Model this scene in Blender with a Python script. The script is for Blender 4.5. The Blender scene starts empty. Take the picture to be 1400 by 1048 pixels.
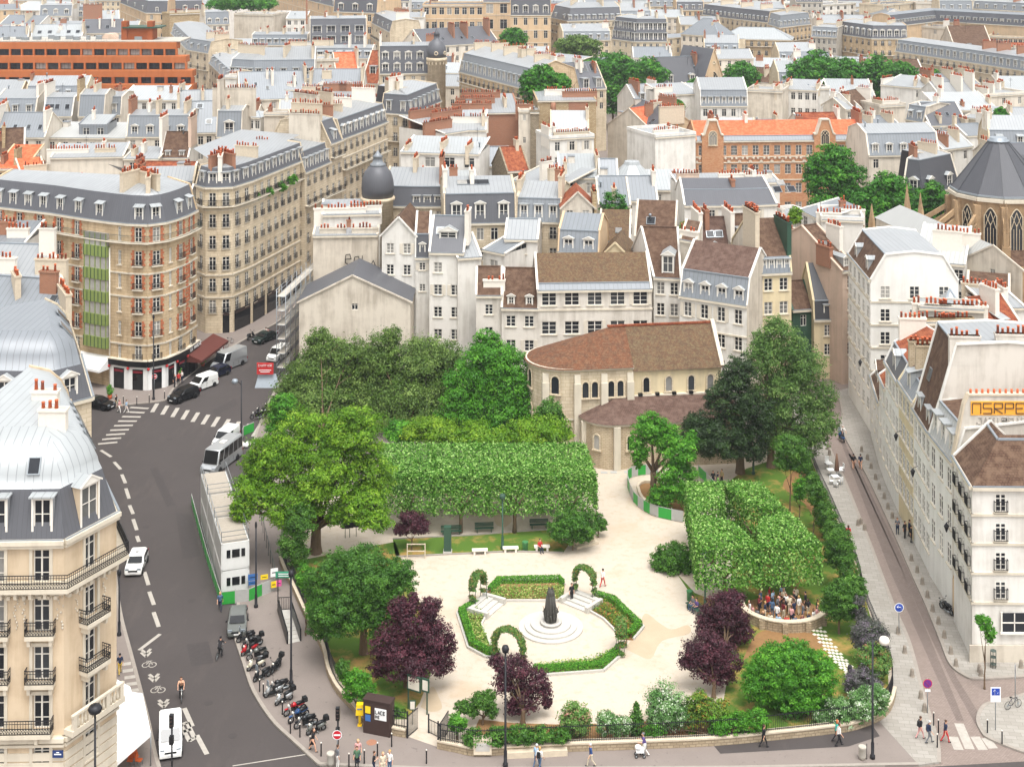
import bpy,bmesh,math,random
import numpy as np
from mathutils import Vector,Matrix
S=bpy.context.scene
COL=S.collection
rnd=random.Random(11)
FP,HC,YH=1900.0,65.0,-110.0
R=math.radians
def U(x,y,z=0.0):
 Y=FP*(HC-z)/(y-YH)
 return Vector(((x-700)*Y/FP,Y,z))
def AT(x,y,Y):
 return Vector(((x-700)*Y/FP,Y,HC-(y-YH)*Y/FP))
def hexc(h):
 h=h.lstrip('#')
 out=[]
 for i in (0,2,4):
  c=int(h[i:i+2],16)/255
  out.append(c/12.92 if c <= .04045 else ((c+.055)/1.055)**2.4)
 return (*out,1)
MATS={}
class NT:
 def __init__(s,name):
  s.m=bpy.data.materials.new(name);s.m.use_nodes=True
  s.t=s.m.node_tree;s.t.nodes.clear()
  s.o=s.n('ShaderNodeOutputMaterial');s.b=s.n('ShaderNodeBsdfPrincipled')
  s.l(s.b.outputs[0],s.o.inputs[0])
 def n(s,ty,**k):
  q=s.t.nodes.new(ty)
  for a,v in k.items():setattr(q,a,v)
  return q
 def l(s,a,b):s.t.links.new(a,b)
 def val(s,sock,v):
  if hasattr(v,'is_linked'):s.l(v,sock)
  else:sock.default_value=v
 def math(s,op,a,b=0.0,c=0.0):
  q=s.n('ShaderNodeMath',operation=op)
  for i,v in enumerate((a,b,c)):s.val(q.inputs[i],v)
  return q.outputs[0]
 def mix(s,f,a,b,bt='MIX'):
  q=s.n('ShaderNodeMix',data_type='RGBA',blend_type=bt)
  s.val(q.inputs[0],f);s.val(q.inputs[6],a);s.val(q.inputs[7],b)
  return q.outputs[2]
 def ramp(s,f,stops):
  q=s.n('ShaderNodeValToRGB');s.l(f,q.inputs[0])
  e=q.color_ramp.elements
  while len(e)<len(stops):e.new(.5)
  for i,(p,c) in enumerate(stops):
   e[i].position=p;e[i].color=c if len(c)==4 else (*c,1)
  return q.outputs[0]
 def noise(s,scale,vec=None,detail=3,rough=.55):
  q=s.n('ShaderNodeTexNoise');q.inputs['Scale'].default_value=scale
  q.inputs['Detail'].default_value=detail;q.inputs['Roughness'].default_value=rough
  if vec is not None:s.l(vec,q.inputs['Vector'])
  return q.outputs[0]
 def coord(s,which='Object'):
  return s.n('ShaderNodeTexCoord').outputs[which]
 def mapp(s,vec,scale=(1,1,1),loc=(0,0,0)):
  q=s.n('ShaderNodeMapping');s.l(vec,q.inputs[0])
  q.inputs['Scale'].default_value=scale;q.inputs['Location'].default_value=loc
  return q.outputs[0]
 def geo(s):return s.n('ShaderNodeNewGeometry').outputs['Position']
 def orand(s):return s.n('ShaderNodeObjectInfo').outputs['Random']
 def bump(s,h,st=.3,d=.05):
  q=s.n('ShaderNodeBump');q.inputs['Strength'].default_value=st;q.inputs['Distance'].default_value=d
  s.l(h,q.inputs['Height']);s.l(q.outputs[0],s.b.inputs['Normal'])
 def fin(s,col,rough=.8,metal=0,spec=.3):
  s.val(s.b.inputs['Base Color'],col);s.val(s.b.inputs['Roughness'],rough)
  s.b.inputs['Metallic'].default_value=metal;s.b.inputs['Specular IOR Level'].default_value=spec
  return s.m
def sc(c,k):return (c[0]*k,c[1]*k,c[2]*k,1)
def flat(name,hx,rough=.6,metal=0,spec=.4,var=.12,nscale=3.0):
 if name in MATS:return MATS[name]
 t=NT(name);c=hexc(hx)
 n=t.noise(nscale,t.coord('Object'))
 col=t.mix(t.math('MULTIPLY',n,1.0),sc(c,1-var),sc(c,1+var))
 MATS[name]=t.fin(col,rough,metal,spec);return MATS[name]
def plaster(name,hx,stain=.35,stainc='8d8272',courses=0,rough=.9):
 t=NT(name);c=hexc(hx);P=t.geo()
 big=t.noise(.35,P,4,.6)
 streak=t.noise(1.0,t.mapp(P,(1.3,1.3,.12)),4,.6)
 f=t.math('MULTIPLY',t.ramp(t.math('MULTIPLY',big,streak),[(.2,(0,0,0)),(.38,(1,1,1))]),min(.8,stain))
 col=t.mix(f,c,hexc(stainc))
 fine=t.noise(6,P,4,.7)
 col=t.mix(t.math('MULTIPLY',fine,.22),col,sc(c,.72))
 r=t.orand()
 col=t.mix(t.math('MULTIPLY',r,.22),col,sc(c,.6))
 hb=fine
 if courses:
  q=t.n('ShaderNodeTexBrick');t.l(t.coord('UV'),q.inputs['Vector'])
  q.inputs['Color1'].default_value=(1,1,1,1);q.inputs['Color2'].default_value=(.84,.82,.78,1)
  q.inputs['Mortar'].default_value=(.6,.55,.48,1);q.inputs['Scale'].default_value=1
  q.inputs['Mortar Size'].default_value=.025;q.inputs['Brick Width'].default_value=1.1 if courses==1 else .45
  q.inputs['Row Height'].default_value=.42 if courses==1 else .2
  col=t.mix(.75,col,q.outputs[0],'MULTIPLY')
 t.bump(hb,.12,.03)
 MATS[name]=t.fin(col,rough,0,.2);return MATS[name]
def rubble(name,a,b,m,w=.5,h=.25,soft=.6):
 t=NT(name)
 uv=t.coord('UV');nz=t.noise(2.2,uv,3)
 q=t.n('ShaderNodeTexBrick')
 off=t.n('ShaderNodeVectorMath',operation='ADD');t.l(uv,off.inputs[0])
 cx=t.n('ShaderNodeCombineXYZ');t.l(t.math('MULTIPLY',nz,soft*.3),cx.inputs[0]);t.l(t.math('MULTIPLY',nz,soft*.2),cx.inputs[1])
 t.l(cx.outputs[0],off.inputs[1]);t.l(off.outputs[0],q.inputs['Vector'])
 q.inputs['Color1'].default_value=hexc(a);q.inputs['Color2'].default_value=hexc(b);q.inputs['Mortar'].default_value=hexc(m)
 q.inputs['Scale'].default_value=1;q.inputs['Mortar Size'].default_value=.03
 q.inputs['Brick Width'].default_value=w;q.inputs['Row Height'].default_value=h
 col=t.mix(t.math('MULTIPLY',t.noise(.5,t.geo(),4),.45),q.outputs[0],hexc(m))
 t.bump(q.outputs[1],.3,.03)
 MATS[name]=t.fin(col,.9,0,.2);return MATS[name]
def zinc(name,hx,seam=.62,rough=.42,dark=.62):
 t=NT(name);c=hexc(hx);uv=t.coord('UV')
 sep=t.n('ShaderNodeSeparateXYZ');t.l(uv,sep.inputs[0])
 fr=t.math('FRACT',t.math('DIVIDE',sep.outputs[0],seam))
 line=t.math('LESS_THAN',fr,.11)
 cell=t.n('ShaderNodeTexWhiteNoise',noise_dimensions='2D')
 cx=t.n('ShaderNodeCombineXYZ');t.l(t.math('FLOOR',t.math('DIVIDE',sep.outputs[0],seam)),cx.inputs[0])
 t.l(t.math('FLOOR',t.math('DIVIDE',sep.outputs[1],2.1)),cx.inputs[1]);t.l(cx.outputs[0],cell.inputs[0])
 n=t.noise(.6,t.geo(),4,.6)
 col=t.mix(t.math('MULTIPLY',cell.outputs[0],.35),c,sc(c,.74))
 col=t.mix(t.math('MULTIPLY',n,.5),col,sc(c,.7))
 col=t.mix(t.math('MULTIPLY',t.orand(),.5),col,sc(c,.62))
 col=t.mix(t.math('MULTIPLY',line,.75),col,sc(c,dark*.75))
 t.bump(fr,.15,.03)
 MATS[name]=t.fin(col,rough,.08,.5);return MATS[name]
def tiles(name,a,b,c3,w=.28,h=.24,moss=None,mf=.5):
 t=NT(name);uv=t.coord('UV');K=1 if name in ('to','tora') else .72
 q=t.n('ShaderNodeTexBrick');t.l(uv,q.inputs['Vector'])
 q.inputs['Color1'].default_value=sc(hexc(a),K);q.inputs['Color2'].default_value=sc(hexc(b),K);q.inputs['Mortar'].default_value=sc(hexc(b),.4)
 q.inputs['Scale'].default_value=1;q.inputs['Mortar Size'].default_value=.02
 q.inputs['Brick Width'].default_value=w;q.inputs['Row Height'].default_value=h
 n=t.noise(1.3,t.geo(),5,.65)
 col=t.mix(t.ramp(n,[(.42,(0,0,0)),(.62,(1,1,1))]),q.outputs[0],sc(hexc(c3),K))
 if moss:
  n2=t.noise(3.5,t.geo(),4,.7)
  col=t.mix(t.math('MULTIPLY',t.ramp(n2,[(.45,(0,0,0)),(.62,(1,1,1))]),mf),col,sc(hexc(moss),K))
 sp=t.noise(14,t.geo(),2)
 col=t.mix(t.ramp(sp,[(.68,(0,0,0)),(.78,(.5,.5,.5))]),col,sc(hexc(a),1.7))
 col=t.mix(t.math('MULTIPLY',t.orand(),.25),col,sc(hexc(b),.8))
 t.bump(q.outputs[1],.4,.03)
 MATS[name]=t.fin(col,.85,0,.2);return MATS[name]
def foliage(name,a,b,c3=None,trans=.25,gloss=.45):
 t=NT(name)
 at=t.n('ShaderNodeAttribute',attribute_name='tone')
 stops=[(0,hexc(a)),(1,hexc(b))] if not c3 else [(0,hexc(a)),(.62,hexc(b)),(1,hexc(c3))]
 col=t.ramp(at.outputs['Fac'],stops)
 t.fin(col,gloss,0,.25)
 tr=t.n('ShaderNodeBsdfTranslucent');t.l(col,tr.inputs[0])
 mx=t.n('ShaderNodeMixShader');mx.inputs[0].default_value=trans
 t.l(t.b.outputs[0],mx.inputs[1]);t.l(tr.outputs[0],mx.inputs[2]);t.l(mx.outputs[0],t.o.inputs[0])
 MATS[name]=t.m;return t.m
def pane_mat():
 t=NT('window_glass');r=t.orand()
 n=t.noise(1.7,t.geo(),2)
 col=t.ramp(r,[(0,(.012,.014,.018)),(.5,(.03,.033,.04)),(.72,(.07,.075,.08)),(.86,(.30,.29,.27)),(1,(.5,.48,.44))])
 col=t.mix(t.math('MULTIPLY',n,.5),col,(.01,.012,.015,1))
 MATS['glass']=t.fin(col,.18,0,.28)
 flat('cglass','16191c',.06,0,.5,.05)
def M(k):return MATS[k]
def setup_materials():
 plaster('wh','e3dfd7',.4);plaster('whr','ebe8e1',.22);plaster('wh2','dad3c8',.5);plaster('cr','e0d6c6',.4);plaster('ye','e0cfaa',.35)
 plaster('be','d2c8b8',.5,'7d6f5f');plaster('gr','b9b3a8',.5);plaster('oc','cfb390',.4);plaster('pk','d2b8a4',.4)
 plaster('st','d8c9b0',.45,'8a755a',1);plaster('st2','cfb897',.5,'7d6549',1);plaster('stn','dccdb3',.35,'9a8260',1)
 plaster('trim','d6ccb9',.3);plaster('band','e4dccd',.2);plaster('rock','cbbaa0',.5,'7c6a52',2)
 plaster('orangewall','b26a3e',.3,'8a4a24');plaster('orangedk','9a5430',.2,'7a3d1c')
 rubble('rub','c6b290','a8906c','8d7a5e');rubble('brick','a45c40','8a4a34','9a7a64',.3,.12)
 rubble('brick2','b3714c','c49470','ad8868',.4,.22)
 rubble('rubwall','a89a84','8a7c68','6f6555',.55,.28)
 zinc('zn','9fa2a4');zinc('zn2','858a8f');zinc('znl','aeb2b3',rough=.35);zinc('znd','80868c');zinc('sl','5c5d62',.35,.5,.8);zinc('sld','48494e',.35,.55,.8)
 zinc('znw','c2c3c0')
 tiles('tb','6e5546','5c4436','7a6250');tiles('tr','a3583c','8a4632','b06a48');tiles('to','c8643f','b85636','cc7650')
 tiles('tm','6d5040','7d6249','5a4438',moss='8c8764',mf=.45);tiles('trm','7a4c36','86593f','5e4032',moss='98866a',mf=.35)
 tiles('tp','73594e','624c43','7a6358')
 tiles('tora','d06a48','c86040','d27a58',.4,.3)
 pane_mat()
 flat('frame','ded9cf',.5,var=.06);flat('iron','26262a',.5,.3,var=.2);flat('irong','4a5650',.5,.2)
 flat('pot','c4623c',.8,var=.3);flat('potd','96503a',.8,var=.3);flat('stack','c6b8a2',.9,var=.2);flat('stackw','ddd6ca',.9,var=.12)
 flat('shut','cfc6b6',.6);flat('shuto','c56a3c',.6);flat('metal','9aa0a4',.35,.7);flat('lead','8d959c',.45,.3)
 flat('gren','7f8f4e',.6);flat('greend','2c4a3a',.55);flat('black','17181a',.4);flat('white','e8e8e6',.45,var=.05)
 flat('gutter','8c9399',.45,.4);flat('kiosk','3a2a26',.6)
class MB:
 def __init__(s):
  s.v=[];s.f=[];s.m=[];s.s=[];s.d={}
 def vi(s,p):
  k=(round(p[0],4),round(p[1],4),round(p[2],4))
  i=s.d.get(k)
  if i is None:
   i=s.d[k]=len(s.v);s.v.append(k)
  return i
 def face(s,pts,m=0,smooth=False):
  idx=[]
  for p in pts:
   i=s.vi(p)
   if i not in idx:idx.append(i)
  if len(idx) >= 3:
   s.f.append(idx);s.m.append(m);s.s.append(smooth)
 def box(s,c,size,m=0,rz=0,top=(1,1)):
  hx,hy,hz=size[0]/2,size[1]/2,size[2]/2
  ca,sa=math.cos(rz),math.sin(rz);P=[]
  for z,kx,ky in ((-hz,1,1),(hz,top[0],top[1])):
   for x,y in ((-hx,-hy),(hx,-hy),(hx,hy),(-hx,hy)):
    x2,y2=x*kx,y*ky
    P.append((c[0]+x2*ca-y2*sa,c[1]+x2*sa+y2*ca,c[2]+z))
  for q in ((3,2,1,0),(4,5,6,7),(0,1,5,4),(1,2,6,5),(2,3,7,6),(3,0,4,7)):
   s.face([P[i] for i in q],m)
 def bar(s,a,b,w,h=None,m=0):
  a,b=Vector(a),Vector(b);d=b-a
  if d.length<1e-5:return
  h=h or w;d.normalize()
  up=Vector((0,0,1)) if abs(d.z)<.95 else Vector((1,0,0))
  x=d.cross(up).normalized();y=x.cross(d)
  P=[p+x*i*w/2+y*j*h/2 for p in (a,b) for i,j in ((-1,-1),(1,-1),(1,1),(-1,1))]
  for q in ((0,1,2,3),(7,6,5,4),(4,5,1,0),(5,6,2,1),(6,7,3,2),(7,4,0,3)):
   s.face([P[i] for i in q],m)
 def tube(s,pts,r,m=0,n=6,smooth=True,cap=True):
  pts=[Vector(p) for p in pts];k=len(pts)
  rs=r if isinstance(r,(list,tuple)) else [r]*k
  rings=[];ref=None
  for i,p in enumerate(pts):
   d=(pts[min(i+1,k-1)]-pts[max(i-1,0)])
   if d.length<1e-6:d=Vector((0,0,1))
   d.normalize()
   if ref is None:ref=Vector((1,0,0)) if abs(d.x)<.9 else Vector((0,1,0))
   x=(ref-d*ref.dot(d)).normalized();y=d.cross(x);ref=x
   rings.append([p+(x*math.cos(2*math.pi*j/n)+y*math.sin(2*math.pi*j/n))*rs[i] for j in range(n)])
  for a,b in zip(rings,rings[1:]):
   for j in range(n):s.face((a[j],a[(j+1) % n],b[(j+1) % n],b[j]),m,smooth)
  if cap:
   s.face(list(reversed(rings[0])),m);s.face(rings[-1],m)
 def lathe(s,prof,c=(0,0,0),m=0,n=12,smooth=True,a0=0,sx=1,sy=1):
  rings=[[(c[0]+r*sx*math.cos(a0+2*math.pi*j/n),c[1]+r*sy*math.sin(a0+2*math.pi*j/n),c[2]+z) for j in range(n)] for r,z in prof]
  for a,b in zip(rings,rings[1:]):
   for j in range(n):s.face((a[j],a[(j+1) % n],b[(j+1) % n],b[j]),m,smooth)
  if prof[-1][0]>1e-4:s.face(rings[-1],m)
  if prof[0][0]>1e-4:s.face(list(reversed(rings[0])),m)
 def prism(s,poly,z0,z1,m=0,mt=None):
  n=len(poly);mt=m if mt is None else mt
  s.face([(p[0],p[1],z1) for p in poly],mt)
  s.face([(p[0],p[1],z0) for p in reversed(poly)],m)
  for i in range(n):
   a,b=poly[i],poly[(i+1) % n]
   s.face([(a[0],a[1],z0),(b[0],b[1],z0),(b[0],b[1],z1),(a[0],a[1],z1)],m)
 def mesh(s,name,mats,shift=(0,0,0)):
  me=bpy.data.meshes.new(name)
  sh=Vector(shift)
  vv=np.array(s.v,dtype=float).reshape(-1,3)-np.array(shift)
  me.from_pydata([tuple(p) for p in vv],[],s.f)
  for q in mats:me.materials.append(M(q) if isinstance(q,str) else q)
  npoly=len(s.f)
  me.polygons.foreach_set('material_index',s.m);me.polygons.foreach_set('use_smooth',s.s)
  uvl=me.uv_layers.new(name='UVMap')
  no=np.zeros(npoly*3);me.polygons.foreach_get('normal',no);no=no.reshape(-1,3)
  uv=np.zeros((sum(len(f) for f in s.f),2));k=0
  VV=np.array(s.v).reshape(-1,3)
  for i,f in enumerate(s.f):
   nx,ny,nz=no[i]
   if abs(nz)>.985:u=(1,0,0);w=(0,1,0)
   else:
    L=math.hypot(nx,ny);u=(-ny/L,nx/L,0)
    w=(ny*u[2]-nz*u[1],nz*u[0]-nx*u[2],nx*u[1]-ny*u[0])
   p=VV[f]
   uv[k:k+len(f),0]=p@np.array(u);uv[k:k+len(f),1]=p@np.array(w);k+=len(f)
  uvl.data.foreach_set('uv',uv.ravel())
  me.update();return me
 def build(s,name,mats,parent=None,loc=None,**tags):
  return link(name,s.mesh(name,mats if isinstance(mats,(list,tuple)) else [mats]),parent,loc,**tags)
def link(name,data,parent=None,loc=None,rz=0,**tags):
 o=bpy.data.objects.new(name,data);COL.objects.link(o)
 if parent is not None:o.parent=parent
 if loc is not None:o.location=loc
 if rz:o.rotation_euler=(0,0,rz)
 for k,v in tags.items():
  if v is not None:o[k]=v
 return o
def thing(name,label,cat,loc=(0,0,0),rz=0,group=None):
 return link(name,None,None,loc,rz,label=label,category=cat,group=group)
def dup(root,loc,rz=0,label=None,group=None,scale=None):
 def cp(o,par):
  c=o.copy();COL.objects.link(c);c.parent=par
  for ch in KIDS(o):cp(ch,c)
  return c
 r=cp(root,None);r.location=loc;r.rotation_euler=(0,0,rz)
 if label:r['label']=label
 if group:r['group']=group
 if scale:r.scale=(scale,)*3
 return r
def KIDS(o):return list(o.children)
CACHE={}
def cached(key,fn):
 if key not in CACHE:CACHE[key]=fn()
 return CACHE[key]
def win_mesh(w,h,st):
 def mk():
  b=MB();f=.07 if w<1.6 else .09;d=.06
  b.box((-w/2+f/2,0,h/2),(f,d,h));b.box((w/2-f/2,0,h/2),(f,d,h))
  b.box((0,0,h-f/2),(w-2*f,d,f));b.box((0,0,f/2),(w-2*f,d,f))
  if st in 'fcnq':b.box((0,-.002,h/2),(.09,d,h-2*f))
  if st=='c':
   for k in (1,2):b.box((0,.012,h*k/3),(w-2*f,.03,.045))
   for s in (-1,1):b.box((s*(w/4),.012,h/2),(.04,.03,h-2*f))
  if st in 'fn':b.box((0,.01,h*.72),(w-2*f,.04,.06))
  if st=='f':
   b.box((0,.01,h*.36),(w-2*f,.03,.05))
  if st in 'ok':
   n=max(2,int(w/1.0))
   for k in range(1,n):b.box((-w/2+w*k/n,0,h/2),(.06,d,h-2*f))
  b.face([(-w/2+f,.035,f),(w/2-f,.035,f),(w/2-f,.035,h-f),(-w/2+f,.035,h-f)],1)
  if st=='f' or st=='r':
   rail(b,[(-w/2-.08,-.28,.0),(w/2+.08,-.28,.0)],.95,2,.16)
  if st=='s':b.box((0,-.1,h*.6),(w-2*f,.03,h*.75),2)
  return b.mesh('window',['frame' if st!='k' else 'black','glass','iron' if st!='s' else 'shut'])
 return cached(('w',round(w,2),round(h,2),st),mk)
def near_win(parent,loc,rz,w,h,st,rail_kind=None):
 def mf():
  b=MB();f=.08;d=.08
  b.box((-w/2+f/2,0,h/2),(f,d,h));b.box((w/2-f/2,0,h/2),(f,d,h))
  b.box((0,0,h-f/2),(w-2*f,d,f));b.box((0,0,f/2),(w-2*f,d,f));b.box((0,-.01,h/2),(.11,d,h-2*f))
  if st=='c':
   for k in (1,2):b.box((0,.01,h*k/3),(w-2*f,.04,.05))
  else:
   b.box((0,.005,h*.74),(w-2*f,.06,.07));b.box((0,.012,h*.3),(w-2*f,.04,.05))
  return b.mesh('window',['frame'])
 def mp():
  b=MB();f=.07
  b.face([(-w/2+f,.03,f),(w/2-f,.03,f),(w/2-f,.03,h-f),(-w/2+f,.03,h-f)])
  return b.mesh('pane',['glass'])
 o=link('window',cached(('nf',round(w,2),round(h,2),st),mf),parent,loc,rz)
 link('pane',cached(('np',round(w,2),round(h,2)),mp),o)
 if rail_kind:
  def mr():
   b=MB();rail(b,[(-w/2-.1,-.05,.0),(-w/2-.1,-.3,.0),(w/2+.1,-.3,.0),(w/2+.1,-.05,0)],.95,0,.13)
   return b.mesh('railing',['iron'])
  link('railing',cached(('nr',round(w,2)),mr),o)
 return o
def rail(b,pts,hgt,m=0,step=.15,t=.03,fancy=False):
 pts=[Vector(p) for p in pts]
 for a,c in zip(pts,pts[1:]):
  L=(c-a).length;n=max(1,int(L/step));u=Vector((0,0,1))
  b.bar(a+u*hgt,c+u*hgt,.05,.05,m);b.bar(a+u*.08,c+u*.08,.04,.04,m)
  if fancy:b.bar(a+u*hgt*.8,c+u*hgt*.8,.03,.03,m);b.bar(a+u*hgt*.45,c+u*hgt*.45,.05,.05,m)
  for i in range(n+1):
   p=a.lerp(c,i/n);b.bar(p+u*.05,p+u*hgt,t,t,m)
   if fancy and i<n:
    q=a.lerp(c,(i+1)/n);b.bar(p+u*.12,q+u*hgt*.45,t*.9,t*.9,m);b.bar(q+u*.12,p+u*hgt*.45,t*.9,t*.9,m)
def dormer_mesh(w,h,dep,st,mw):
 def mk():
  b=MB();sd=.16
  for s in (-1,1):
   b.box((s*(w/2-sd/2),dep/2,h/2),(sd,dep,h),0)
  b.box((0,dep/2+.08,h-.07),(w-2*sd,dep-.16,.14),0);b.box((0,.1,.06),(w-2*sd,.2,.12),0)
  iw,ih,z0=w-2*sd,h-.26,.12
  f=.08
  b.box((-iw/2+f/2,.08,z0+ih/2),(f,.06,ih),1);b.box((iw/2-f/2,.08,z0+ih/2),(f,.06,ih),1)
  b.box((0,.08,z0+ih-f/2),(iw-2*f,.06,f),1);b.box((0,.078,z0+ih/2),(.09,.06,ih-2*f),1)
  b.box((0,.08,z0+f/2),(iw-2*f,.06,f),1)
  b.box((0,.085,z0+ih*.55),(iw-2*f,.04,.05),1)
  b.face([(-iw/2,.12,z0),(iw/2,.12,z0),(iw/2,.12,z0+ih),(-iw/2,.12,z0+ih)],2)
  for s in (-1,1):b.box((s*(w/2-sd/2),-.03,h/2),(sd,.05,h),1)
  b.box((0,-.03,h-.06),(w-2*sd,.05,.12),1)
  e=.14
  if st in ('p','g','a'):
   rh=w*(.34 if st!='a' else .25)
   A=[(-w/2-e,-.16,h),(w/2+e,-.16,h),(0,-.16,h+rh)];B2=[(p[0],dep,p[2]) for p in A]
   b.face(A,1);b.face([A[1],B2[1],B2[2],A[2]],3);b.face([A[0],A[2],B2[2],B2[0]],3);b.face([A[0],B2[0],B2[1],A[1]],0)
   b.bar(A[0],A[2],.1,.12,1);b.bar(A[1],A[2],.1,.12,1)
  elif st=='s':
   b.face([(-w/2-e,-.3,h-.05),(w/2+e,-.3,h-.05),(w/2+e,dep+.1,h+.45),(-w/2-e,dep+.1,h+.45)],3)
   b.face([(-w/2-e,-.3,h-.13),(w/2+e,-.3,h-.13),(w/2+e,-.3,h-.05),(-w/2-e,-.3,h-.05)],3)
   for s in (-1,1):b.face([(s*(w/2),0,h-.1),(s*(w/2),dep,h-.1),(s*(w/2),dep,h+.4)],0)
  else:
   b.box((0,dep/2-.1,h+.06),(w+2*e,dep+.3,.12),3)
  return b.mesh('dormer',[mw,'frame','glass','znl' if mw!='tb' else 'tb'])
 return cached(('d',round(w,2),round(h,2),round(dep,1),st,mw),mk)
def chimney_mesh(L,H,m,seed=0):
 L=round(L*2)/2;H=round(H*2)/2
 def mk():
  b=MB();t=.62
  b.box((0,0,(H-2.0)/2),(L,t,H+2.0));b.box((0,0,H-.1),(L+.16,t+.16,.2))
  return b.mesh('chimney',[m])
 return cached(('c',L,H,m),mk)
def pot_mesh(i):
 def mk():
  b=MB();hh=(.45,.55,.65,.8)[i % 4];r=.14
  b.lathe([(r*1.05,0),(r*.85,hh*.8),(r,hh*.82),(r,hh)],(0,0,0),0,6)
  return b.mesh('chimney_pot',['pot' if i<6 else 'potd'])
 return cached(('pot',i),mk)
def add_chimney(root,p,rz,L,H,m='stack',seed=0):
 L=round(L*2)/2;H=round(H*2)/2
 o=link('chimney',chimney_mesh(L,H,m),root,p,rz);r2=random.Random(seed*7+int(L*10)+int(p[0]*3))
 n=max(1,int(L/.5))
 for i in range(n):
  if r2.random()<.15 and n>3:continue
  link('chimney_pot',pot_mesh(r2.randrange(8)),o,(-L/2+(i+.5)*L/n,r2.uniform(-.07,.07),H))
 return o
def skylight_mesh(w,l):
 def mk():
  b=MB();b.box((0,0,.06),(w,l,.12),0);b.box((0,0,.125),(w-.16,l-.16,.03),1)
  return b.mesh('skylight',['metal','glass'])
 return cached(('sk',w,l),mk)
def v2(p):return Vector((p[0],p[1]))
def offset_line(pts,t,el,er,depth):
 n=len(pts);out=[]
 for i in range(n):
  if i==0:out.append(pts[0]+el*(t));continue
  if i==n-1:out.append(pts[-1]+er*(t));continue
  a=(pts[i]-pts[i-1]).normalized();c=(pts[i+1]-pts[i]).normalized()
  na=Vector((-a.y,a.x));nc=Vector((-c.y,c.x))
  bis=(na+nc).normalized();k=max(.35,bis.dot(na))
  out.append(pts[i]+bis*(t/k))
 return out
PROF={
 'D':[(0,0),(.15,1.0),(.5,2.0),(1.2,3.0),(2.3,3.8),(3.8,4.3)],
}
NB=[0];FOOT=[]
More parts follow.
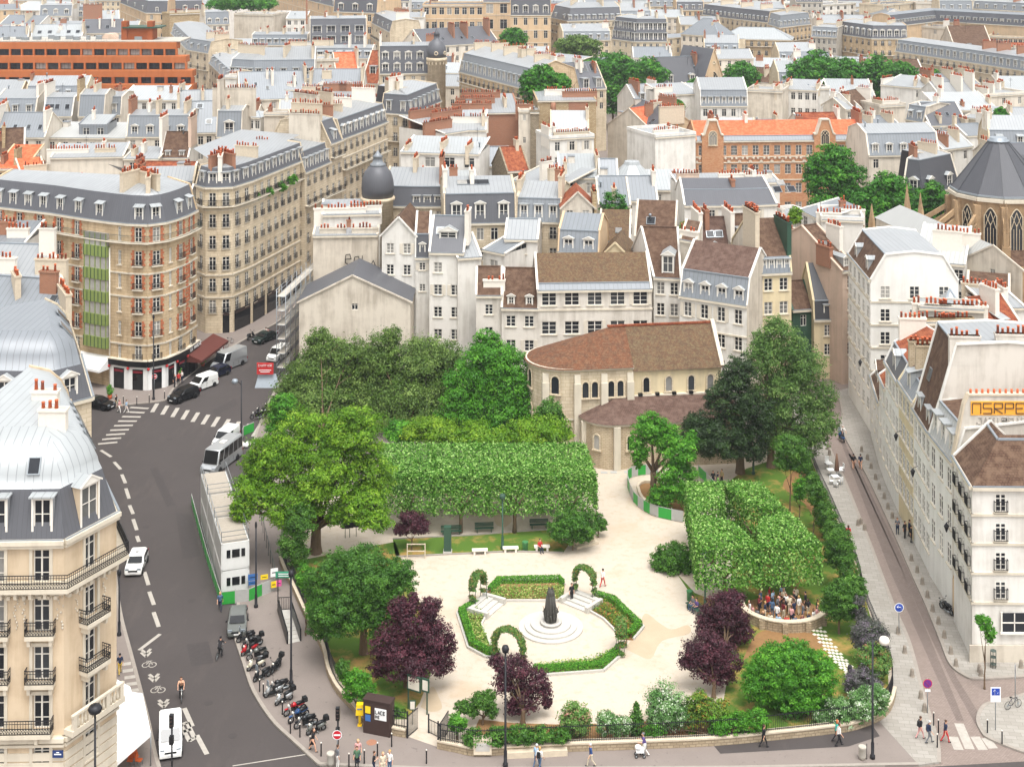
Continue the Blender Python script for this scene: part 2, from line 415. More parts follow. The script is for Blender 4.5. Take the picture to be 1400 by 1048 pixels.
def building(label,h,d,pts,roof='M',wall='wh',name='apartment_building',cat='building',world=None,**o):
 NB[0]+=1;r=random.Random(NB[0]*13+5)
 P=[v2(p) for p in world] if world else [v2(U(x,y,h)) for x,y in pts]
 if 'shiftY' in o:P=[p+Vector((0,o['shiftY'])) for p in P]
 n=len(P)
 def inn(a,c):
  q=(c-a).normalized();return Vector((-q.y,q.x))
 el,er=inn(P[0],P[1]),inn(P[-2],P[-1])
 if 'bl' in o:el=(v2(U(*o['bl'],h))-P[0])/d
 if 'br' in o:er=(v2(U(*o['br'],h))-P[-1])/d
 if o.get('sk'):
  el=er=Vector((o['sk'],1)).normalized()/max(.3,inn(P[0],P[1]).dot(Vector((o['sk'],1)).normalized()))
 off=lambda t:offset_line(P,t,el,er,d)
 back=off(d)
 c2=sum(P,Vector((0,0)))/n
 z00=o.get('z0',0.0)
 loc=Vector((c2.x,c2.y,z00))
 grp=o.get('group')
 root=thing(name,label,cat,loc,0,grp)
 W=lambda p,z:(p[0],p[1],z)
 near=c2.y<215 if 'near' not in o else o['near']
 fh=o.get('fh',3.1);nf=o.get('nf',3);ws=o.get('ws','n');ww=o.get('ww',1.1);wh_=o.get('wh',1.85)
 top=o.get('top',.75);pitch=o.get('pitch',2.6);ncs=o.get('n')
 poly=P+list(reversed(back));edges=[]
 ne=n-1
 for i in range(ne):
  L=(P[i+1]-P[i]).length
  k=(ncs[i] if isinstance(ncs,(list,tuple)) else ncs) if ncs is not None else max(1,int(round(L/pitch)))
  edges.append((P[i],P[i+1],k))
 edges.append((P[-1],back[-1],o.get('eR',0)));edges.append((back[-1],back[0],0)) if n==2 else None
 if n>2:
  for i in range(ne,0,-1):edges.append((back[i],back[i-1],0))
 edges.append((back[0],P[0],o.get('eL',0)))
 wb=MB();wins=[];mats=[wall,o.get('trimm','trim'),'gutter',o.get('end',wall)]
 rv=o.get('rv',.2)
 skip=o.get('skip',())
 for ei,(a,b,k) in enumerate(edges):
  dvec=b-a;L=dvec.length
  if L<.05:continue
  dv=dvec/L;nv=Vector((dv.y,-dv.x));mid=(a+b)/2
  mi=0 if ei<ne else 3
  facing=nv.dot(-mid)>0
  rows=[]
  if k and facing:
   for f in range(nf):
    zt=h-top-f*fh
    if zt-wh_<z00+.6:break
    rows.append((zt-wh_,zt,f))
   rows.reverse()
   w=min(o.get('wws',{}).get(ei,ww),L/k*.75)
   cols=[((j+.5)*L/k-w/2,(j+.5)*L/k+w/2) for j in range(k)]
  if not rows:
   wb.face([W(a,z00),W(b,z00),W(b,h),W(a,h)],mi);continue
  zs=z00
  pt=lambda u,z:(a.x+dv.x*u,a.y+dv.y*u,z)
  pr=lambda u,z:(a.x+dv.x*u-nv.x*rv,a.y+dv.y*u-nv.y*rv,z)
  for z0,z1,f in rows:
   wb.face([pt(0,zs),pt(L,zs),pt(L,z0),pt(0,z0)],mi)
   u=0
   for j,(u0,u1) in enumerate(cols):
    if (ei,f,j) in skip or (j in o.get('skipcol',()) and ei==o.get('skipedge',0)):continue
    wb.face([pt(u,z0),pt(u0,z0),pt(u0,z1),pt(u,z1)],mi)
    wb.face([pt(u0,z0),pt(u1,z0),pr(u1,z0),pr(u0,z0)],mi)
    wb.face([pt(u1,z1),pt(u0,z1),pr(u0,z1),pr(u1,z1)],mi)
    wb.face([pt(u0,z1),pt(u0,z0),pr(u0,z0),pr(u0,z1)],mi)
    wb.face([pt(u1,z0),pt(u1,z1),pr(u1,z1),pr(u1,z0)],mi)
    uc=(u0+u1)/2
    wins.append((Vector((a.x+dv.x*uc-nv.x*(rv-.07),a.y+dv.y*uc-nv.y*(rv-.07),z0))-loc,math.atan2(dv.y,dv.x),u1-u0,z1-z0,ei,f,j))
    if o.get('sill',True) and (near or c2.y<330):
     q=pt(uc,z0-.06);wb.box((q[0]+nv.x*.06,q[1]+nv.y*.06,z0-.06),(u1-u0+.3,.16,.12),1,math.atan2(dv.y,dv.x))
    u=u1
   wb.face([pt(u,z0),pt(L,z0),pt(L,z1),pt(u,z1)],mi)
   zs=z1
  wb.face([pt(0,zs),pt(L,zs),pt(L,h),pt(0,h)],mi)
  for f in o.get('bands',()):
   z=h-f
   wb.bar(pt(-.1,z),pt(L+.1,z),.22,.22,1)
 FOOT.append((P,back,h,root))
 if o.get('corn',True) and roof!='P':
  for a,b,k in edges[:ne]:
   dv=(b-a).normalized();nv=Vector((dv.y,-dv.x))
   wb.bar(W(a+nv*.12-dv*.05,h-.16),W(b+nv*.12+dv*.05,h-.16),.34,.3,1)
   wb.bar(W(a+nv*.2,h+.03),W(b+nv*.2,h+.03),.16,.12,2)
 mh=o.get('mh',2.8);a_=o.get('a',1.1);rh=o.get('rh',.7);low=o.get('low','sl');upm=o.get('up','zn')
 if roof=='M':prof=[(0,0,0),(a_,mh,0),(d/2,mh+rh,1),(d-a_,mh,1),(d,0,0)]
 elif roof=='D':
  p0=[(t*o.get('dk',1),z*o.get('dz',1)) for t,z in PROF['D']]
  prof=[(t,z,0) for t,z in p0]+[(d/2,p0[-1][1]+.5,0)]+[(d-t,z,0) for t,z in reversed(p0)]
 elif roof=='G':prof=[(0,0,0),(o.get('rt',d/2),rh,0),(d,0,0)]
 elif roof=='X':prof=o['prof']
 elif roof=='S':prof=[(0,0,0),(d,rh,0)]
 elif roof=='F':prof=[(0,0,0),(d,.05,0)]
 else:prof=[(0,0,0),(d,.05,0)]
 rb=MB();rm=[low,upm,wall,'lead']
 if roof=='H' and n==2:
  A,B2,C,D2=P[0],P[1],back[1],back[0]
  wdt=(B2-A).length;k=min(.46,(d/2)/wdt*o.get('hk',1))
  if wdt >= d*.8:
   m0=(A+D2)/2;m1=(B2+C)/2;r0=m0.lerp(m1,k);r1=m1.lerp(m0,k)
  else:r0=r1=(A+B2+C+D2)/4
  e=.25;cc=(A+B2+C+D2)/4
  A,B2,C,D2=[q+(q-cc).normalized()*e for q in (A,B2,C,D2)]
  Z=h+rh
  rb.face([W(A,h),W(B2,h),W(r1,Z),W(r0,Z)],0);rb.face([W(B2,h),W(C,h),W(r1,Z)],0)
  rb.face([W(C,h),W(D2,h),W(r0,Z),W(r1,Z)],0);rb.face([W(D2,h),W(A,h),W(r0,Z)],0)
  for q in (A,B2):rb.bar(W(q,h+.03),W(r0 if q is A else r1,Z+.03),.2,.1,3)
  if (r1-r0).length>.1:rb.bar(W(r0,Z+.05),W(r1,Z+.05),.22,.14,3)
 elif roof=='P' and n==2:
  A,B2,C,D2=P[0],P[1],back[1],back[0];rf=o.get('rf',.5)
  ra,rk=A.lerp(B2,rf),D2.lerp(C,rf);Z=h+rh
  fw=(A-D2).normalized()*.25
  wb.face([W(A,h),W(B2,h),W(ra,Z)],0);wb.face([W(C,h),W(D2,h),W(rk,Z)],0)
  ex=(A-B2).normalized()*.3;dz=-.3*rh/max(1,(B2-A).length/2)
  rb.face([W(A+fw+ex,h+dz+.05),W(ra+fw,Z+.05),W(rk,Z+.05),W(D2+ex,h+dz+.05)],0)
  rb.face([W(ra+fw,Z+.05),W(B2+fw-ex,h+dz+.05),W(C-ex,h+dz+.05),W(rk,Z+.05)],0)
  if o.get('cope',True):
   rb.bar(W(A+fw*.6+ex,h+dz),W(ra+fw*.6,Z),.2,.22,2);rb.bar(W(B2+fw*.6-ex,h+dz),W(ra+fw*.6,Z),.2,.22,2)
 else:
  lines=[(off(t),z,mi) for t,z,mi in prof]
  for (l0,z0,_),(l1,z1,m1) in zip(lines,lines[1:]):
   mi=(1 if m1==1 else 0) if roof in 'MX' else 0
   for i in range(ne):
    rb.face([W(l0[i],h+z0),W(l0[i+1],h+z0),W(l1[i+1],h+z1),W(l1[i],h+z1)],mi,roof=='D' or (roof=='X' and mi==1))
  if o.get('cap'):rb.face([W(q,h+lines[-1][1]) for q in lines[-1][0]]+[W(U(x,y,h+lines[-1][1]),h+lines[-1][1]) for x,y in o.get('capback',())],1)
  if roof in 'MDGSX':
   for end in (0,-1):
    cap=[W(l[end],h+z) for l,z,_ in lines]
    if end==0:cap=list(reversed(cap))
    wb.face(cap,3)
   if o.get('cope',True):
    for end in (0,-1):
     for (l0,z0,_),(l1,z1,_) in zip(lines,lines[1:]):
      rb.bar(W(l0[end],h+z0+.05),W(l1[end],h+z1+.05),.32,.2,2 if o.get('copew',True) else 3)
   if roof=='M':
    for i in range(ne):rb.bar(W(lines[1][0][i],h+mh+.02),W(lines[1][0][i+1],h+mh+.02),.22,.16,3)
   if roof=='G':
    for i in range(ne):rb.bar(W(lines[1][0][i],h+rh+.03),W(lines[1][0][i+1],h+rh+.03),.26,.16,0 if low.startswith('t') else 3)
  if roof=='F':
   ph=o.get('par',.7)
   for q0,q1,_k in edges:
    rb.bar(W(q0,h+ph/2-.1),W(q1,h+ph/2-.1),.3,ph,2)
 wo=wb.build('wall',mats,root,(0,0,0));wo.data.transform(Matrix.Translation(-loc))
 ro=rb.build('roof',rm,root,(0,0,0));ro.data.transform(Matrix.Translation(-loc))
 if o.get('rec') is not None:o['rec'].update(root=root,P=P,off=off,edges=edges,loc=loc,wins=wins)
 nw=0;extra=[]
 for p,rz,w,hh,ei,f,j in wins:
  st=ws[f % len(ws)] if len(ws)>1 else ws
  if nw<100:
   if near and st in 'fnc':near_win(root,p,rz,w,hh,'c' if st=='c' else 'f',st=='f')
   else:
    q=link('window',win_mesh(w,hh,st),root,p,rz)
  nw+=1
  if r.random()<o.get('shutters',.2 if st in 'nc' and c2.y<360 and wall in ('wh','wh2','cr','st','whr') and rv>.12 else 0):
   sb=cached(('shut',round(hh,1),o.get('shutm','shut')),lambda:(lambda b:(b.box((0,0,hh/2),(.5,.05,hh)),b.mesh('shutter',[o.get('shutm','shut')]))[1])(MB()))
   dv=Vector((math.cos(rz),math.sin(rz),0));nv=Vector((math.sin(rz),-math.cos(rz),0))
   for s in (-1,1):link('shutter',sb,root,p+dv*s*(w/2+.27)+nv*(rv-.02),rz)
 for f in o.get('balc',()):
  z=h-top-f*fh-wh_-.12
  bb=MB();lo=offset_line(P,-.75,el,er,d)
  for i in range(ne):
   bb.face([W(P[i],z),W(lo[i],z),W(lo[i+1],z),W(P[i+1],z)],1)
   bb.face([W(P[i],z+.16),W(P[i+1],z+.16),W(lo[i+1],z+.16),W(lo[i],z+.16)],1)
   bb.face([W(lo[i],z),W(lo[i],z+.16),W(lo[i+1],z+.16),W(lo[i+1],z)],1)
  rail(bb,[W(q,z+.16) for q in offset_line(P,-.68,el,er,d)],.95,0,.18 if c2.y<260 else .3)
  bo=bb.build('balcony',[o.get('railm','iron'),'trim'],root);bo.data.transform(Matrix.Translation(-loc))
 nd=o.get('nd',0);ds=o.get('ds','s');dw=o.get('dw',1.25);dh=o.get('dh',1.9);rows=o.get('drows',1)
 if nd and roof in 'MDGX':
  slope=(a_/mh) if roof in 'MX' else ((o.get('rt',d/2))/rh if roof=='G' else .35)
  for i in range(ne):
   a,b,k=edges[i];kk=nd[i] if isinstance(nd,(list,tuple)) else nd
   dv=(b-a);L=dv.length;dv=dv/L;nv=Vector((dv.y,-dv.x));rz=math.atan2(dv.y,dv.x)
   for rr in range(rows):
    zz=o.get('dz0',.35)+rr*(dh+.7)
    for j in range(kk):
     u=(j+.5)*L/kk
     t=.12+zz*slope;dep=(dh+.3)*slope+.35
     p=a+dv*u-nv*t
     link('dormer',dormer_mesh(dw,dh,min(dep,6),ds,o.get('dm','znl')),root,Vector((p.x,p.y,h+zz))-loc,rz)
 A,B2=P[0],P[-1]
 for c in o.get('ch',()):
  u,t,L,H=c[:4];m=c[4] if len(c)>4 else o.get('chm','stack')
  lt=off(t);s=u*ne;i=min(ne-1,int(s));p=lt[i].lerp(lt[i+1],s-i);q=off(min(d,t+1))
  dirv=(off(t+1)[min(i+round(s-i),ne)]-lt[min(i+round(s-i),ne)])
  rz=math.atan2(dirv.y,dirv.x) if len(c)<6 else math.atan2((lt[i+1]-lt[i]).y,(lt[i+1]-lt[i]).x)
  zr=h
  for (t0,z0,_),(t1,z1,_) in zip(prof,prof[1:]):
   if t0 <= t <= t1:zr=h+z0+(z1-z0)*(t-t0)/max(.01,t1-t0)
  if roof=='H':zr=h+rh*.5
  add_chimney(root,Vector((p.x,p.y,zr-.2))-loc,rz,L,H,m,r.randrange(4))
 if not near and o.get('clut',True) and roof in 'MGSFD' and n==2 and c2.y>200:
  L=(P[1]-P[0]).length;wdt=max(1,min(4,int(L/6)))
  for i in range(wdt):
   u,t=r.random(),r.uniform(.25,.8)*d;p=P[0].lerp(P[1],u)+el*t;zr=h
   for (t0,z0,_),(t1,z1,_) in zip(prof,prof[1:]):
    if t0 <= t <= t1:zr=h+z0+(z1-z0)*(t-t0)/max(.01,t1-t0)
   q=r.random();at=Vector((p.x,p.y,zr))-loc
   if q<.45:add_chimney(root,at,math.atan2(el.y,el.x)+(1.57 if r.random()<.4 else 0),r.choice((1,1.5,2.5)),r.choice((1,1.5,2)),r.choice(('stack','stackw','brick','stackw')),r.randrange(4))
   elif q<.7:link('vent',cached('vent',lambda:(lambda b:(b.lathe([(.12,-.3),(.12,.7),(.26,.72),(.2,.95),(.02,1.05)],(0,0,0),0,8),b.mesh('vent',['lead']))[1])(MB())),root,at)
   elif q<.88:link('aerial',cached('aer',lambda:(lambda b:(b.bar((0,0,-.3),(0,0,2.6),.05,.05),[b.bar((-.5,0,1.7+k*.3),(.5,0,1.7+k*.3),.03,.03) for k in range(3)],b.bar((0,-.4,2.0),(0,.4,2.0),.03,.03),b.mesh('aerial',['iron']))[3])(MB())),root,at,r.random()*3)
   else:
    ro2=link('roof_box',cached('rbx',lambda:(lambda b:(b.box((0,0,.3),(1.6,1.2,1.4)),b.box((0,0,1.05),(1.8,1.4,.12),1),b.mesh('roof_box',['wh2','zn2']))[2])(MB())),root,at,math.atan2(el.y,el.x))
 for u,t in o.get('sky',()):
  lt=off(t);s=u*ne;i=min(ne-1,int(s));p=lt[i].lerp(lt[i+1],s-i);dv=(lt[i+1]-lt[i]).normalized()
  for (t0,z0,_),(t1,z1,_) in zip(prof,prof[1:]):
   if t0 <= t <= t1:
    k=(z1-z0)/max(.01,t1-t0);z=h+z0+k*(t-t0)
    so=link('skylight',skylight_mesh(o.get('skw',.9),o.get('skl',1.3)),root,Vector((p.x,p.y,z+.03))-loc)
    so.rotation_euler=(math.atan(k),0,math.atan2(dv.y,dv.x))
 return root
REC={}
B=building
def far_city():
 k=dict(near=False,sill=False)
 B('long ornate sandstone university wing running back behind the orange office',27,16,[(372,-12),(464,11)],'M','oc',n=13,nf=3,fh=4.6,wh=2.6,ww=1.5,mh=4,nd=6,ds='a',corn=True,bands=(4.4,9),**k)
 B('sandstone university pavilion with dark slate roof and three stone dormers',27,20,[(456,16),(515,18)],'M','oc',n=3,nf=3,fh=5,wh=2.8,ww=1.6,mh=6,nd=3,ds='a',dh=3,dw=2.6,dm='oc',bands=(5,),**k)
 B('sandstone university front with paired dark windows along its attic',29,20,[(578,8),(661,8)],'F','oc',n=8,nf=2,fh=6,wh=3,ww=2,bands=(5.5,),**k)
 B('sandstone centre block with carved pediment between university wings',30.5,22,[(660,3),(698,3)],'G','oc',n=2,nf=3,fh=6.5,wh=4,ww=3,rh=4,bands=(5.5,12),**k)
 B('tall sandstone university end pavilion with four dormers on slate',27,22,[(698,21),(753,21)],'M','oc',n=4,nf=4,fh=5.2,wh=3.2,ww=1.5,mh=6.5,nd=4,ds='a',dh=3.4,dw=2.2,dm='oc',bands=(1,6,11),**k)
 B('ochre school block with two facades meeting at a corner below slate',25,14,[(160,2),(200,18),(229,18)],'M','oc',n=[7,2],nf=3,fh=4,wh=2.2,ww=1.3,mh=5,nd=[4,1],ds='a',bands=(4,),**k)
 B('low slate roofed wing with three dormers left of the far dark green trees',23,12,[(229,17),(277,16)],'M','oc',n=4,nf=2,mh=5,nd=3,ds='a',dh=2.4,dw=2,ch=[(.1,5,4,3,'brick')],**k)
 B('ochre house at the far top left with orange flank',24,10,[(-15,14),(28,13)],'S','oc',rh=2,up='zn2',low='zn2',n=3,nf=3,ch=[(.9,4,4,2.5,'brick')],**k)
 B('pale house with blue grey zinc mansard and three far dormers',23,12,[(54,22),(98,22)],'M','wh',low='zn2',n=4,nf=3,mh=4.5,nd=3,ds='p',dw=2,dh=2.3,ch=[(.02,5,5,2.5),(.98,5,5,2.5)],**k)
 B('narrow pale house with steep grey mansard beside the blue grey one',22,12,[(98,23),(114,23)],'M','cr',low='zn2',n=2,nf=3,mh=4.2,nd=2,ds='p',dw=1.8,ch=[(.98,5,5,3)],**k)
 B('white blank walled house with tall brick chimney breast',21.5,10,[(114,28),(163,27)],'S','wh',low='znl',rh=3.5,n=0,ch=[(.26,1,8,6.5,'brick',1)],**k)
 B('grey zinc roof with rubble chimney at the far left edge',20,12,[(-12,54),(38,53)],'G','cr',low='zn2',rh=4.2,n=4,nf=2,ch=[(.95,4,4,2)],sky=[(.3,2)],**k)
 B('wide pale zinc roof with a row of five far skylights',20,16,[(42,51),(112,50)],'G','wh',low='znl',rh=4.2,n=6,nf=2,sky=[(.15,3),(.35,3),(.52,3),(.72,3),(.9,3)],skw=1.5,skl=2,ch=[(.0,5,5,3),(1,5,5,3)],**k)
 B('dark slate gable roof between pale chimneys behind the orange office',20,14,[(114,46),(168,45)],'G','cr',low='sl',rh=5,n=5,nf=2,ch=[(.4,4,4,3,'stackw'),(.72,5,4,4,'stackw')],sky=[(.1,3),(.6,3)],skw=1.6,skl=2,**k)
 B('white house front with two dark windows under a zinc ridge',20,14,[(0,33),(54,34)],'G','wh',low='zn2',rh=3.4,n=5,nf=2,ch=[(.6,4,5,3)],**k)
 B('rough rubble gable block topped by a row of pots',25,9,[(232,20),(282,18)],'F','rub',n=0,up='zn',low='zn',ch=[(.25,3,6,1.5,'stack',1),(.7,3,7,1.5,'stack',1)],**k)
 B('pale corner apartment house with long balconies beside the orange office',22,13,[(234,45),(256,68),(285,73)],'M','st',n=[6,3],nf=6,ws='f',mh=3.6,nd=[7,3],ds='s',low='zn2',balc=(1,4),ch=[(.75,6,6,2),(.98,5,5,2)],**k)
 B('blue mansard house with dormers below the far dark green trees',22,12,[(281,34),(314,33)],'M','cr',low='zn2',n=4,nf=3,mh=5,nd=3,ds='p',dw=1.7,ch=[(.0,5,5,2.5),(.98,5,5,2.5)],**k)
 B('huge blank beige gable wall streaked with rain stains',25,13,[(320,20),(374,21)],'F','be',n=0,low='zn',**k)
 B('white rooftop block with a small paired window',24,12,[(374,19),(392,19)],'F','wh',n=1,nf=1,**k)
 B('pale block with recessed terrace right of white rooftop block',23,12,[(391,26),(418,26)],'S','wh',low='znl',rh=2.5,n=3,nf=3,ww=1.6,**k)
 B('long low zinc roof with dark dormers and terracotta pot rows',20,13,[(344,62),(420,62)],'M','cr',low='znd',n=8,nf=2,mh=3.6,nd=8,dw=1.6,dm='znl',ch=[(.25,5,4,2),(.55,5,5,2),(.9,4,4,2)],**k)
 B('slate mansard with two rows of white dormers beside a red brick stack',21,15,[(424,62),(501,61)],'M','cr',low='sl',n=5,nf=2,mh=9,a=2.2,nd=[4],drows=2,dw=3.2,dh=2.8,dz0=.4,dm='znl',ds='n',ch=[(-.06,5,5,9,'brick'),(.5,7,6,2)],**k)
 B('cream house with leafy roof terrace left of the university pavilion',23,12,[(506,30),(533,44)],'M','st',n=4,nf=4,ws='f',balc=(1,),mh=4,nd=4,low='sl',ch=[(.98,5,5,3,'stackw')],**k)
 B('white party wall house with brick patch near the university front',25,10,[(534,24),(580,24)],'S','wh',rh=1.5,low='zn',n=0,ch=[(.3,3,6,3,'brick',1),(.9,4,5,2)],**k)
 B('long blank white wall running below the university front',21.5,10,[(560,30),(661,28)],'S','wh',rh=1.2,low='zn',n=0,ch=[(.1,3,5,1.5),(.6,3,5,1.2)],**k)
 B('dark slate roofs with three brick stacks below the university',20,16,[(580,64),(682,58)],'G','cr',low='sl',rh=5.5,n=8,nf=2,ch=[(.45,5,4,4,'brick'),(.62,5,5,4,'brick'),(.93,5,4,5,'brick')],sky=[(.3,3),(.55,3),(.7,3)],**k)
 B('grey zinc strip roof with white framed dormers in five groups',20,13,[(392,80),(509,80)],'M','cr',low='zn2',n=9,nf=2,mh=3.2,nd=9,dw=1.9,dm='znl',ch=[(.1,5,6,1.6,'stack',1),(.4,5,7,1.8,'stack',1),(.72,4,4,4,'stackw'),(.9,4,4,4,'stackw')],**k)
 B('white courtyard block with pot rows left of zinc mansard cluster',21,14,[(300,80),(362,78)],'S','wh',low='znl',rh=1.6,n=4,nf=2,ch=[(.25,4,4,3),(.9,4,6,3,'stack',1)],**k)
 B('long pale facade with dark balcony line stepping towards the street',20,8,[(286,86),(313,112)],'M','st',n=7,nf=5,ws='f',balc=(2,),mh=2.5,nd=5,low='zn2',**k)
 B('faceted blue zinc mansard with five tall windows among chimneys',20.5,16,[(313,106),(345,108),(430,107)],'M','wh',low='zn2',n=[3,5],nf=2,mh=5,a=1.5,rh=3,nd=[4,5],ds='n',dw=1.7,dh=2.6,ch=[(.3,5,9,2.4,'stack',1),(.75,5,5,2.5),(.98,5,6,2.5)],**k)
 B('beige blank block beside the bright orange tile roof',22,12,[(430,83),(463,82)],'F','be',n=0,low='zn',ch=[(.1,3,4,2),(.6,4,5,2)],**k)
 B('house with bright orange tile roof among grey zinc',17.5,13,[(460,104),(491,103)],'G','cr',low='tora',rh=6.5,n=2,nf=2,ch=[(1,5,5,3)],**k)
 B('steep dark red tile roof with one white dormer',17,13,[(494,114),(517,115)],'G','cr',low='tr',rh=9,rt=7,n=2,nf=2,nd=1,dw=2,dh=2.4,ds='n',dz0=2.5,dm='znl',**k)
 B('broad grey zinc roof with skylights and a white dormer box',18,15,[(328,137),(420,134)],'G','be',low='zn2',rh=6.5,n=5,nf=2,sky=[(.1,3),(.25,4),(.42,3),(.85,4)],ch=[(.5,5,3,3,'stackw'),(1,6,4,3),(.1,3,5,2)],**k)
 B('white cube dormer house standing on a grey zinc roof',20,5,[(389,123),(407,123)],'F','wh',n=0,low='zn',par=.2,**k)
 B('zinc roofed house with white gabled dormer and pot rows',18.5,14,[(421,132),(495,132)],'G','wh',low='zn2',rh=6.5,n=6,nf=1,nd=2,dw=3,dh=2.6,ds='g',dm='znl',sky=[(.6,3),(.85,3)],ch=[(.02,5,5,2),(.98,5,5,3)],**k)
 B('dark slate hipped roofs with row of glazed attic windows',18,10,[(404,145),(492,146)],'M','cr',low='sl',n=6,nf=1,mh=2.6,nd=6,dw=1.4,ch=[(.2,4,5,1.5,'stack',1),(.55,5,6,1.8,'brick',1),(.8,5,6,1.8,'brick',1)],**k)
 B('tall white party wall with pots above the left street',22,9,[(308,106),(330,107)],'F','wh',n=0,low='zn',ch=[(.3,3,4,1.2,'stackw',1),(.8,3,4,1.2,'stackw',1)],**k)
 B('slate mansard apartment house with round attic windows left of the dome',22,14,[(519,101),(598,100)],'M','st',low='sl',n=6,nf=3,fh=3.4,mh=7.5,a=1.6,nd=5,drows=2,ds='a',dw=1.9,dh=2.4,dm='stn',rec=REC.setdefault('dome1',{}),ch=[(.02,5,5,3,'stackw'),(.6,7,6,2)],**k)
 B('long oblique facade of five storeys with tall zinc attic and iron balconies',23,13,[(628,98),(727,124)],'M','st2',low='zn2',n=15,nf=6,fh=3.2,ws='f',mh=5,a=1.3,rh=2,nd=15,dw=1.5,dh=2.6,ds='n',balc=(0,),bands=(3.6,),ch=[(.05,6,5,1.5),(.25,7,5,1.8),(.45,7,6,1.8),(.62,7,5,1.8),(.85,7,6,1.5)],**k)
 B('cream apartment house with slate mansard cornering the avenue',23,14,[(521,154),(560,157),(603,138)],'M','st',low='sl',n=[3,6],nf=4,fh=3.3,ws='f',mh=4,nd=[2,7],ds='n',dh=2.4,dw=1.3,balc=(1,),ch=[(.02,6,5,3,'stackw'),(.3,6,4,2),(.5,8,5,1.6)],**k)
 B('low slate roofed house with two dormers right of the round green tree',17.5,13,[(776,124),(829,121)],'G','st',low='sl',rh=7,n=4,nf=2,nd=3,dw=1.8,dh=2.6,dm='znl',ds='n',sky=[(.62,5),(.86,5)],skw=2,skl=2.6,ch=[(.5,6,5,2,'stackw')],**k)
 B('pale blank gable walls stepping down behind the round green tree',21,14,[(692,84),(766,92)],'S','be',low='zn',rh=2.2,n=0,ch=[(.1,4,5,1.8),(.35,4,5,1.5),(.8,4,5,1.8)],**k)
 B('brown roofed lean-to between pale gable walls',20.5,8,[(682,78),(704,84)],'S','wh',low='tb',rh=3,n=1,nf=1,**k)
 B('curved apartment corner with slate dome roof above white top storey',24,14,[(753,24),(776,29),(850,27)],'M','stn',low='sl',n=[4,10],nf=4,ws='f',fh=3.3,mh=5,a=2,rh=2,nd=[2,9],dw=1.4,balc=(0,1),ch=[(.4,6,6,2),(.8,6,6,2)],**k)
 B('slate mansard block with two tiers of dark dormers facing us',21,15,[(836,53),(868,57),(912,57)],'M','stn',low='sl',n=[4,5],nf=3,fh=3.6,mh=8,a=1.8,nd=[5,7],drows=2,dw=2,dh=2.8,dm='sld',ds='n',ch=[(.45,6,5,2,'stackw'),(.8,6,6,2)],**k)
 B('jumble of zinc roofs and small cream walls left of the tan block',20.5,14,[(913,52),(932,51),(982,56)],'H','stn',low='zn2',n=[2,6],nf=4,**k)
 B('zinc hipped attic house with conical slate turret roof',22,12,[(931,47),(983,50)],'H','cr',low='zn2',rh=6,n=6,nf=2,ch=[(.7,6,5,2)],**k)
 B('tan stone block with pale zinc hip roof and red flowered balcony',20,14,[(983,53),(1083,55)],'H','st2',low='znl',rh=4,n=10,nf=5,fh=3.4,ws='f',balc=(0,),bands=(6.9,),sky=[],ch=[(.3,7,3,1),(.7,7,3,1)],**k)
 B('long sweeping line of tan apartment houses under slate attics, far centre',23,14,[(960,20),(1005,26),(1050,31)],'M','st',low='sl',n=[7,7],nf=3,ws='f',mh=4.5,nd=[8,8],balc=(1,),ch=[(.2,6,6,2),(.5,6,6,2),(.8,6,6,2)],**k)
 B('tan corner apartment house with blue zinc attic at the avenue bend',23,14,[(1050,33),(1066,38),(1109,33)],'M','st2',low='zn2',n=[3,8],nf=6,ws='f',mh=4.5,nd=[3,8],balc=(1,),ch=[(.6,6,7,2),(.9,6,5,2)],**k)
 B('grey white apartment house between the tan corner and the round attic windows',21,12,[(1109,50),(1144,52)],'M','gr',low='zn2',n=5,nf=4,mh=3.6,nd=5,ch=[(.1,5,5,2),(.9,5,5,2)],**k)
 B('curved tan block with ten white round attic windows and yellow flowers',22,14,[(1144,46),(1192,53),(1241,53)],'M','st2',low='sl',n=[6,5],nf=5,fh=3.5,ws='f',mh=4.6,nd=[6,5],ds='a',dw=1.8,dh=2.6,balc=(1,3),ch=[(.3,6,7,1.6),(.75,6,7,1.6)],**k)
 B('long cream facade sloping away with a row of pedimented zinc dormers',20,14,[(1224,70),(1318,84),(1402,97)],'M','st',low='zn2',n=[11,9],nf=4,fh=3.2,ws='f',mh=3.8,nd=[11,9],ds='n',dw=1.5,dh=2.4,balc=(0,2),ch=[(.58,6,5,2.5,'brick'),(.7,6,5,2.5,'brick'),(.86,6,5,2.5,'brick'),(.99,5,5,2.5,'brick')],**k)
 B('long modern roof with red and white skylight row at far right',24,12,[(1225,36),(1282,29),(1402,36)],'M','oc',low='sld',n=[0,0],nf=0,mh=4,a=3,nd=[14,13],dw=1.6,dh=1.2,ds='n',dz0=1,up='zn2',**k)
 B('brown tiled hip roof behind the cream sloping facade',18,18,[(1305,64),(1357,64)],'G','be',low='tb',rh=7,n=0,**k)
 B('pale modern block with white awnings at the far right edge',20,10,[(1352,50),(1405,52)],'F','stn',n=8,nf=4,ww=1.6,**k)
 B('beige party wall block with brick stack at far right',22.5,10,[(1245,36),(1313,40)],'F','be',n=1,nf=1,ch=[(.65,3,4,3,'stackw'),(.85,3,4,3,'brick')],**k)
 B('white modern house with flat roof top right of centre',24,12,[(1112,8),(1170,5)],'F','wh',n=6,nf=3,ww=1.7,**k)
 B('white gabled house with brick eaves beside the blue hoarding',22,12,[(1168,16),(1206,22)],'G','wh',low='zn2',rh=3,n=3,nf=3,ch=[(.1,4,5,2)],**k)
 B('cream tower block end with narrow windows at the top right',26,12,[(1207,8),(1252,4)],'F','st',n=3,nf=4,**k)
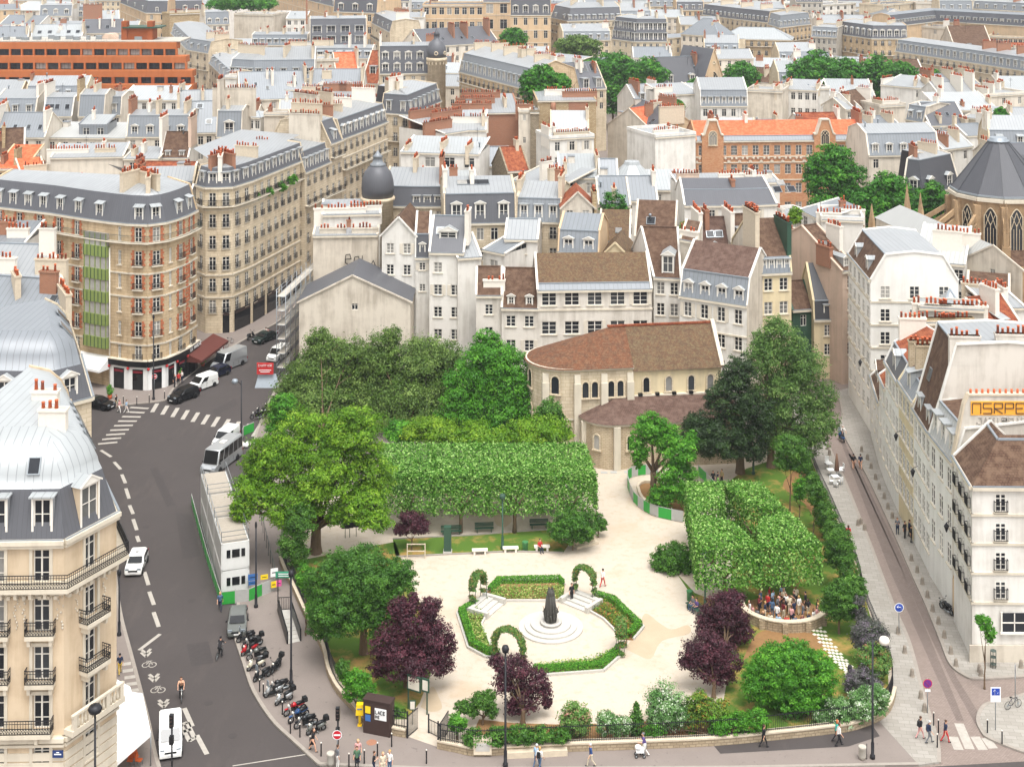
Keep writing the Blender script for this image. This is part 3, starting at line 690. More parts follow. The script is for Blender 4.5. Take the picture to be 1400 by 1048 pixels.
 B('beige wall tower beside dark ivy at the top right',26,12,[(1252,5),(1284,5)],'F','be',n=0,**k)
 B('pale mansard house with plants on its terrace at the top right',25,12,[(1285,14),(1330,14)],'M','stn',low='zn2',n=5,nf=2,mh=4,nd=4,**k)
 B('white house with two dormers near the top right corner',25,14,[(1330,12),(1405,16)],'M','wh',low='zn2',n=7,nf=2,mh=3.4,nd=6,ch=[(.7,5,5,3,'brick')],**k)
 for i,(x0,x1,y,h,rf,wl,lw,lab) in enumerate([
  (748,800,4,24,'G','stn','znl','pale zinc roof between brick stacks behind the curved corner'),
  (800,850,6,24,'G','wh','zn2','white house with red pot rows behind the curved corner'),
  (850,885,12,24,'M','wh','znl','small white mansard house on the skyline left of grey roofs'),
  (885,925,9,24,'M','stn','zn2','cream house with grey attic on the skyline, centre'),
  (846,890,27,22,'M','stn','zn2','low zinc attic with brick pots above the two tiered mansard'),
  (888,935,24,22,'G','be','znl','beige house with pale zinc roof above the two tiered mansard'),
  (925,962,14,24,'M','oc','sl','ochre house with slate attic where the far avenue begins'),
  (930,985,34,21,'G','stn','zn','zinc roof with orange pots in front of the far avenue'),
  (1000,1090,6,24,'F','wh','znl','broad pale flat roof on the skyline above the avenue'),
  (1088,1125,3,26,'M','gr','sl','dark domed attic block on the skyline'),
  (1120,1190,32,21,'G','cr','zn','flat grey roofs with red pots behind the round attic windows'),
  (0,60,1,25,'G','stn','zn2','pale far house on the top left skyline'),
  (60,130,2,25,'M','wh','znl','long pale zinc roof on the top left skyline'),
  (130,165,1,26,'M','stn','zn2','grey attic house on the skyline beside ochre school'),
  (515,560,2,27,'M','wh','sl','white mansard house on the skyline right of the slate pavilion'),
  ]):
  B(lab,h,14,[(x0,y),(x1,y)],rf,wl,low=lw,rh=3,mh=3.6,nf=3,nd=int((x1-x0)/9) if rf=='M' else 0,ch=[(.03,5,6,2.2),(.5,6,5,2,'brick'),(.97,5,6,2.2)][i % 2:],**k)
def mid_city():
 k=dict(sill=False)
 B('grey zinc roofed house with two small dormers under the orange office',20,14,[(-8,157),(48,157)],'M','cr',low='zn2',n=4,nf=2,mh=3.5,a=1.6,rh=1.6,nd=[3],dw=1.3,ds='n',ch=[(.97,5,5,2.4,'stackw')],**k)
 B('blue zinc attic with three square skylights over a two windowed wall',20,13,[(59,159),(98,159)],'M','wh',low='zn2',n=2,nf=2,mh=4,a=2,sky=[(.1,1),(.26,1),(.45,1),(.8,1)],skw=1.1,ws='f',ch=[(-.02,5,6,3,'stackw')],**k)
 B('tall blank zinc clad box between rubble chimney stacks',20.5,10,[(107,159),(142,159)],'M','be',low='zn2',n=0,mh=4.6,a=1.3,rh=1,ch=[(-.1,4,4,3,'rub'),(.5,5,4,1.6)],**k)
 B('narrow zinc house with a single dark dormer window',20,12,[(142,157),(165,157)],'M','cr',low='zn2',n=2,nf=2,mh=4,nd=1,ds='n',dw=1.9,dh=2.2,**k)
 B('white attic storey under pale zinc with two dark windows',21.5,13,[(163,137),(244,137)],'S','wh',low='znl',rh=2,n=6,nf=2,skip=(),ww=1,ch=[(.0,4,3,1.5),(.98,5,4,3)],**k)
 B('grey zinc roof with three tiny skylights at the left edge',19,14,[(-8,188),(61,188)],'G','cr',low='zn2',rh=4.6,rt=5,n=4,nf=2,ws='f',sky=[(.35,2),(.62,2),(.85,2)],ch=[(.0,4,4,3,'stackw'),(.97,3,4,3,'stackw')],**k)
 B('cream house with shuttered windows under a pale zinc eave',18.5,13,[(62,188),(172,189)],'S','cr',low='znw',rh=1.5,n=6,nf=2,wh=1.9,shutters=.7,top=.9,**k)
 B('blue zinc dormer house rising from the pale eave',21,7,[(108,170),(147,170)],'S','zn2',low='znl',rh=1.2,n=2,nf=1,top=.8,wh=1.8,ww=1.4,end='zn2',corn=False,**k)
 B('blue zinc mansard with four arched white dormers',19.5,13,[(173,187),(257,187)],'M','cr',low='zn2',n=5,nf=2,mh=4.2,a=1.5,nd=4,ds='a',dw=1.5,dh=1.9,ch=[(.0,5,5,3,'brick'),(.45,4,3,3),(.9,5,4,2.5)],**k)
 B('smooth grey zinc roof with skylights beside the left street',19.5,14,[(257,182),(303,181)],'G','cr',low='zn2',rh=6,rt=6,n=4,nf=2,sky=[(.1,2),(.6,2),(.3,5)],skw=1.3,ch=[(.0,4,4,3)],**k)
 B('pale zinc roof with two small skylights below the pale corner apartments',20,14,[(244,160),(305,158)],'G','cr',low='zn',rh=5.2,n=4,nf=1,sky=[(.15,3),(.35,3),(.9,3)],ch=[(.0,4,4,2.4),(.55,5,5,2)],**k)
 B('old brown tiled roof at the left edge above the ochre house',17,10,[(-8,215),(33,213)],'G','wh',low='tb',rh=5,n=0,ch=[(.3,3,3,3,'rub')],**k)
 B('small brown tiled house with two white skylight dormers',18,9,[(219,216),(257,216)],'G','wh',low='tb',rh=4.5,n=2,nf=1,nd=2,dw=1,dh=.9,ds='n',ch=[(-.05,4,5,4,'stackw'),(1,4,5,4,'pk')],**k)
 B('wide blank cream party wall with one tiny window',18.5,9,[(69,216),(168,214)],'S','cr',low='zn',rh=1.4,n=0,ch=[(.2,3,8,1,'stackw',1),(.72,3,4,1.2,'stack',1)],**k)
 B('beige rear wall with three odd windows beside the cream party wall',18.3,9,[(169,217),(217,217)],'S','be',low='zn',rh=1,n=2,nf=2,ch=[(.2,3,3,1.5)],**k)
 B('ochre house with flat orange tile roof at the left edge',16.5,11,[(-8,231),(34,231)],'S','oc',low='to',rh=3,n=3,nf=2,ch=[(.6,3,3,3,'rub')],**k)
 B('low grey wall with orange pot stack beside the ochre house',16,10,[(33,250),(68,247)],'S','be',low='to',rh=3,n=0,ch=[(.5,2,4,2.4,'stack',1)],**k)
 B('beige gable wall with blue zinc dormer and arched window',21,10,[(296,187),(330,187)],'M','be',low='zn2',n=0,mh=5,nd=[1],ds='a',dw=2,dh=2.6,ch=[(.0,4,4,6,'be'),(.4,8,9,4,'be',1)],**k)
 B('small white block with three dark windows and zinc cap',20,8,[(330,160),(356,161)],'H','wh',low='znl',rh=1,n=3,nf=2,fh=5.5,**k)
 B('rough beige chimney wall topped with a line of red pots',21,5,[(361,157),(397,157)],'F','be',n=0,low='zn',**k)
 B('stained brown gable wall beside the slate gable',21.5,8,[(397,160),(432,159)],'F','pk',n=0,low='zn',ch=[(.5,-1.5,6,-1.0,'stack',1)],**k)
 B('steep slate gable roof above the balconied street houses',23,10,[(436,192),(462,188)],'G','be',low='sl',rh=6,n=2,nf=1,ch=[(.05,4,7,4,'be'),(.98,4,5,4)],**k)
 cream={}
 B('cream corner apartment house with planted fifth floor balcony',23,3.2,[(268,252),(281,256),(300,256),(318,255),(344,247),(416,218)],'X','stn',low='sl',prof=[(0,0,0),(.8,2.9,0),(3.2,3.1,1)],cap=True,capback=[(410,184),(330,177),(264,203)],n=[1,1,1,2,8],nf=6,fh=3.35,ws='f',wh=2.1,top=.9,mh=3.3,a=.9,nd=[1,1,1,2,8],ds='n',dw=1.4,dh=1.9,balc=(0,),bands=(3.6,13.8,17.3),near=True,rec=cream,ch=[(.30,3,5,1.8,'brick'),(.5,3.1,6,2,'stackw'),(.66,3,5,2.2,'brick'),(.84,3,4,2)])
 rt,lc,PP=cream['root'],cream['loc'],cream['P']
 for i in (2,3,4):
  a,c=PP[i],PP[i+1];L=(c-a).length;dv=(c-a)/L;nv=Vector((dv.y,-dv.x));rz=math.atan2(dv.y,dv.x);m=max(1,int(L/4.2))
  for j in range(m):
   q=a+dv*(L*(j+.5)/m)+nv*.05;b=MB();b.box((q.x-lc.x,q.y-lc.y,1.75),(L/m-1.0,.1,3.3),0,rz);b.box((q.x-lc.x+nv.x*.06,q.y-lc.y+nv.y*.06,3.1),(L/m-1.2,.06,.5),1,rz);b.build('shop_window',['cglass','kiosk'],rt)
 B('street house with slate mansard and grey metal canopy line',21,14,[(417,236),(452,221)],'M','st',low='sl',n=4,nf=5,fh=3.3,ws='f',mh=3.4,nd=5,dw=1.3,dh=2,ds='n',balc=(1,),ch=[(.98,5,6,5,'be')],near=False,**k)
 B('tall narrow street house with dark corner balconies',24,12,[(452,197),(468,191)],'M','st',low='sl',n=2,nf=6,fh=3.3,ws='f',mh=4,a=2,nd=1,balc=(0,2,3),ch=[(.1,5,6,3)],**k)
 B('cream street house with seven arched dormers receding to the avenue',23.5,13,[(468,190),(500,178),(530,166)],'M','st',low='sl',n=[4,4],nf=6,fh=3.3,ws='f',mh=3.6,nd=[4,4],ds='a',dw=1.5,dh=2,balc=(1,),bands=(3.6,),ch=[(.1,6,6,1.8,'brick'),(.35,7,7,1.6),(.6,7,6,2,'stackw'),(.97,5,5,3,'stackw')],**k)
 B('white block with two big dark windows below grey zinc domes',21,11,[(548,208),(655,211)],'S','wh',low='znl',rh=1.5,n=4,skipcol=(0,),nf=2,fh=5,ww=2,wh=1.9,ch=[(.05,3,4,1.2),(.5,4,5,1.5),(.85,2,5,1.4)],**k)
 B('flat zinc roof house edged by long rows of orange pots',20.5,14,[(608,183),(640,178),(664,178)],'S','wh',low='zn',rh=2.4,n=0,ch=[(.05,3,8,2,'brick',1),(.4,8,9,2,'brick',1),(.7,5,8,1.4,'stackw',1),(.2,11,9,2,'brick',1),(.95,5,5,2.5)],**k)
 B('brown brick gable wall under zinc roof with orange pot rows',21.5,14,[(643,155),(710,154)],'S','brick',low='zn',rh=2.6,n=0,ch=[(.05,3,9,1.6,'brick',1),(.15,7,9,1.6,'brick',1),(.3,11,9,1.6,'brick',1),(.75,6,5,2)],**k)
 B('narrow cream pilaster wall with slit windows between brick gables',22.5,8,[(709,152),(725,152)],'F','cr',n=1,nf=3,fh=5,ww=.6,wh=1.4,low='zn',ch=[(.5,2,4,1.6,'brick',1)],**k)
 B('brown rubble strip wall right of the cream pilaster',22.3,8,[(725,154),(737,154)],'F','rubwall',n=0,low='zn',**k)
 g={}
 B('great blank gable of pale rubble crossed by a red brick flue',24,11,[(735,138),(815,137)],'S','rub',low='zn',rh=1.4,n=0,rec=g,ch=[(.75,3,8,1.4,'brick',1),(.35,5,5,1.6,'stackw',1)],**k)
 P0,P1=g['P']
 mb=MB();dv=(P1-P0);
 for u0,u1 in ((.45,.8),):pass
 for u0,u1,z1,m in ((.53,.86,24,0),):
  a,b=P0+dv*u0,P0+dv*u1;q=Vector((0,-.06))
  mb.box(((a.x+b.x)/2,(a.y+b.y)/2-.04,12.4),((b-a).length,.12,23),0,math.atan2(dv.y,dv.x))
 pts=[]
 for t in range(12):
  z=23.6-t*1.2;u=.24+(.025 if t<3 else 0)-(.02 if t>8 else 0);p=P0+dv*u;pts.append((p.x,p.y-.02,z))
 mb.tube(pts,.62,0,6)
 o=mb.build('flue',['brick'],g['root']);o.data.transform(Matrix.Translation(-g['loc']))
 B('old rubble house with brown tiled gable in the courtyard',17,9,[(694,235),(724,233)],'G','rubwall',low='tr',rh=4,n=1,nf=1,**k)
 B('cream terrace house with potted plants and pot row',20,9,[(752,190),(812,187)],'F','wh',n=3,nf=2,low='zn',ch=[(.6,3,8,1,'stack',1),(.02,3,5,2.5,'stackw')],**k)
 B('white house with pale zinc lean-to roof in the middle',17.5,10,[(765,243),(821,243)],'S','wh',low='znl',rh=2.8,n=2,nf=1,top=.9,wh=2,ww=1.3,ch=[(.15,3,3,2),(.95,6,5,2)],**k)
 B('pale zinc roof house with rubble chimney left of the white lean-to',16.5,10,[(700,246),(764,258)],'S','be',low='zn',rh=2.2,n=2,nf=1,ch=[(.5,3,3,3.5,'stackw'),(.75,2,3,3)],**k)
 B('grey zinc valley roof house beside the ivy',16.5,10,[(821,262),(846,262)],'G','wh',low='zn2',rh=5,n=1,nf=1,nd=1,dw=2,**k)
 B('ochre long house under grey slate with four white skylights',17,14,[(838,167),(884,185)],'G','st2',low='sl',rh=5.2,n=6,nf=3,fh=3.6,sky=[(.1,3),(.35,3),(.57,3),(.8,3)],skw=1.5,skl=1.8,ch=[(.6,4,2,3,'brick'),(1,6,6,2)],**k)
 B('bright orange tiled roof house behind the brick school',17.5,13,[(890,178),(938,170)],'G','be',low='tora',rh=4.2,n=2,nf=2,ch=[(.5,4,4,3,'stack',1),(.95,5,5,3,'brick')],**k)
 B('tall white blank wall with a bank of vertical flues',20.5,12,[(896,188),(951,184)],'F','wh',n=0,low='zn',ch=[(.5,4,6,.8,'stackw',1)],**k)
 p=AT(864,225,252);root=thing('stair_turret','beige octagonal stair turret under a pale zinc cap','turret',(p.x,p.y,0));b=MB();b.lathe([(3,0),(3,18.4),(3.3,18.5),(3.3,18.9)],(0,0,0),0,8,False,.39);b.build('wall',['be'],root)
 b=MB();b.lathe([(3.4,18.9),(1.6,20.6),(1.4,21.2),(0,21.4)],(0,0,0),0,8,False,.39);b.build('roof',['znl'],root)
 for kk in range(3):link('window',win_mesh(1.0,1.6,'n'),root,(-.3,-2.84,15.6-kk*3.3),-.1)
 B('pale blank wall left of the seven dormered house',20.5,12,[(908,130),(958,128)],'S','wh',low='zn',rh=1.5,n=0,ch=[(.1,3,5,1.6,'stackw',1)],**k)
 B('white house with seven blue zinc dormers behind the orange roof',19,14,[(958,145),(1022,145)],'M','wh',low='zn2',n=5,nf=3,mh=3.8,a=1,rh=2.5,nd=7,dw=1.1,ds='n',**k)
 B('great streaked blank wall right of the seven dormers',21,10,[(1022,124),(1070,126)],'F','be',n=0,low='zn',ch=[(.2,3,4,1.4),(.8,3,6,1.4)],**k)
 B('white rear facade with dark windows right of the streaked wall',20.5,11,[(1070,122),(1118,124)],'S','wh',low='zn',rh=1.6,n=5,nf=3,fh=4,ch=[(.1,3,6,1.6),(.97,3,5,1.6)],**k)
 B('white end wall standing below the big round trees',20.5,8,[(1113,122),(1134,121)],'F','wh',n=0,low='zn',**k)
 B('zinc roofed house with rubble gables left of the white cube house',17,12,[(870,140),(910,138)],'G','wh',low='zn',rh=4,n=3,nf=2,nd=2,ch=[(.2,5,6,1.8,'brick'),(.8,5,5,2,'stackw')],**k)
 B('small white house with balcony below the big round trees',18,9,[(1136,138),(1160,140)],'S','wh',low='znl',rh=1.6,n=2,nf=3,balc=(0,),**k)
 B('beige cottage with brown timbered gable',17.5,9,[(1156,150),(1178,148)],'G','be',low='zn',rh=2.4,n=2,nf=2,ch=[(.5,3,3,2)],**k)
 B('house of dark brown tiles squeezed between white walls',17,10,[(1172,152),(1198,146)],'G','wh',low='tb',rh=4.2,n=1,nf=1,ch=[(.9,3,4,2.4,'stackw')],**k)
 B('pale chimney block with orange pot rows right of school',18.5,8,[(1203,146),(1238,144)],'F','be',n=0,low='zn',ch=[(.5,1,5,1.4,'stackw',1),(.2,3,4,1.6)],**k)
 B('white double fronted house with three dark windows below the avenue trees',20,12,[(1204,116),(1250,120),(1272,120)],'S','wh',low='zn',rh=1.8,n=[0,2],nf=3,fh=4.2,ch=[(.02,3,6,1.6,'stackw'),(.5,4,6,1.6),(.95,4,6,1.8)],**k)
 B('white party wall house with zinc roof behind the dark gable',18.5,12,[(1288,135),(1340,133)],'G','wh',low='zn',rh=3.6,n=1,nf=1,ch=[(.1,4,5,3,'stackw'),(.55,3,5,4,'stackw'),(.95,4,4,4,'stackw')],**k)
 B('cream terrace block at the right edge under the sloping facade',19,12,[(1340,132),(1405,128)],'F','cr',n=3,nf=2,low='zn',ch=[(.2,3,5,2,'stackw'),(.4,4,4,3,'stackw')],**k)
 B('grey roof clutter with brick pots below the sloping facade',19,12,[(1274,118),(1340,115)],'G','be',low='zn2',rh=2.6,n=2,nf=1,ch=[(.1,5,5,2,'brick'),(.5,4,5,2.5),(.85,4,5,2.5)],**k)
 B('white jumbled annexes with zinc roofs right of the school',15.5,12,[(1186,185),(1240,180)],'G','wh',low='zn2',rh=3.2,n=3,nf=1,ch=[(.3,4,3,2),(.8,4,4,2)],**k)
 B('dark slate house with brown timber gable among zinc',17,13,[(1272,172),(1323,171)],'G','wh',low='sl',rh=4.6,n=3,nf=1,sky=[(.6,3)],ch=[(.3,2,3,1),(.9,1,5,.8)],**k)
 B('small beige mansard house with two grey dormers',17.5,11,[(1238,163),(1262,167)],'M','be',low='znd',n=2,nf=2,mh=3.4,nd=2,**k)
 B('low zinc shed roof house beside the bright green tree',16,10,[(1322,186),(1365,184)],'G','wh',low='zn2',rh=2,n=1,nf=1,ch=[(.8,4,4,3,'stackw')],**k)
 B('white terrace house at the right edge with planted parapet',16,12,[(1378,182),(1405,183)],'F','wh',n=2,nf=2,low='zn',**k)
 B('rubble gabled zinc house standing before the bright green tree',17.5,10,[(1317,160),(1340,163)],'S','be',low='zn',rh=2,n=0,ch=[(.5,3,4,1.6,'stackw',1)],**k)
 B('cream school annex with blue zinc mansard and five white dormers',17,13,[(1188,213),(1284,211)],'M','cr',low='zn2',n=5,nf=2,fh=3.6,mh=4.2,a=1.6,rh=1.4,nd=5,ds='a',dw=1.4,dh=1.9,skip=((0,0,1),(0,0,2),(0,0,3)),**k)
 B('dark slate mansard house with gabled dormers behind the church spirelets',13,13,[(1234,262),(1262,266),(1312,254)],'M','cr',low='sld',n=[1,3],nf=1,mh=6,a=2,nd=[1,2],ds='g',dw=1.8,dh=2.2,dm='sld',ch=[(.5,5,4,2,'brick'),(.8,5,4,2)],**k)
 B('white house with orange box and zinc lean-to beside the slate spire',15,10,[(1290,205),(1330,200)],'G','wh',low='znl',rh=3,n=2,nf=1,ch=[(.2,2,3,2,'brick'),(.7,3,3,2)],**k)
 B('zinc roofed back house behind the brick flue wall',17,10,[(560,231),(606,230)],'S','wh',low='zn',rh=2,n=2,nf=1,**k)
def infill():
 r=random.Random(77);boxes=[]
 for P,back,h,root in FOOT:
  q=P+back;boxes.append((min(p.x for p in q)-.6,max(p.x for p in q)+.6,min(p.y for p in q)-.6,max(p.y for p in q)+.6))
 boxes+=[(36,80,246,296),(60,110,215,262),(-10,70,390,440),(-140,-80,395,425)]
 for o in list(COL.objects):
  if o.parent is None and o.get('category') in ('tree','turret','ivy'):x,y,_=o.location;boxes.append((x-6,x+6,y-6,y+6))
 lanes=[((-37,243),(-31,266),11),((-31,266),(-17,330),11),((-17,330),(-6,372),9),((-52,205),(-37,243),12),((-16,384),(5,338),12),((40,185),(44,235),5)]
 kinds=[('cr','zn','G','cream walled infill house with pale grey zinc gable roof in the dense quarter'),('wh','zn2','G','white walled infill house with mid grey zinc gable roof in the dense quarter'),('wh2','znl','S','white walled infill house with light zinc lean-to roof in the dense quarter'),('be','sl','G','beige walled infill house with dark slate gable roof in the dense quarter'),('wh','tb','G','white walled infill house with brown tiled gable roof in the dense quarter'),('stn','zn2','M','cream stone infill house with grey zinc mansard and dormers in the dense quarter'),('cr','tr','G','cream walled infill house with red tiled gable roof in the dense quarter')]
 cnt=0;Y=222.0
 while Y<900:
  st=9.5 if Y<330 else 13 if Y<520 else 19;half=Y*.395;x=-half
  while x<half:
   w,d=r.uniform(.8,1.25)*st,r.uniform(.75,1.05)*st
   cx,cy=x+w/2+r.uniform(-1,1),Y+r.uniform(-2,2)
   bx=(cx-w/2,cx+w/2,cy,cy+d);ok=all(bx[1]<b[0] or bx[0]>b[1] or bx[3]<b[2] or bx[2]>b[3] for b in boxes)
   for a,c,rad in lanes:
    a,c,q=Vector(a),Vector(c),Vector((cx,cy+d/2));t=max(0,min(1,(q-a).dot(c-a)/(c-a).length_squared));ok=ok and (q-a.lerp(c,t)).length>rad
   if cx<-60 and cy<250:ok=False
   if ok and cnt<240:
    wl,lw,rf,lab=kinds[r.choice((0,0,1,1,1,2,2,3,4,5,5,6))];hh=r.uniform(13.5,19)+(7 if Y>620 else 0);an=r.uniform(-.12,.12);v=Vector((math.cos(an),math.sin(an)))*w/2;c0=Vector((cx,cy))
    B(lab,hh,d,None,rf,wl,name='townhouse',cat='house',world=[tuple(c0-v),tuple(c0+v)],low=lw,rh=r.uniform(2,3.6),mh=3.2,n=max(1,int(w/3)),nf=2,nd=int(w/3) if rf=='M' else 0,near=False,sill=False,ch=[(r.choice((.02,.97)),d*.4,r.choice((2,3,4)),r.uniform(1.2,2.4),r.choice(('stack','stackw','brick')))],group=lab.replace(' house',' houses'));boxes.append(bx);cnt+=1
   x+=w+.3
  Y+=st*.8
def near_city():
 k=dict(sill=False,near=False);nk=dict(near=True)
 B('long white house with brown tiled roof above a zinc eave strip behind the church',14.5,10,[(735,397),(891,395)],'M','wh2',low='zn2',up='tm',mh=.7,a=.9,rh=3.2,n=5,nf=2,fh=3.9,ws='c',ww=2.0,wh=1.75,top=.35,bands=(2.7,),**nk)
 B('white house with brown tile roof and two small gabled dormers behind the trees',12,9,[(686,421),(736,422)],'G','wh2',low='tb',rh=4.4,n=2,nf=2,fh=3.3,ws='c',ww=1.3,wh=1.5,top=1.0,nd=2,ds='g',dw=1.0,dh=1.2,dm='tb',**nk)
 B('narrow white house with square chimney shaft left of the two gabled dormers',13.5,8,[(651,404),(686,404)],'G','wh2',low='tb',rh=3,n=1,nf=3,fh=3.1,ws='c',ww=1.1,wh=1.4,top=1.2,ch=[(.7,1.4,3,1.2,'stackw',1)],**nk)
 B('plain white slab wall with sloping zinc top',16.4,6,[(626,353),(658,351)],'S','wh',low='zn',rh=2.2,n=0,**k)
 B('white rear house with slate roof and one wide white dormer',17,9,[(587,345),(634,346)],'G','wh',low='sl',rh=4.4,n=2,nf=4,fh=3.2,ws='c',ww=1.2,wh=1.5,top=1.4,nd=1,dw=2.6,dh=1.1,ds='a',dz0=1.6,dm='znl',sky=[(.25,2.6)],skw=1.2,skl=1.2,ch=[(1.05,3,3,3.2,'stackw')],skip=((0,0,1),),**nk)
 B('white gabled house with brown tiles and flower box window',19,10,[(522,320),(568,321)],'P','wh',low='tb',rh=2.6,n=2,nf=3,fh=3.1,ws='c',ww=1.1,wh=1.5,top=1.3,**nk)
 B('narrow slate fronted strip house with one pointed dormer',15.8,8,[(568,352),(587,352)],'M','wh',low='sl',up='tb',mh=3.3,a=.5,rh=2.6,n=1,nf=2,ws='c',ww=.9,wh=1.1,nd=1,dw=.9,dh=1.6,ds='g',**nk)
 B('small cream house under low zinc roof left of the white zinc house',17,8,[(660,341),(690,347)],'S','wh',low='zn2',rh=1.6,n=1,nf=2,ww=1.5,wh=1.6,ws='q',top=1.2,**nk)
 B('white zinc roofed house with one paired window behind the church',18.2,8,[(690,327),(735,328)],'G','wh',low='zn',rh=2.2,n=1,nf=2,fh=3.4,ww=1.6,wh=1.6,ws='q',top=.5,**nk)
 B('cream stone house with grey zinc mansard and three white dormers',19,13,[(706,302),(766,304)],'M','st',low='zn2',n=3,nf=4,fh=3.2,ws='f',mh=3.4,a=.8,rh=1.6,nd=3,dw=1.3,dh=2.2,ds='n',balc=(1,),ch=[(.0,5,5,1.5),(.98,3,4,3)],**k)
 B('large dark slate mansard with three pedimented white dormers and solar panels',19,14,[(608,306),(705,304)],'M','st',low='sl',n=5,nf=2,mh=4.3,a=.9,rh=1.6,nd=3,ds='a',dw=1.6,dh=2.6,ch=[(.02,5,4,2.4,'stackw')],sky=[(.28,4.6),(.42,4.6),(.57,4.6)],skw=1.9,skl=1.6,**k)
 B('stone house with low slate attic and three small windows beside the dome',19,12,[(523,281),(562,282),(606,282)],'M','st',low='sl',n=[2,4],nf=2,mh=3,a=.8,rh=2.2,nd=[0,3],dw=1.2,dh=1.3,ds='n',rec=REC.setdefault('dome2',{}),ch=[(.5,6,3,2),(.96,4,5,3.4,'brick')],**k)
 B('narrow beige house with grey zinc mansard of arched windows',17.2,9,[(763,344),(818,347)],'M','oc',low='zn2',up='zn2',n=2,nf=2,ws='c',ww=1.5,wh=1.6,top=.9,mh=3,a=.9,rh=1.8,nd=2,ds='a',dw=1.5,dh=1.6,**nk)
 B('brown tiled gable attic house perched above the grey zinc mansard',21.9,7,[(768,283),(812,283)],'P','be',low='tr',rh=2.3,n=2,nf=2,fh=4,ww=1.0,wh=1.1,top=.5,ch=[(1.02,1,2,2.4,'rub'),(1.03,4,3,2.0,'rub')],**k)
 B('yellow house with round arched gable below the orange tiled roof',16.4,8,[(820,351),(862,353)],'P','ye',low='tm',rh=2.2,n=2,nf=2,fh=3.3,ws='c',ww=1,wh=1.4,top=.4,**nk)
 B('orange brown tiled house between ivy and the yellow gable',16.8,8,[(819,330),(861,331)],'S','be',low='tm',rh=3.2,n=0,sky=[(.62,2.6)],**k)
 B('house smothered in ivy under a grey zinc slope',19.6,8,[(819,281),(862,281)],'S','be',low='zn2',rh=3,n=1,nf=1,ch=[(.5,2,2,2)],**k)
 B('tall brown roof slope with one square skylight',16,7,[(868,324),(923,326)],'S','be',low='tb',rh=4.4,n=0,sky=[(.37,3)],skw=1.4,skl=1.6,**k)
 B('white gabled house with brown roof and tall dormer overlooking the church',15.5,12,[(894,379),(931,381)],'G','wh',low='tb',rh=5.6,n=2,nf=4,fh=2.9,ws='c',ww=1.1,wh=1.7,top=.6,nd=1,dw=1.7,dh=2.5,ds='g',dm='znl',dz0=.5,bl=(861,349),br=(922,349),**nk)
 B('pale party wall block right of the tall dormer roof',20.2,9,[(930,327),(951,331)],'S','be',low='tb',rh=.6,n=0,sk=.22,ch=[(.5,2,3,.8,'stackw',1)],**k)
 B('white house with patched zinc and red tile roof and three little dormers',14,10,[(929,404),(1021,418)],'M','wh',low='zn2',up='tp',n=4,nf=3,fh=3.5,ws='c',ww=1.1,wh=1.9,top=.7,mh=3.4,a=1,rh=3.2,nd=4,ds='g',dw=1.4,dh=1.6,end='be',bands=(4.2,),skip=((0,1,0),(0,2,1)),**nk)
 B('steep red brown tiled roof with two skylights and a white gabled dormer',14.8,8,[(961,357),(1001,356)],'G','be',low='tp',rh=5.6,n=0,nd=1,dw=1.8,dh=1.6,ds='g',dm='tp',sky=[(.38,2.4),(.68,2.4)],skw=1.2,skl=1.1,ch=[(-.05,3,5,3,'stackw')],**k)
 B('zinc dormer house wedged between two brown roof slopes',15.8,8,[(1003,347),(1038,346)],'G','be',low='tb',rh=5,n=0,nd=1,dw=1.9,dh=3,ds='n',dm='znl',ch=[(.0,3,5,2.4,'stackw'),(1,3,5,2.4,'stack')],**k)
 B('cream house with flower boxes under a brown tiled attic of white shutters',17,12,[(1040,374),(1082,372)],'M','ye',low='znd',up='tb',n=2,nf=4,fh=3.2,ws='c',ww=1.2,wh=1.7,top=.7,mh=2,a=.5,rh=4.2,nd=4,dw=.9,dh=1.5,ds='n',ch=[(.02,4,5,3.4,'stack'),(.98,3,5,3.0,'greend')],end='be',**nk)
 B('white house with grey hipped slate roof and roof windows',17.5,13,[(936,281),(1011,281),(1062,279)],'M','wh',low='sl',up='sl',mh=2,a=3.4,rh=1.4,n=[3,1],nf=1,ww=1,wh=1.8,skip=((0,0,0),),ch=[(.5,5,2,1.2,'brick')],sky=[(1.1,3),(1.3,3),(1.2,4.6)],skw=1.4,skl=1.5,**k)
 B('long white parapet block below the brick school',18.4,6,[(927,252),(1066,249)],'S','wh',low='zn',rh=.8,n=0,ch=[(.12,2,4,1.4,'pk',1),(.6,3,6,1.2,'stackw',1),(.8,2,4,1.2,'stackw',1)],**k)
 B('white terrace house with zinc canopy and yellow green bush',14.5,9,[(1080,303),(1126,298)],'F','wh',n=1,nf=1,ww=2.4,wh=2,low='zn',**k)
 B('zinc shed roof loggia beside the white terrace',16.4,7,[(1094,286),(1122,300)],'S','wh',low='zn2',rh=1.6,n=2,nf=1,ww=1.6,wh=2.2,**k)
 B('stained blank cream wall right of the flower boxed cream house',17,8,[(1082,333),(1126,333)],'F','be',n=0,low='zn',end='be',**k)
 B('tall rose house with brown roof whose gable wall faces the street',15.8,18,[(1152,371),(1173,368)],'G','pk',low='tb',rh=4.6,n=1,nf=4,fh=3.1,ww=1,wh=1.7,ws='c',nd=1,dw=1.1,dh=1.3,ds='g',sky=[(.4,5)],ch=[(.02,4,3,1.2,'brick'),(.98,5,3,3,'stackw')],**nk)
 B('white block with red pots between the slate spirelets and the rose house',17,9,[(1123,300),(1180,302)],'F','wh',n=0,low='zn',ch=[(.2,2,4,1,'stackw',1),(.8,5,4,1,'stackw',1)],**k)
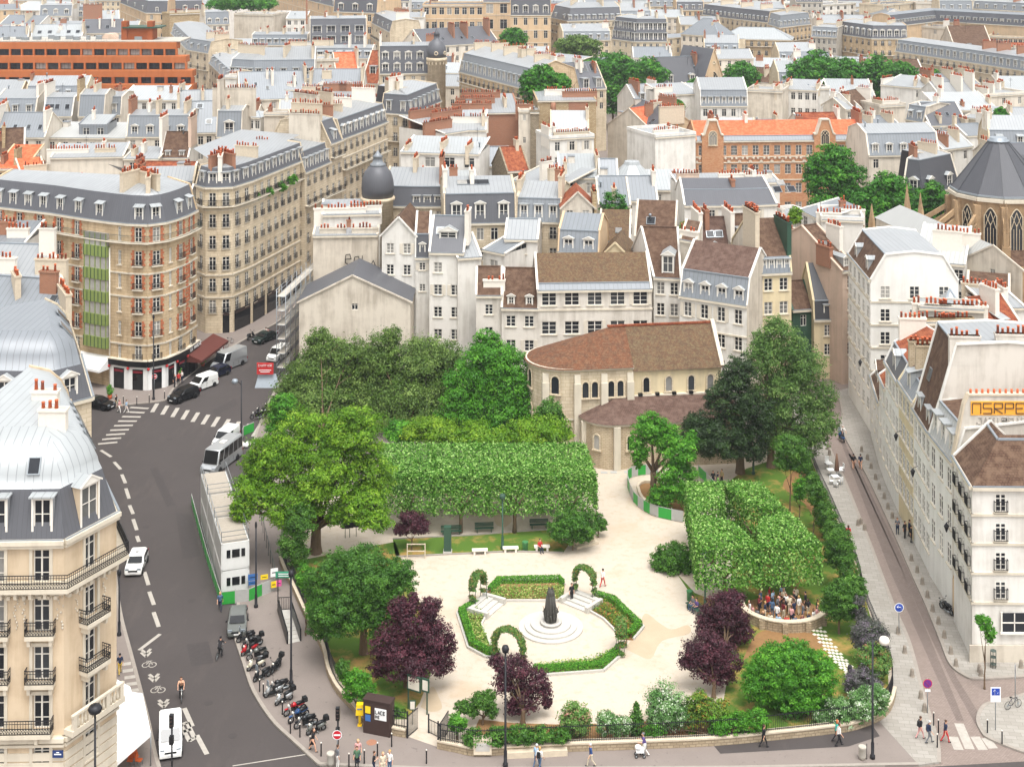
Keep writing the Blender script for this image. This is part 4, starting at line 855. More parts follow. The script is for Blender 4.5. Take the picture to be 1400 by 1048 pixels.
 B('little house with black slate roof and yellow wall at the street end',8.4,7,[(1113,437),(1150,436)],'M','ye',low='sld',up='sld',mh=2.6,a=.3,rh=4.6,n=1,nf=2,fh=2.7,ww=1.0,wh=1.6,ws='c',nd=1,dw=1.1,dh=1.7,ds='n',**nk)
 B('dark green boarded house beside the black slate roof',9.6,7,[(1084,424),(1113,422)],'G','greend',low='tb',rh=3.2,n=1,nf=1,ww=.9,wh=1.6,**k)
 B('beige gable wall house with long slate roof behind the scaffold',11.3,9.5,[(409,412),(561,412)],'P','be',low='sl',rf=.48,rh=3.7,n=1,nf=1,ww=.9,wh=.9,top=.3,**k)
 gg={}
 B('pale house with black graffiti outlines and pot rows on its wall',17.2,6,[(428,322),(516,321)],'S','be',low='zn',rh=.8,n=0,rec=gg,ch=[(.3,1,4,.8,'be',1),(.8,1,4,.8,'be',1)],**k)
 q0=gg['P'][0];b=MB();org=Vector((AT(472,360,q0.y).x,q0.y-.05,AT(472,362,q0.y).z));c_=[[[(0,.5),(.9,.6),(.7,1),(.1,.9),(0,.2),(.6,0),(1,.2)]],[[(0,.2),(.2,.8),(.8,.9),(.9,.2),(.4,0),(0,.2)]],[[(.1,1),(0,0),(.9,.05),(1,.4)]],[[(0,.1),(.5,.7),(1,0),(.3,.3)]]]
 strokes(b,c_,org,Vector((1,0,-.12)),1.0,1.7,.25,.13,0,Vector((0,0,0)));go=b.build('black_graffiti',['black'],gg['root']);go.data.transform(Matrix.Translation(-gg['loc']))
 B('white party wall rising behind the graffiti wall',19.6,8,[(441,294),(520,292)],'S','wh',low='zn',rh=.8,n=0,ch=[(.3,1,8,.8,'stackw',1),(.75,2,5,1,'stackw',1)],**k)
 X={}
 def SB(label,p0,p1,h,d,roof,wall,**o):
  o.setdefault('rv',.1);wall='whr' if wall=='wh' else wall;o['ww']=1.25 if o.get('ww')==1 else o.get('ww',1.2)
  B(label,h,d,None,roof,wall,world=[p0,p1],**o)
 SB('tall white corner house with brown attic and mullioned windows',(46,190),(45.4,176),19.4,11,'M','wh',low='tb',up='zn',mh=3.2,a=1.9,rh=.4,n=5,nf=6,fh=2.9,ws='c',ww=1,wh=1.6,eR=3,nd=2,dw=1.2,dh=1.5,ds='g',bands=(2.8,5.7,8.6,11.5),near=True,sill=True)
 B('white wing with plant filled iron balconies behind the tall corner',17.6,12,[(1252,356),(1319,362)],'S','wh',low='znw',rh=2.8,n=4,nf=4,fh=3,ws='f',wh=2,ww=1.3,skipcol=(),ch=[(.6,4,4,3,'stackw',1),(.95,6,4,2,'stackw',1)],**k)
 B('white roofed house with broad beige gable and two tiny windows',17.4,13,[(1317,352),(1398,369)],'P','be',low='znw',rh=2.6,n=3,nf=2,fh=3.2,ww=.8,wh=1,sk=-.2,skip=((0,0,0),(0,1,1),(0,0,2)),**k)
 B('white low wall house with brown lean-to below the broad beige gable',15.4,9,[(1352,421),(1402,420)],'S','wh',low='zn',rh=1,n=0,ch=[(.1,2,3,2,'stackw'),(.6,3,3,2,'stackw')],**k)
 B('brown tiled lean-to with two orange pots under the beige gable',15.2,8,[(1322,404),(1380,409)],'S','be',low='tb',rh=1.4,n=0,ch=[(.15,1,3,1.4,'stack',1)],**k)
 B('rust stained rubble chimney wall crowned by orange and black pots',17.2,3,[(1259,441),(1329,440)],'F','rock',n=0,low='zn',par=.3,ch=[(.3,1,5,.6,'rub',1),(.75,1,4,.6,'rub',1)],**k)
 B('pale wall carrying four pot rows behind the rust stained chimney wall',18.2,4,[(1257,420),(1345,424)],'F','gr',n=0,low='zn',par=.3,ch=[(.1,1,3,.6,'stackw',1),(.3,1,3,.6,'stackw',1),(.6,1,4,.6,'stackw',1),(.88,1,3,.6,'stackw',1)],**k)
 B('faceted little zinc pavilion roof between pot rows',15.8,8,[(1282,444),(1330,446)],'H','wh',low='zn',rh=3.4,n=0,**k)
 B('red tiled hip roof house at the right edge',14,9,[(1352,458),(1402,452)],'G','be',low='tr',rh=3.4,n=2,nf=1,nd=1,dw=1.2,dh=1.3,dm='tr',ch=[(.45,3,3,3,'stackw')],**k)
 SB('street house with steep brown roof and great stained white party wall',(41.9,145),(41.4,137.6),14,15,'M','wh',low='tb',up='zn',mh=9,a=2.5,rh=.3,n=4,nf=4,fh=3.1,ws='c',ww=1,wh=1.8,end='wh2',nd=2,dw=1.3,dh=1.7,ds='n',near=True,ch=[(.96,3.4,3,1,'wh2'),(.9,9,5,1.2,'wh2')],sky=[(.3,1.2)])
 SB('yellow ochre street house with iron window guards',(42.3,152),(41.9,145),14.6,9,'M','ye',low='zn2',up='tb',mh=1.6,a=1,rh=2,n=4,nf=4,fh=3.1,ws='c',ww=1,wh=1.8,near=True,ch=[(.5,3,4,2.5,'rock'),(.05,3,4,2,'rock')],nd=1)
 SB('cream street house with grey slate dormer above wall lanterns',(43,160),(42.3,152),14.2,9,'M','wh',low='sl',up='tr',mh=2.2,a=1,rh=2,n=4,nf=4,fh=3.1,ws='c',ww=1,wh=1.8,near=True,nd=1,dw=1.6,dh=1.8,ds='g',ch=[(.02,3,3,2,'stackw')])
 SB('narrow white street house with timbered lower corner',(43.6,165),(43,160),11,8,'G','wh',low='tr',rh=3,n=2,nf=3,ws='c',ww=.9,wh=1.5,near=True)
 SB('low whitewashed house with twin brown tiled gables and blue door',(45.2,175),(43.6,165),7.6,8,'G','wh',low='tb',rh=4,n=3,nf=2,fh=2.9,ws='c',ww=.9,wh=1.4,near=True,nd=2,dw=2.6,dh=1.6,ds='g',dm='tb',end='wh')
 e={}
 SB('white street house with graffiti painted party wall and pale attic dormers',(41.35,137.6),(41.3,130),14.2,16,'M','wh',low='znw',up='tb',mh=3.2,a=1.0,rh=.8,n=3,nf=3,fh=3.55,ws='n',ww=1,wh=2.1,top=.9,nd=3,dw=1.4,dh=2.1,ds='n',dm='wh',end='wh2',near=True,rec=e,bands=(.2,))
 b=MB();pw=[(41.3,0),(62,0),(62,20.5),(42.7,20.5),(42.3,19.6),(41.3,14.6)];b.face([(x,130.0,z) for x,z in pw],0);b.face([(x,130.5,z) for x,z in reversed(pw)],0)
 for q0,q1 in zip(pw,pw[1:]+pw[:1]):b.face([(q0[0],130,q0[1]),(q0[0],130.5,q0[1]),(q1[0],130.5,q1[1]),(q1[0],130,q1[1])],0)
 for q0,q1 in zip(pw[2:],pw[3:]):b.bar((q0[0],130.25,q0[1]+.06),(q1[0],130.25,q1[1]+.06),.7,.16,1)
 for kx in range(18):b.lathe([(.12,20.6),(.12,21.0)],(43+kx*.55,130.3,0),2,6)
 pwo=b.build('party_wall',['wh2','stack','pot'],e['root']);pwo.data.transform(Matrix.Translation(-e['loc']))
 graffiti(e)
 f={}
 B('white corner house with brown hipped roof and shop window',15.4,6.6,None,'M','wh',world=[(40.9,128.6),(40.3,121.7),(60,121.4)],low='tb',up='tb',mh=3.0,a=3,rh=.3,n=[3,4],rv=.1,nf=4,fh=2.55,ws='f',ww=.95,wh=1.55,top=.65,bands=(2.5,5.05,7.6,10.2),near=True,rec=f)
 root=f['root'];loc=f['loc']
 b=MB();b.box((45.0-1.1,121.5,3.6),(2.1,.1,1.6),0);b.box((43.9,121.42,3.6),(.08,.1,1.6),1);b.box((43.9,121.42,3.6),(2.1,.1,.08),1)
 b.box((43.9,121.4,2.7),(2.5,.25,.16),1)
 for s in (-1,1):b.box((43.9+s*1.12,121.45,3.6),(.12,.14,1.8),1)
 o=b.build('shop_window',['glass','frame'],root);o.data.transform(Matrix.Translation(-loc))
 b=MB();b.box((50,121.52,.8),(20,.16,1.6));o=b.build('plinth',['be'],root);o.data.transform(Matrix.Translation(-loc))
 b=MB();b.box((46.2,121.4,.9),(.7,.12,.9));o=b.build('cellar_grate',['black'],root);o.data.transform(Matrix.Translation(-loc))
 b=MB();b.box((41.25,129.7,1.9),(.12,.5,3.2));b.box((42,129.8,2),(1.6,.1,3.6));o=b.build('plaster_patch',['oc'],e['root']);o.data.transform(Matrix.Translation(-e['loc']))
 B('grey zinc dome roof with two large skylights behind the white dome',20.3,3.4,None,'X','st',world=[(-60,128.2),(-42.3,127.4),(-39.4,130.2),(-44.5,143)],low='sl',up='zn2',prof=[(0,0,0),(.9,3,0),(1.1,3.1,1),(1.4,4.3,1),(2.2,5.3,1),(3.4,6.0,1)],cap=True,mh=3,a=.9,n=[6,1,3],nf=4,nd=[2,1,0],ds='p',dw=1.5,dh=2,dm='znl',sky=[(.78,1.9),(.9,1.9)],skw=1.5,skl=1.9,ch=[(.66,4.2,3,2.8,'stackw',1),(.35,4,5,3,'stackw'),(.97,5,4,2.4)],**k)
 B('zinc gabled roof with vent pipes and satellite dish on the left',21,13,[(-30,452),(100,462)],'G','be',low='zn2',rh=4.2,n=0,sky=[(.88,4),(.84,2.4)],ch=[(.98,3,5,2.4),(.5,5,3,2),(.86,5,2,2.4,'brick',1)],sk=-.52,**k)
 B('pale zinc pitched roof with brick ended party wall on the left',21,13,[(-30,388),(88,392)],'G','be',low='zn',rh=3.4,n=0,sky=[(.3,3)],ch=[(.3,2,4,2.2,'stackw',1),(.9,2,4,2.2,'stack',1),(.92,5,2,3.6,'stackw',1)],sk=-.55,**k)
 B('white chimney house at the left edge with dark wires',20.5,8,[(-20,332),(34,332)],'S','wh',low='zn2',rh=1.4,n=0,ch=[(.7,2,3,1.6,'stackw',1),(.2,3,4,2,'brick',1)],**k)
def strokes(b,glyphs,org,ux,w,hgt,gap,t,m,off):
 x=0
 for g in glyphs:
  for s in g:
   for (a,c) in zip(s,s[1:]):
    p=org+ux*(x+a[0]*w)+Vector((0,0,a[1]*hgt))+off;q=org+ux*(x+c[0]*w)+Vector((0,0,c[1]*hgt))+off
    b.bar(p,q,t,t*.8,m)
  x+=w+gap
GL={'N':[[(0,0),(0,1),(1,1),(1,0)]],'S':[[(1,1),(0,1),(0,.5),(1,.5),(1,0),(0,0)]],'G':[[(1,1),(0,1),(0,0),(1,0),(1,.5),(.5,.5)]],
  'R':[[(0,0),(0,1),(1,1),(1,.5),(0,.5),(1,0)]],'P':[[(0,0),(0,1),(1,1),(1,.5),(0,.5)]],'E':[[(1,1),(0,1),(0,0),(1,0)],[(0,.5),(.8,.5)]],
  'J':[[(.3,1),(1,1),(1,0),(0,0),(0,.3)]],'A':[[(0,0),(.5,1),(1,0)],[(.25,.4),(.75,.4)]],'M':[[(0,0),(0,1),(.5,.4),(1,1),(1,0)]],'O':[[(0,0),(0,1),(1,1),(1,0),(0,0)]],'C':[[(1,1),(0,1),(0,0),(1,0)]],'1':[[(.5,0),(.5,1)]],'I':[[(.5,0),(.5,1)]],'L':[[(0,1),(0,0),(1,0)]],'T':[[(0,1),(1,1)],[(.5,1),(.5,0)]],'U':[[(0,1),(0,0),(1,0),(1,1)]],'D':[[(0,0),(0,1),(.8,.8),(.8,.2),(0,0)]],'Q':[[(0,0),(0,1),(1,1),(1,0),(0,0)],[(.6,.3),(1.1,-.1)]],'F':[[(0,0),(0,1),(1,1)],[(0,.5),(.8,.5)]],'H':[[(0,0),(0,1)],[(1,0),(1,1)],[(0,.5),(1,.5)]],'X':[[(0,0),(1,1)],[(0,1),(1,0)]],'V':[[(0,1),(.5,0),(1,1)]],'B':[[(0,0),(0,1),(.8,.9),(.8,.55),(0,.5),(1,.45),(1,0),(0,0)]],' ':[]}
def graffiti(e):
 root,loc=e['root'],e['loc']
 flat('orangepaint','eba63c',.7);flat('greypaint','a9a29a',.8)
 b=MB();Y=129.97;x0=(1327-700)*130/FP;z=lambda y:HC-(y-YH)*130/FP
 b.box((x0+4.2,Y,(z(548)+z(567))/2),(8.4,.05,z(548)-z(567)),0)
 strokes(b,[GL[c] for c in 'NSRPEN'],Vector((x0+.15,Y-.04,z(564.5))),Vector((1,0,0)),.78,.95,.24,.1,1,Vector((0,0,0)))
 o=b.build('orange_graffiti',['orangepaint','tb'],root);o.data.transform(Matrix.Translation(-loc))
 b=MB()
 strokes(b,[GL[c] for c in 'JAMIR'],Vector((x0+.6,Y-.01,z(579))),Vector((1,0,0)),.42,.6,.16,.1,0,Vector((0,0,0)))
 strokes(b,[GL[c] for c in 'BOAC'],Vector((x0+3.0,Y-.01,z(578))),Vector((1,0,0)),.42,.5,.16,.1,0,Vector((0,0,0)))
 o=b.build('grey_graffiti',['greypaint'],root);o.data.transform(Matrix.Translation(-loc))
def put(b,name,mats,root,loc):
 o=b.build(name,mats,root);o.data.transform(Matrix.Translation(-Vector(loc)));return o
def arch_window(root,p,rz,w,h,parent_name='window',pointed=False,tracery=False):
 def mk():
  b=MB();n=8;r=w/2
  def arc(rr,dz=0):
   if pointed:return [(rr*math.cos(t),h-r+dz+rr*1.5*math.sin(t)) if False else (rr*(1-2*i/n),h-r+dz+rr*1.35*(1-abs(1-2*i/n)**1.6)) for i,t in enumerate([0]*(n+1))]
   return [(rr*math.cos(math.pi*i/n),h-r+dz+rr*math.sin(math.pi*i/n)) for i in range(n+1)]
  inn=[(r,0)]+arc(r)+[(-r,0)];out=[(r+.16,0)]+arc(r+.16)+[(-r-.16,0)]
  b.face([(x,-.01,z) for x,z in inn],1)
  for a,c,A,C in zip(inn,inn[1:],out,out[1:]):
   b.face([(a[0],-.13,a[1]),(c[0],-.13,c[1]),(C[0],-.13,C[1]),(A[0],-.13,A[1])],0)
   b.face([(a[0],-.01,a[1]),(c[0],-.01,c[1]),(c[0],-.13,c[1]),(a[0],-.13,a[1])],0)
   b.face([(A[0],.02,A[1]),(A[0],-.13,A[1]),(C[0],-.13,C[1]),(C[0],.02,C[1])],0)
  b.box((0,-.08,-.08),(w+.5,.3,.16),0)
  if tracery:
   b.box((0,-.05,h*.35),(.1,.08,h*.7),0)
   for s in (-1,1):
    b.box((s*w/4,-.05,h*.3),(.07,.08,h*.6),0);b.bar((0,-.05,h*.66),(s*r*.8,-.05,h*.9),.09,.08,0);b.bar((s*r*.95,-.05,h*.6),(0,-.05,h*.98),.09,.08,0)
  return b.mesh('window',['stn','glass'])
 return link('window',cached(('arch',round(w,2),round(h,2),pointed,tracery),mk),root,p,rz)
def church():
 ang=R(8);ax=Vector((math.cos(ang),math.sin(ang)));ay=Vector((-ax.y,ax.x));O=Vector((6.6,171.9))
 root=thing('church','small medieval stone church with round apse and mossy brown tiled roofs','church',(O.x,O.y,0))
 G=lambda u,v,z:(O.x+ax.x*u+ay.x*v,O.y+ax.y*u+ay.y*v,z)
 loc=(O.x,O.y,0);r=4.7;n=14;h=11.0
 semi=[(-r*math.sin(math.pi*i/n),r*math.cos(math.pi*i/n)) for i in range(n+1)]
 apse=semi+[(7.4,-r)]
 w=MB()
 for a,c in zip(apse,apse[1:]):w.face([G(*a,0),G(*c,0),G(*c,h),G(*a,h)],0)
 w.face([G(7.4,-r,0),G(7.4,r,0),G(7.4,r,h),G(7.4,-r,h)],0)
 w.face([G(7.4,r,0),G(0,r,0),G(0,r,h),G(7.4,r,h)],0)
 for a,c in zip(apse,apse[1:]):
  w.bar(G(a[0]*1.02,a[1]*1.02,h-.15),G(c[0]*1.02,c[1]*1.02,h-.15),.35,.35,1)
  if a[1]<2:w.bar(G(a[0]*1.01,a[1]*1.01,4.9),G(c[0]*1.01,c[1]*1.01,4.9),.2,.22,1)
 for u,v in ((-3.1,-3.7),(.6,-r-.1),(3.9,-r-.1),(7.1,-r-.1)):
  p=G(u,v,0);w.box((p[0],p[1],4.6),(.85,.8,9.2),1,ang);w.box((p[0],p[1],9.6),(.75,.55,1.3),1,ang,(1,.4))
 put(w,'apse_wall',['st','trim'],root,loc)
 w=MB();hn=10.4;vn=4.3;L=18.6
 w.face([G(7.4,-vn,0),G(L,-vn,0),G(L,-vn,hn),G(7.4,-vn,hn)],0)
 w.face([G(L,-vn,0),G(L,vn,0),G(L,vn,hn),G(L,0,14.6),G(L,-vn,hn)],0)
 w.face([G(L,vn,0),G(7.4,vn,0),G(7.4,vn,hn),G(L,vn,hn)],0)
 w.bar(G(7.4,-vn-.1,hn-.1),G(L,-vn-.1,hn-.1),.3,.25,1)
 w.bar(G(7.5,-vn-.15,7.25),G(L,-vn-.15,7.25),.5,.2,1)
 for i in range(5):p=G(8.4+i*2.1,-vn-.35,7.45);w.box((p[0],p[1],7.45),(.5,.4,.3),2,ang)
 w.bar(G(L+.1,-vn-.2,hn),G(L+.1,0,14.7),.45,.4,1);w.bar(G(L+.1,vn+.2,hn),G(L+.1,0,14.7),.45,.4,1)
 put(w,'nave_wall',['ye','trim','black'],root,loc)
 rf=MB();Z=14.4;e=.45;ap=(5.6,0)
 ext=[(a[0]*(1+e/r),a[1]*(1+e/r)) if i <= n else a for i,a in enumerate(apse)];ext[-1]=(7.5,-r-e)
 for a,c in zip(ext,ext[1:]):
  rf.face([G(*a,h-.1),G(*c,h-.1),G(ap[0],0,Z)],0)
 rf.face([G(7.5,-r-e,h-.1),G(7.5,0,Z),G(ap[0],0,Z)],0);rf.face([G(0,r+e,h-.1),G(ap[0],0,Z),G(7.5,0,Z),G(7.5,r+e,h-.1)],0)
 put(rf,'apse_roof',['trm'],root,loc)
 rf=MB()
 rf.face([G(7.5,-vn-e,hn-.1),G(L,-vn-e,hn-.1),G(L,0,Z+.05),G(7.5,0,Z+.05)],0);rf.face([G(7.5,0,Z+.05),G(L,0,Z+.05),G(L,vn+e,hn-.1),G(7.5,vn+e,hn-.1)],0)
 rf.face([G(7.5,-vn-e,hn-.1),G(7.5,0,Z+.05),G(7.5,vn+e,hn-.1)],0)
 for i in range(52):
  u=5.4+i*(L-5.4)/52;p=G(u,0,Z+.12);rf.box(p,(.24,.34,.22),1,ang)
 put(rf,'nave_roof',['tm','tr'],root,loc)
 w=MB();r2=3.6;c2=(4.6,-r-.4);h2=5.5;m=10
 semi2=[(c2[0]-r2*math.sin(math.pi*.5*i/m),c2[1]-r2+r2-r2*math.sin(math.pi*.5*(i/m))*0-0) for i in range(0)]
 arc=[(c2[0]-r2*math.cos(math.pi*.5*i/m),c2[1]-r2*math.sin(math.pi*.5*i/m)) for i in range(m+1)]+[(L+1,c2[1]-r2)]
 for a,c in zip(arc,arc[1:]):w.face([G(*a,0),G(*c,0),G(*c,h2),G(*a,h2)],0)
 w.face([G(L+1,c2[1]-r2,0),G(L+1,-4,0),G(L+1,-4,h2+1.6),G(L+1,c2[1]-r2,h2)],0)
 for a,c in zip(arc,arc[1:]):w.bar(G(a[0],a[1]-.06,h2-.12),G(c[0],c[1]-.06,h2-.12),.3,.3,1)
 for u,v in ((4.6,c2[1]-r2-.1),(1.2,c2[1]-1.2)):
  p=G(u,v,0);w.box((p[0],p[1],2.6),(.8,.6,5.2),1,ang)
 put(w,'aisle_wall',['rock','trim'],root,loc)
 rf=MB();zt=7.25
 ear=[(c2[0]-(r2+.35)*math.cos(math.pi*.5*i/m),c2[1]-(r2+.35)*math.sin(math.pi*.5*i/m)) for i in range(m+1)]
 for a,c in zip(ear,ear[1:]):rf.face([G(*a,h2),G(*c,h2),G(c2[0]+.6,-r-.05,zt)],0)
 rf.face([G(ear[-1][0],ear[-1][1],h2),G(L+1.3,ear[-1][1],h2),G(L+1.3,-vn-.1,zt),G(c2[0]+.6,-r-.05,zt)],0)
 put(rf,'aisle_roof',['tp'],root,loc)
 wz=ang
 def on_apse(t,z,w_,h_):
  t=R(t);nrm=Vector((-math.sin(t),-math.cos(t)))
  u,v=r*1.0*nrm.x,r*nrm.y;k=math.cos(math.pi/n/2)
  p=G(u*.997,v*.997,z);d=ax*nrm.x+ay*nrm.y
  arch_window(root,Vector(p)-Vector(loc)+Vector((d.x,d.y,0))*.03,math.atan2(d.x,-d.y),w_,h_)
 for t in (25,75):on_apse(t,7.9,.95,2.1);on_apse(t,4.6-.9,1.1,2.3)
 for u in (1.6,2.75,4.75,5.9):
  p=G(u,-r-.04,7.4);arch_window(root,Vector(p)-Vector(loc),wz,.75,1.9)
 for u in (9.2,12.0,14.8,17.2):p=G(u,-vn-.04,7.6);arch_window(root,Vector(p)-Vector(loc),wz,.75,1.8)
 for t in (38,):
  tt=R(t);nrm=Vector((-math.sin(tt),-math.cos(tt)));p=G(c2[0]+r2*nrm.x,c2[1]+r2*nrm.y,2.4);d=ax*nrm.x+ay*nrm.y
  arch_window(root,Vector(p)-Vector(loc)+Vector((d.x,d.y,0))*.05,math.atan2(d.x,-d.y),.7,1.7)
 for u in (6.2,10,14):p=G(u,c2[1]-r2-.04,2.4);arch_window(root,Vector(p)-Vector(loc),wz,.7,1.7)
def gothic_church():
 c=Vector((84.6,241));r=8.2;h=17.8;n=12
 root=thing('gothic_church','large gothic church with dark polygonal slate apse roof and flying buttresses','church',(c.x,c.y,0));loc=(c.x,c.y,0)
 ang=[R(180+15+i*30) for i in range(-1,7)];full=[R(15+i*30) for i in range(13)]
 ring=lambda rr:[(c.x+rr*math.cos(a),c.y+rr*math.sin(a)) for a in ang]
 flat('browstone','b48e66',.9)
 plaster('gst','b89c7a',.6,'5c4a3a',2)
 w=MB();P=ring(r);P=[(c.x-r*.7,c.y+r*.75)]+P+[(c.x+30,P[-1][1]+3)]
 for a,b2 in zip(P,P[1:]):w.face([(*a,0),(*b2,0),(*b2,h),(*a,h)],0)
 for a,b2 in zip(P,P[1:]):
  w.bar((*a,h-.1),(*b2,h-.1),.9,.6,1);w.bar((*a,h+.5),(*b2,h+.5),.3,.3,2)
 for p in ring(r+.25):w.box((p[0],p[1],h/2-.5),(1.1,1.1,h-1),0)
 put(w,'wall',['gst','trim','lead'],root,loc)
 rg=lambda rr,aa:[(c.x+rr*math.cos(q),c.y+rr*math.sin(q)) for q in aa]
 rf=MB();E=rg(r+.1,full);T=[(x,y+.8) for x,y in rg(1.7,full)];Z=26.4
 for i in range(12):rf.face([(*E[i],h+.4),(*E[i+1],h+.4),(*T[i+1],Z),(*T[i],Z)],0)
 rf.face([(p[0],p[1],Z) for p in T[:12]],1)
 rf.face([(c.x+3,c.y-r*.95,h+.42),(c.x+34,c.y-r*.8,h+.42),(c.x+34,c.y+2,Z-2.4),(c.x+1,c.y+1,Z-2.4)],0);rf.face([(c.x+34,c.y+12,h+.42),(c.x+4,c.y+12,h+.42),(c.x+1,c.y+1,Z-2.4),(c.x+34,c.y+2,Z-2.4)],0)
 for i in range(12):rf.bar((*E[i],h+.5),(*T[i],Z+.05),.1,.1,0)
 rf.lathe([(1.9,Z),(1.9,Z+.25),(1.5,Z+.3),(1.5,Z+.7)],(c.x,c.y+.8,0),1,12)
 put(rf,'roof',['sld','lead'],root,loc)
 for i in range(1,len(ang)-1):
  a=(ang[i]+ang[i+1])/2;k=r*math.cos(R(15));p=Vector((c.x+k*math.cos(a),c.y+k*math.sin(a),8.6));d=Vector((math.cos(a),math.sin(a)))
  arch_window(root,p-Vector(loc)+Vector((d.x,d.y,0))*.06,math.atan2(d.x,-d.y),1.9,7.4,pointed=True,tracery=True)
 for i,a in enumerate(ang):
  d=Vector((math.cos(a),math.sin(a),0));s=Vector((c.x,c.y,0))
  b=MB();ro=15.5 if i<3 else 13
  for z0,z1 in ((15.2,10.6),(13.6,9.0)):
   b.bar(s+d*(r+.3)+Vector((0,0,z0)),s+d*ro+Vector((0,0,z1)),.5,.75,0)
  q=s+d*ro;b.box((q.x,q.y,5.6),(1.3,1.3,11.2),0,a);b.box((q.x,q.y,12.4),(.9,.9,2.6),0,a)
  b.lathe([(.62,13.6),(.45,15),(.2,17),(.04,18.4)],(q.x,q.y,0),0,4,False)
  for t in range(5):b.lathe([(.02,0),(.12,.1),(.02,.25)],(q.x+.5*(1-t/6),q.y,13.9+t*.8),0,5)
  put(b,'flying_buttress',['gst'],root,loc)
 b=MB();R1=[(c.x+(r+.2)*math.cos(a),c.y+(r+.2)*math.sin(a)) for a in ang];R2=[(c.x+13*math.cos(a),c.y+13*math.sin(a)) for a in ang]
 for i in range(len(ang)-1):
  b.face([(*R2[i],0),(*R2[i+1],0),(*R2[i+1],8),(*R2[i],8)],0);b.face([(*R2[i],8),(*R2[i+1],8),(*R1[i+1],9.6),(*R1[i],9.6)],1)
 put(b,'ambulatory',['gst','tb'],root,loc)
 b=MB();x0,x1,y0=55.5,66,221
 b.prism([(x0,y0+3),(x1,y0+4),(x1,y0+14),(x0,y0+14)],0,10.4,0)
 b.face([(x0,y0+3,10.4),(x1,y0+4,10.4),(x1,y0+8,12.6),(x0,y0+8,12.6)],1);b.face([(x0,y0+8,12.6),(x1,y0+8,12.6),(x1,y0+14,10.4),(x0,y0+14,10.4)],1)
 for x,y,z in ((56.2,223.6,16.2),(58.5,226,18.8),(65,224.6,15),(66.8,234,18.4),(68,231,18.8)):
  b.box((x,y,6.5),(1.2,1.2,13),0);b.lathe([(.75,12.6),(.55,z-3),(.2,z-1),(.04,z)],(x,y,0),0,4,False)
  for t in range(4):b.box((x+.42,y,13+t*.9),(.2,.2,.2),0);b.box((x-.42,y,13+t*.9),(.2,.2,.2),0)
 put(b,'chapel_range',['gst','tb'],root,loc)
def brick_school():
 e={}
 B('orange and cream striped brick school with bright tiled roof and two ornate gables',18.2,12,[(952,193),(1187,191)],'M','brick2',low='zn2',up='tora',mh=.9,a=1.0,rh=2.6,n=16,nf=4,fh=4.0,ws='c',ww=1.3,wh=2.1,top=1.0,near=False,sill=False,bands=(3.4,4.6,8.3),rec=e,ch=[(.98,6,6,2,'brick'),(.12,7,4,2,'brick')])
 root,loc=e['root'],e['loc'];P0,P1=e['P']
 dv=(P1-P0);rz=math.atan2(dv.y,dv.x);nv=Vector((dv.y,-dv.x)).normalized()
 for px in (974,1127):
  u=(px-952)/235;p=P0+dv*u+nv*.35
  b=MB();w=4.6
  prof=[(-w/2,-12),(w/2,-12),(w/2,1.2),(w/2-.5,1.3),(w/2-.9,2.6),(1.1,3.4),(.9,4.3),(-.9,4.3),(-1.1,3.4),(-w/2+.9,2.6),(-w/2+.5,1.3),(-w/2,1.2)]
  f=[(x,0,18.2+z) for x,z in prof];bk=[(x,1.4,18.2+z) for x,z in prof]
  b.face(f,0);b.face(list(reversed(bk)),0)
  for i in range(len(f)):j=(i+1) % len(f);b.face([f[i],bk[i],bk[j],f[j]],0)
  for i in range(2,len(f)-1):b.bar(Vector(f[i])+Vector((0,.6,.1)),Vector(f[i+1])+Vector((0,.6,.1)),1.6,.3,1)
  o=b.build('ornate_gable',['brick2','trim'],root,(p.x-loc.x,p.y-loc.y,0),);o.rotation_euler=(0,0,rz)
  arch_window(root,Vector((p.x,p.y,17.4))-loc+Vector((nv.x,nv.y,0))*.05,rz,1.6,2.9,tracery=True)
 for j in range(16):
  u=(j+.5)/16;p=P0+dv*u+nv*.06
  def mk():
   b=MB()
   for k in range(7):
    a0,a1=math.pi*k/7,math.pi*(k+1)/7
    b.bar((1.05*math.cos(a0),0,1.05*math.sin(a0)),(1.05*math.cos(a1),0,1.05*math.sin(a1)),.2,.35,k % 2)
   return b.mesh('arch',['trim','brick'])
  link('arch',cached('scharch',mk),root,Vector((p.x,p.y,18.6-1-4))-loc,rz)
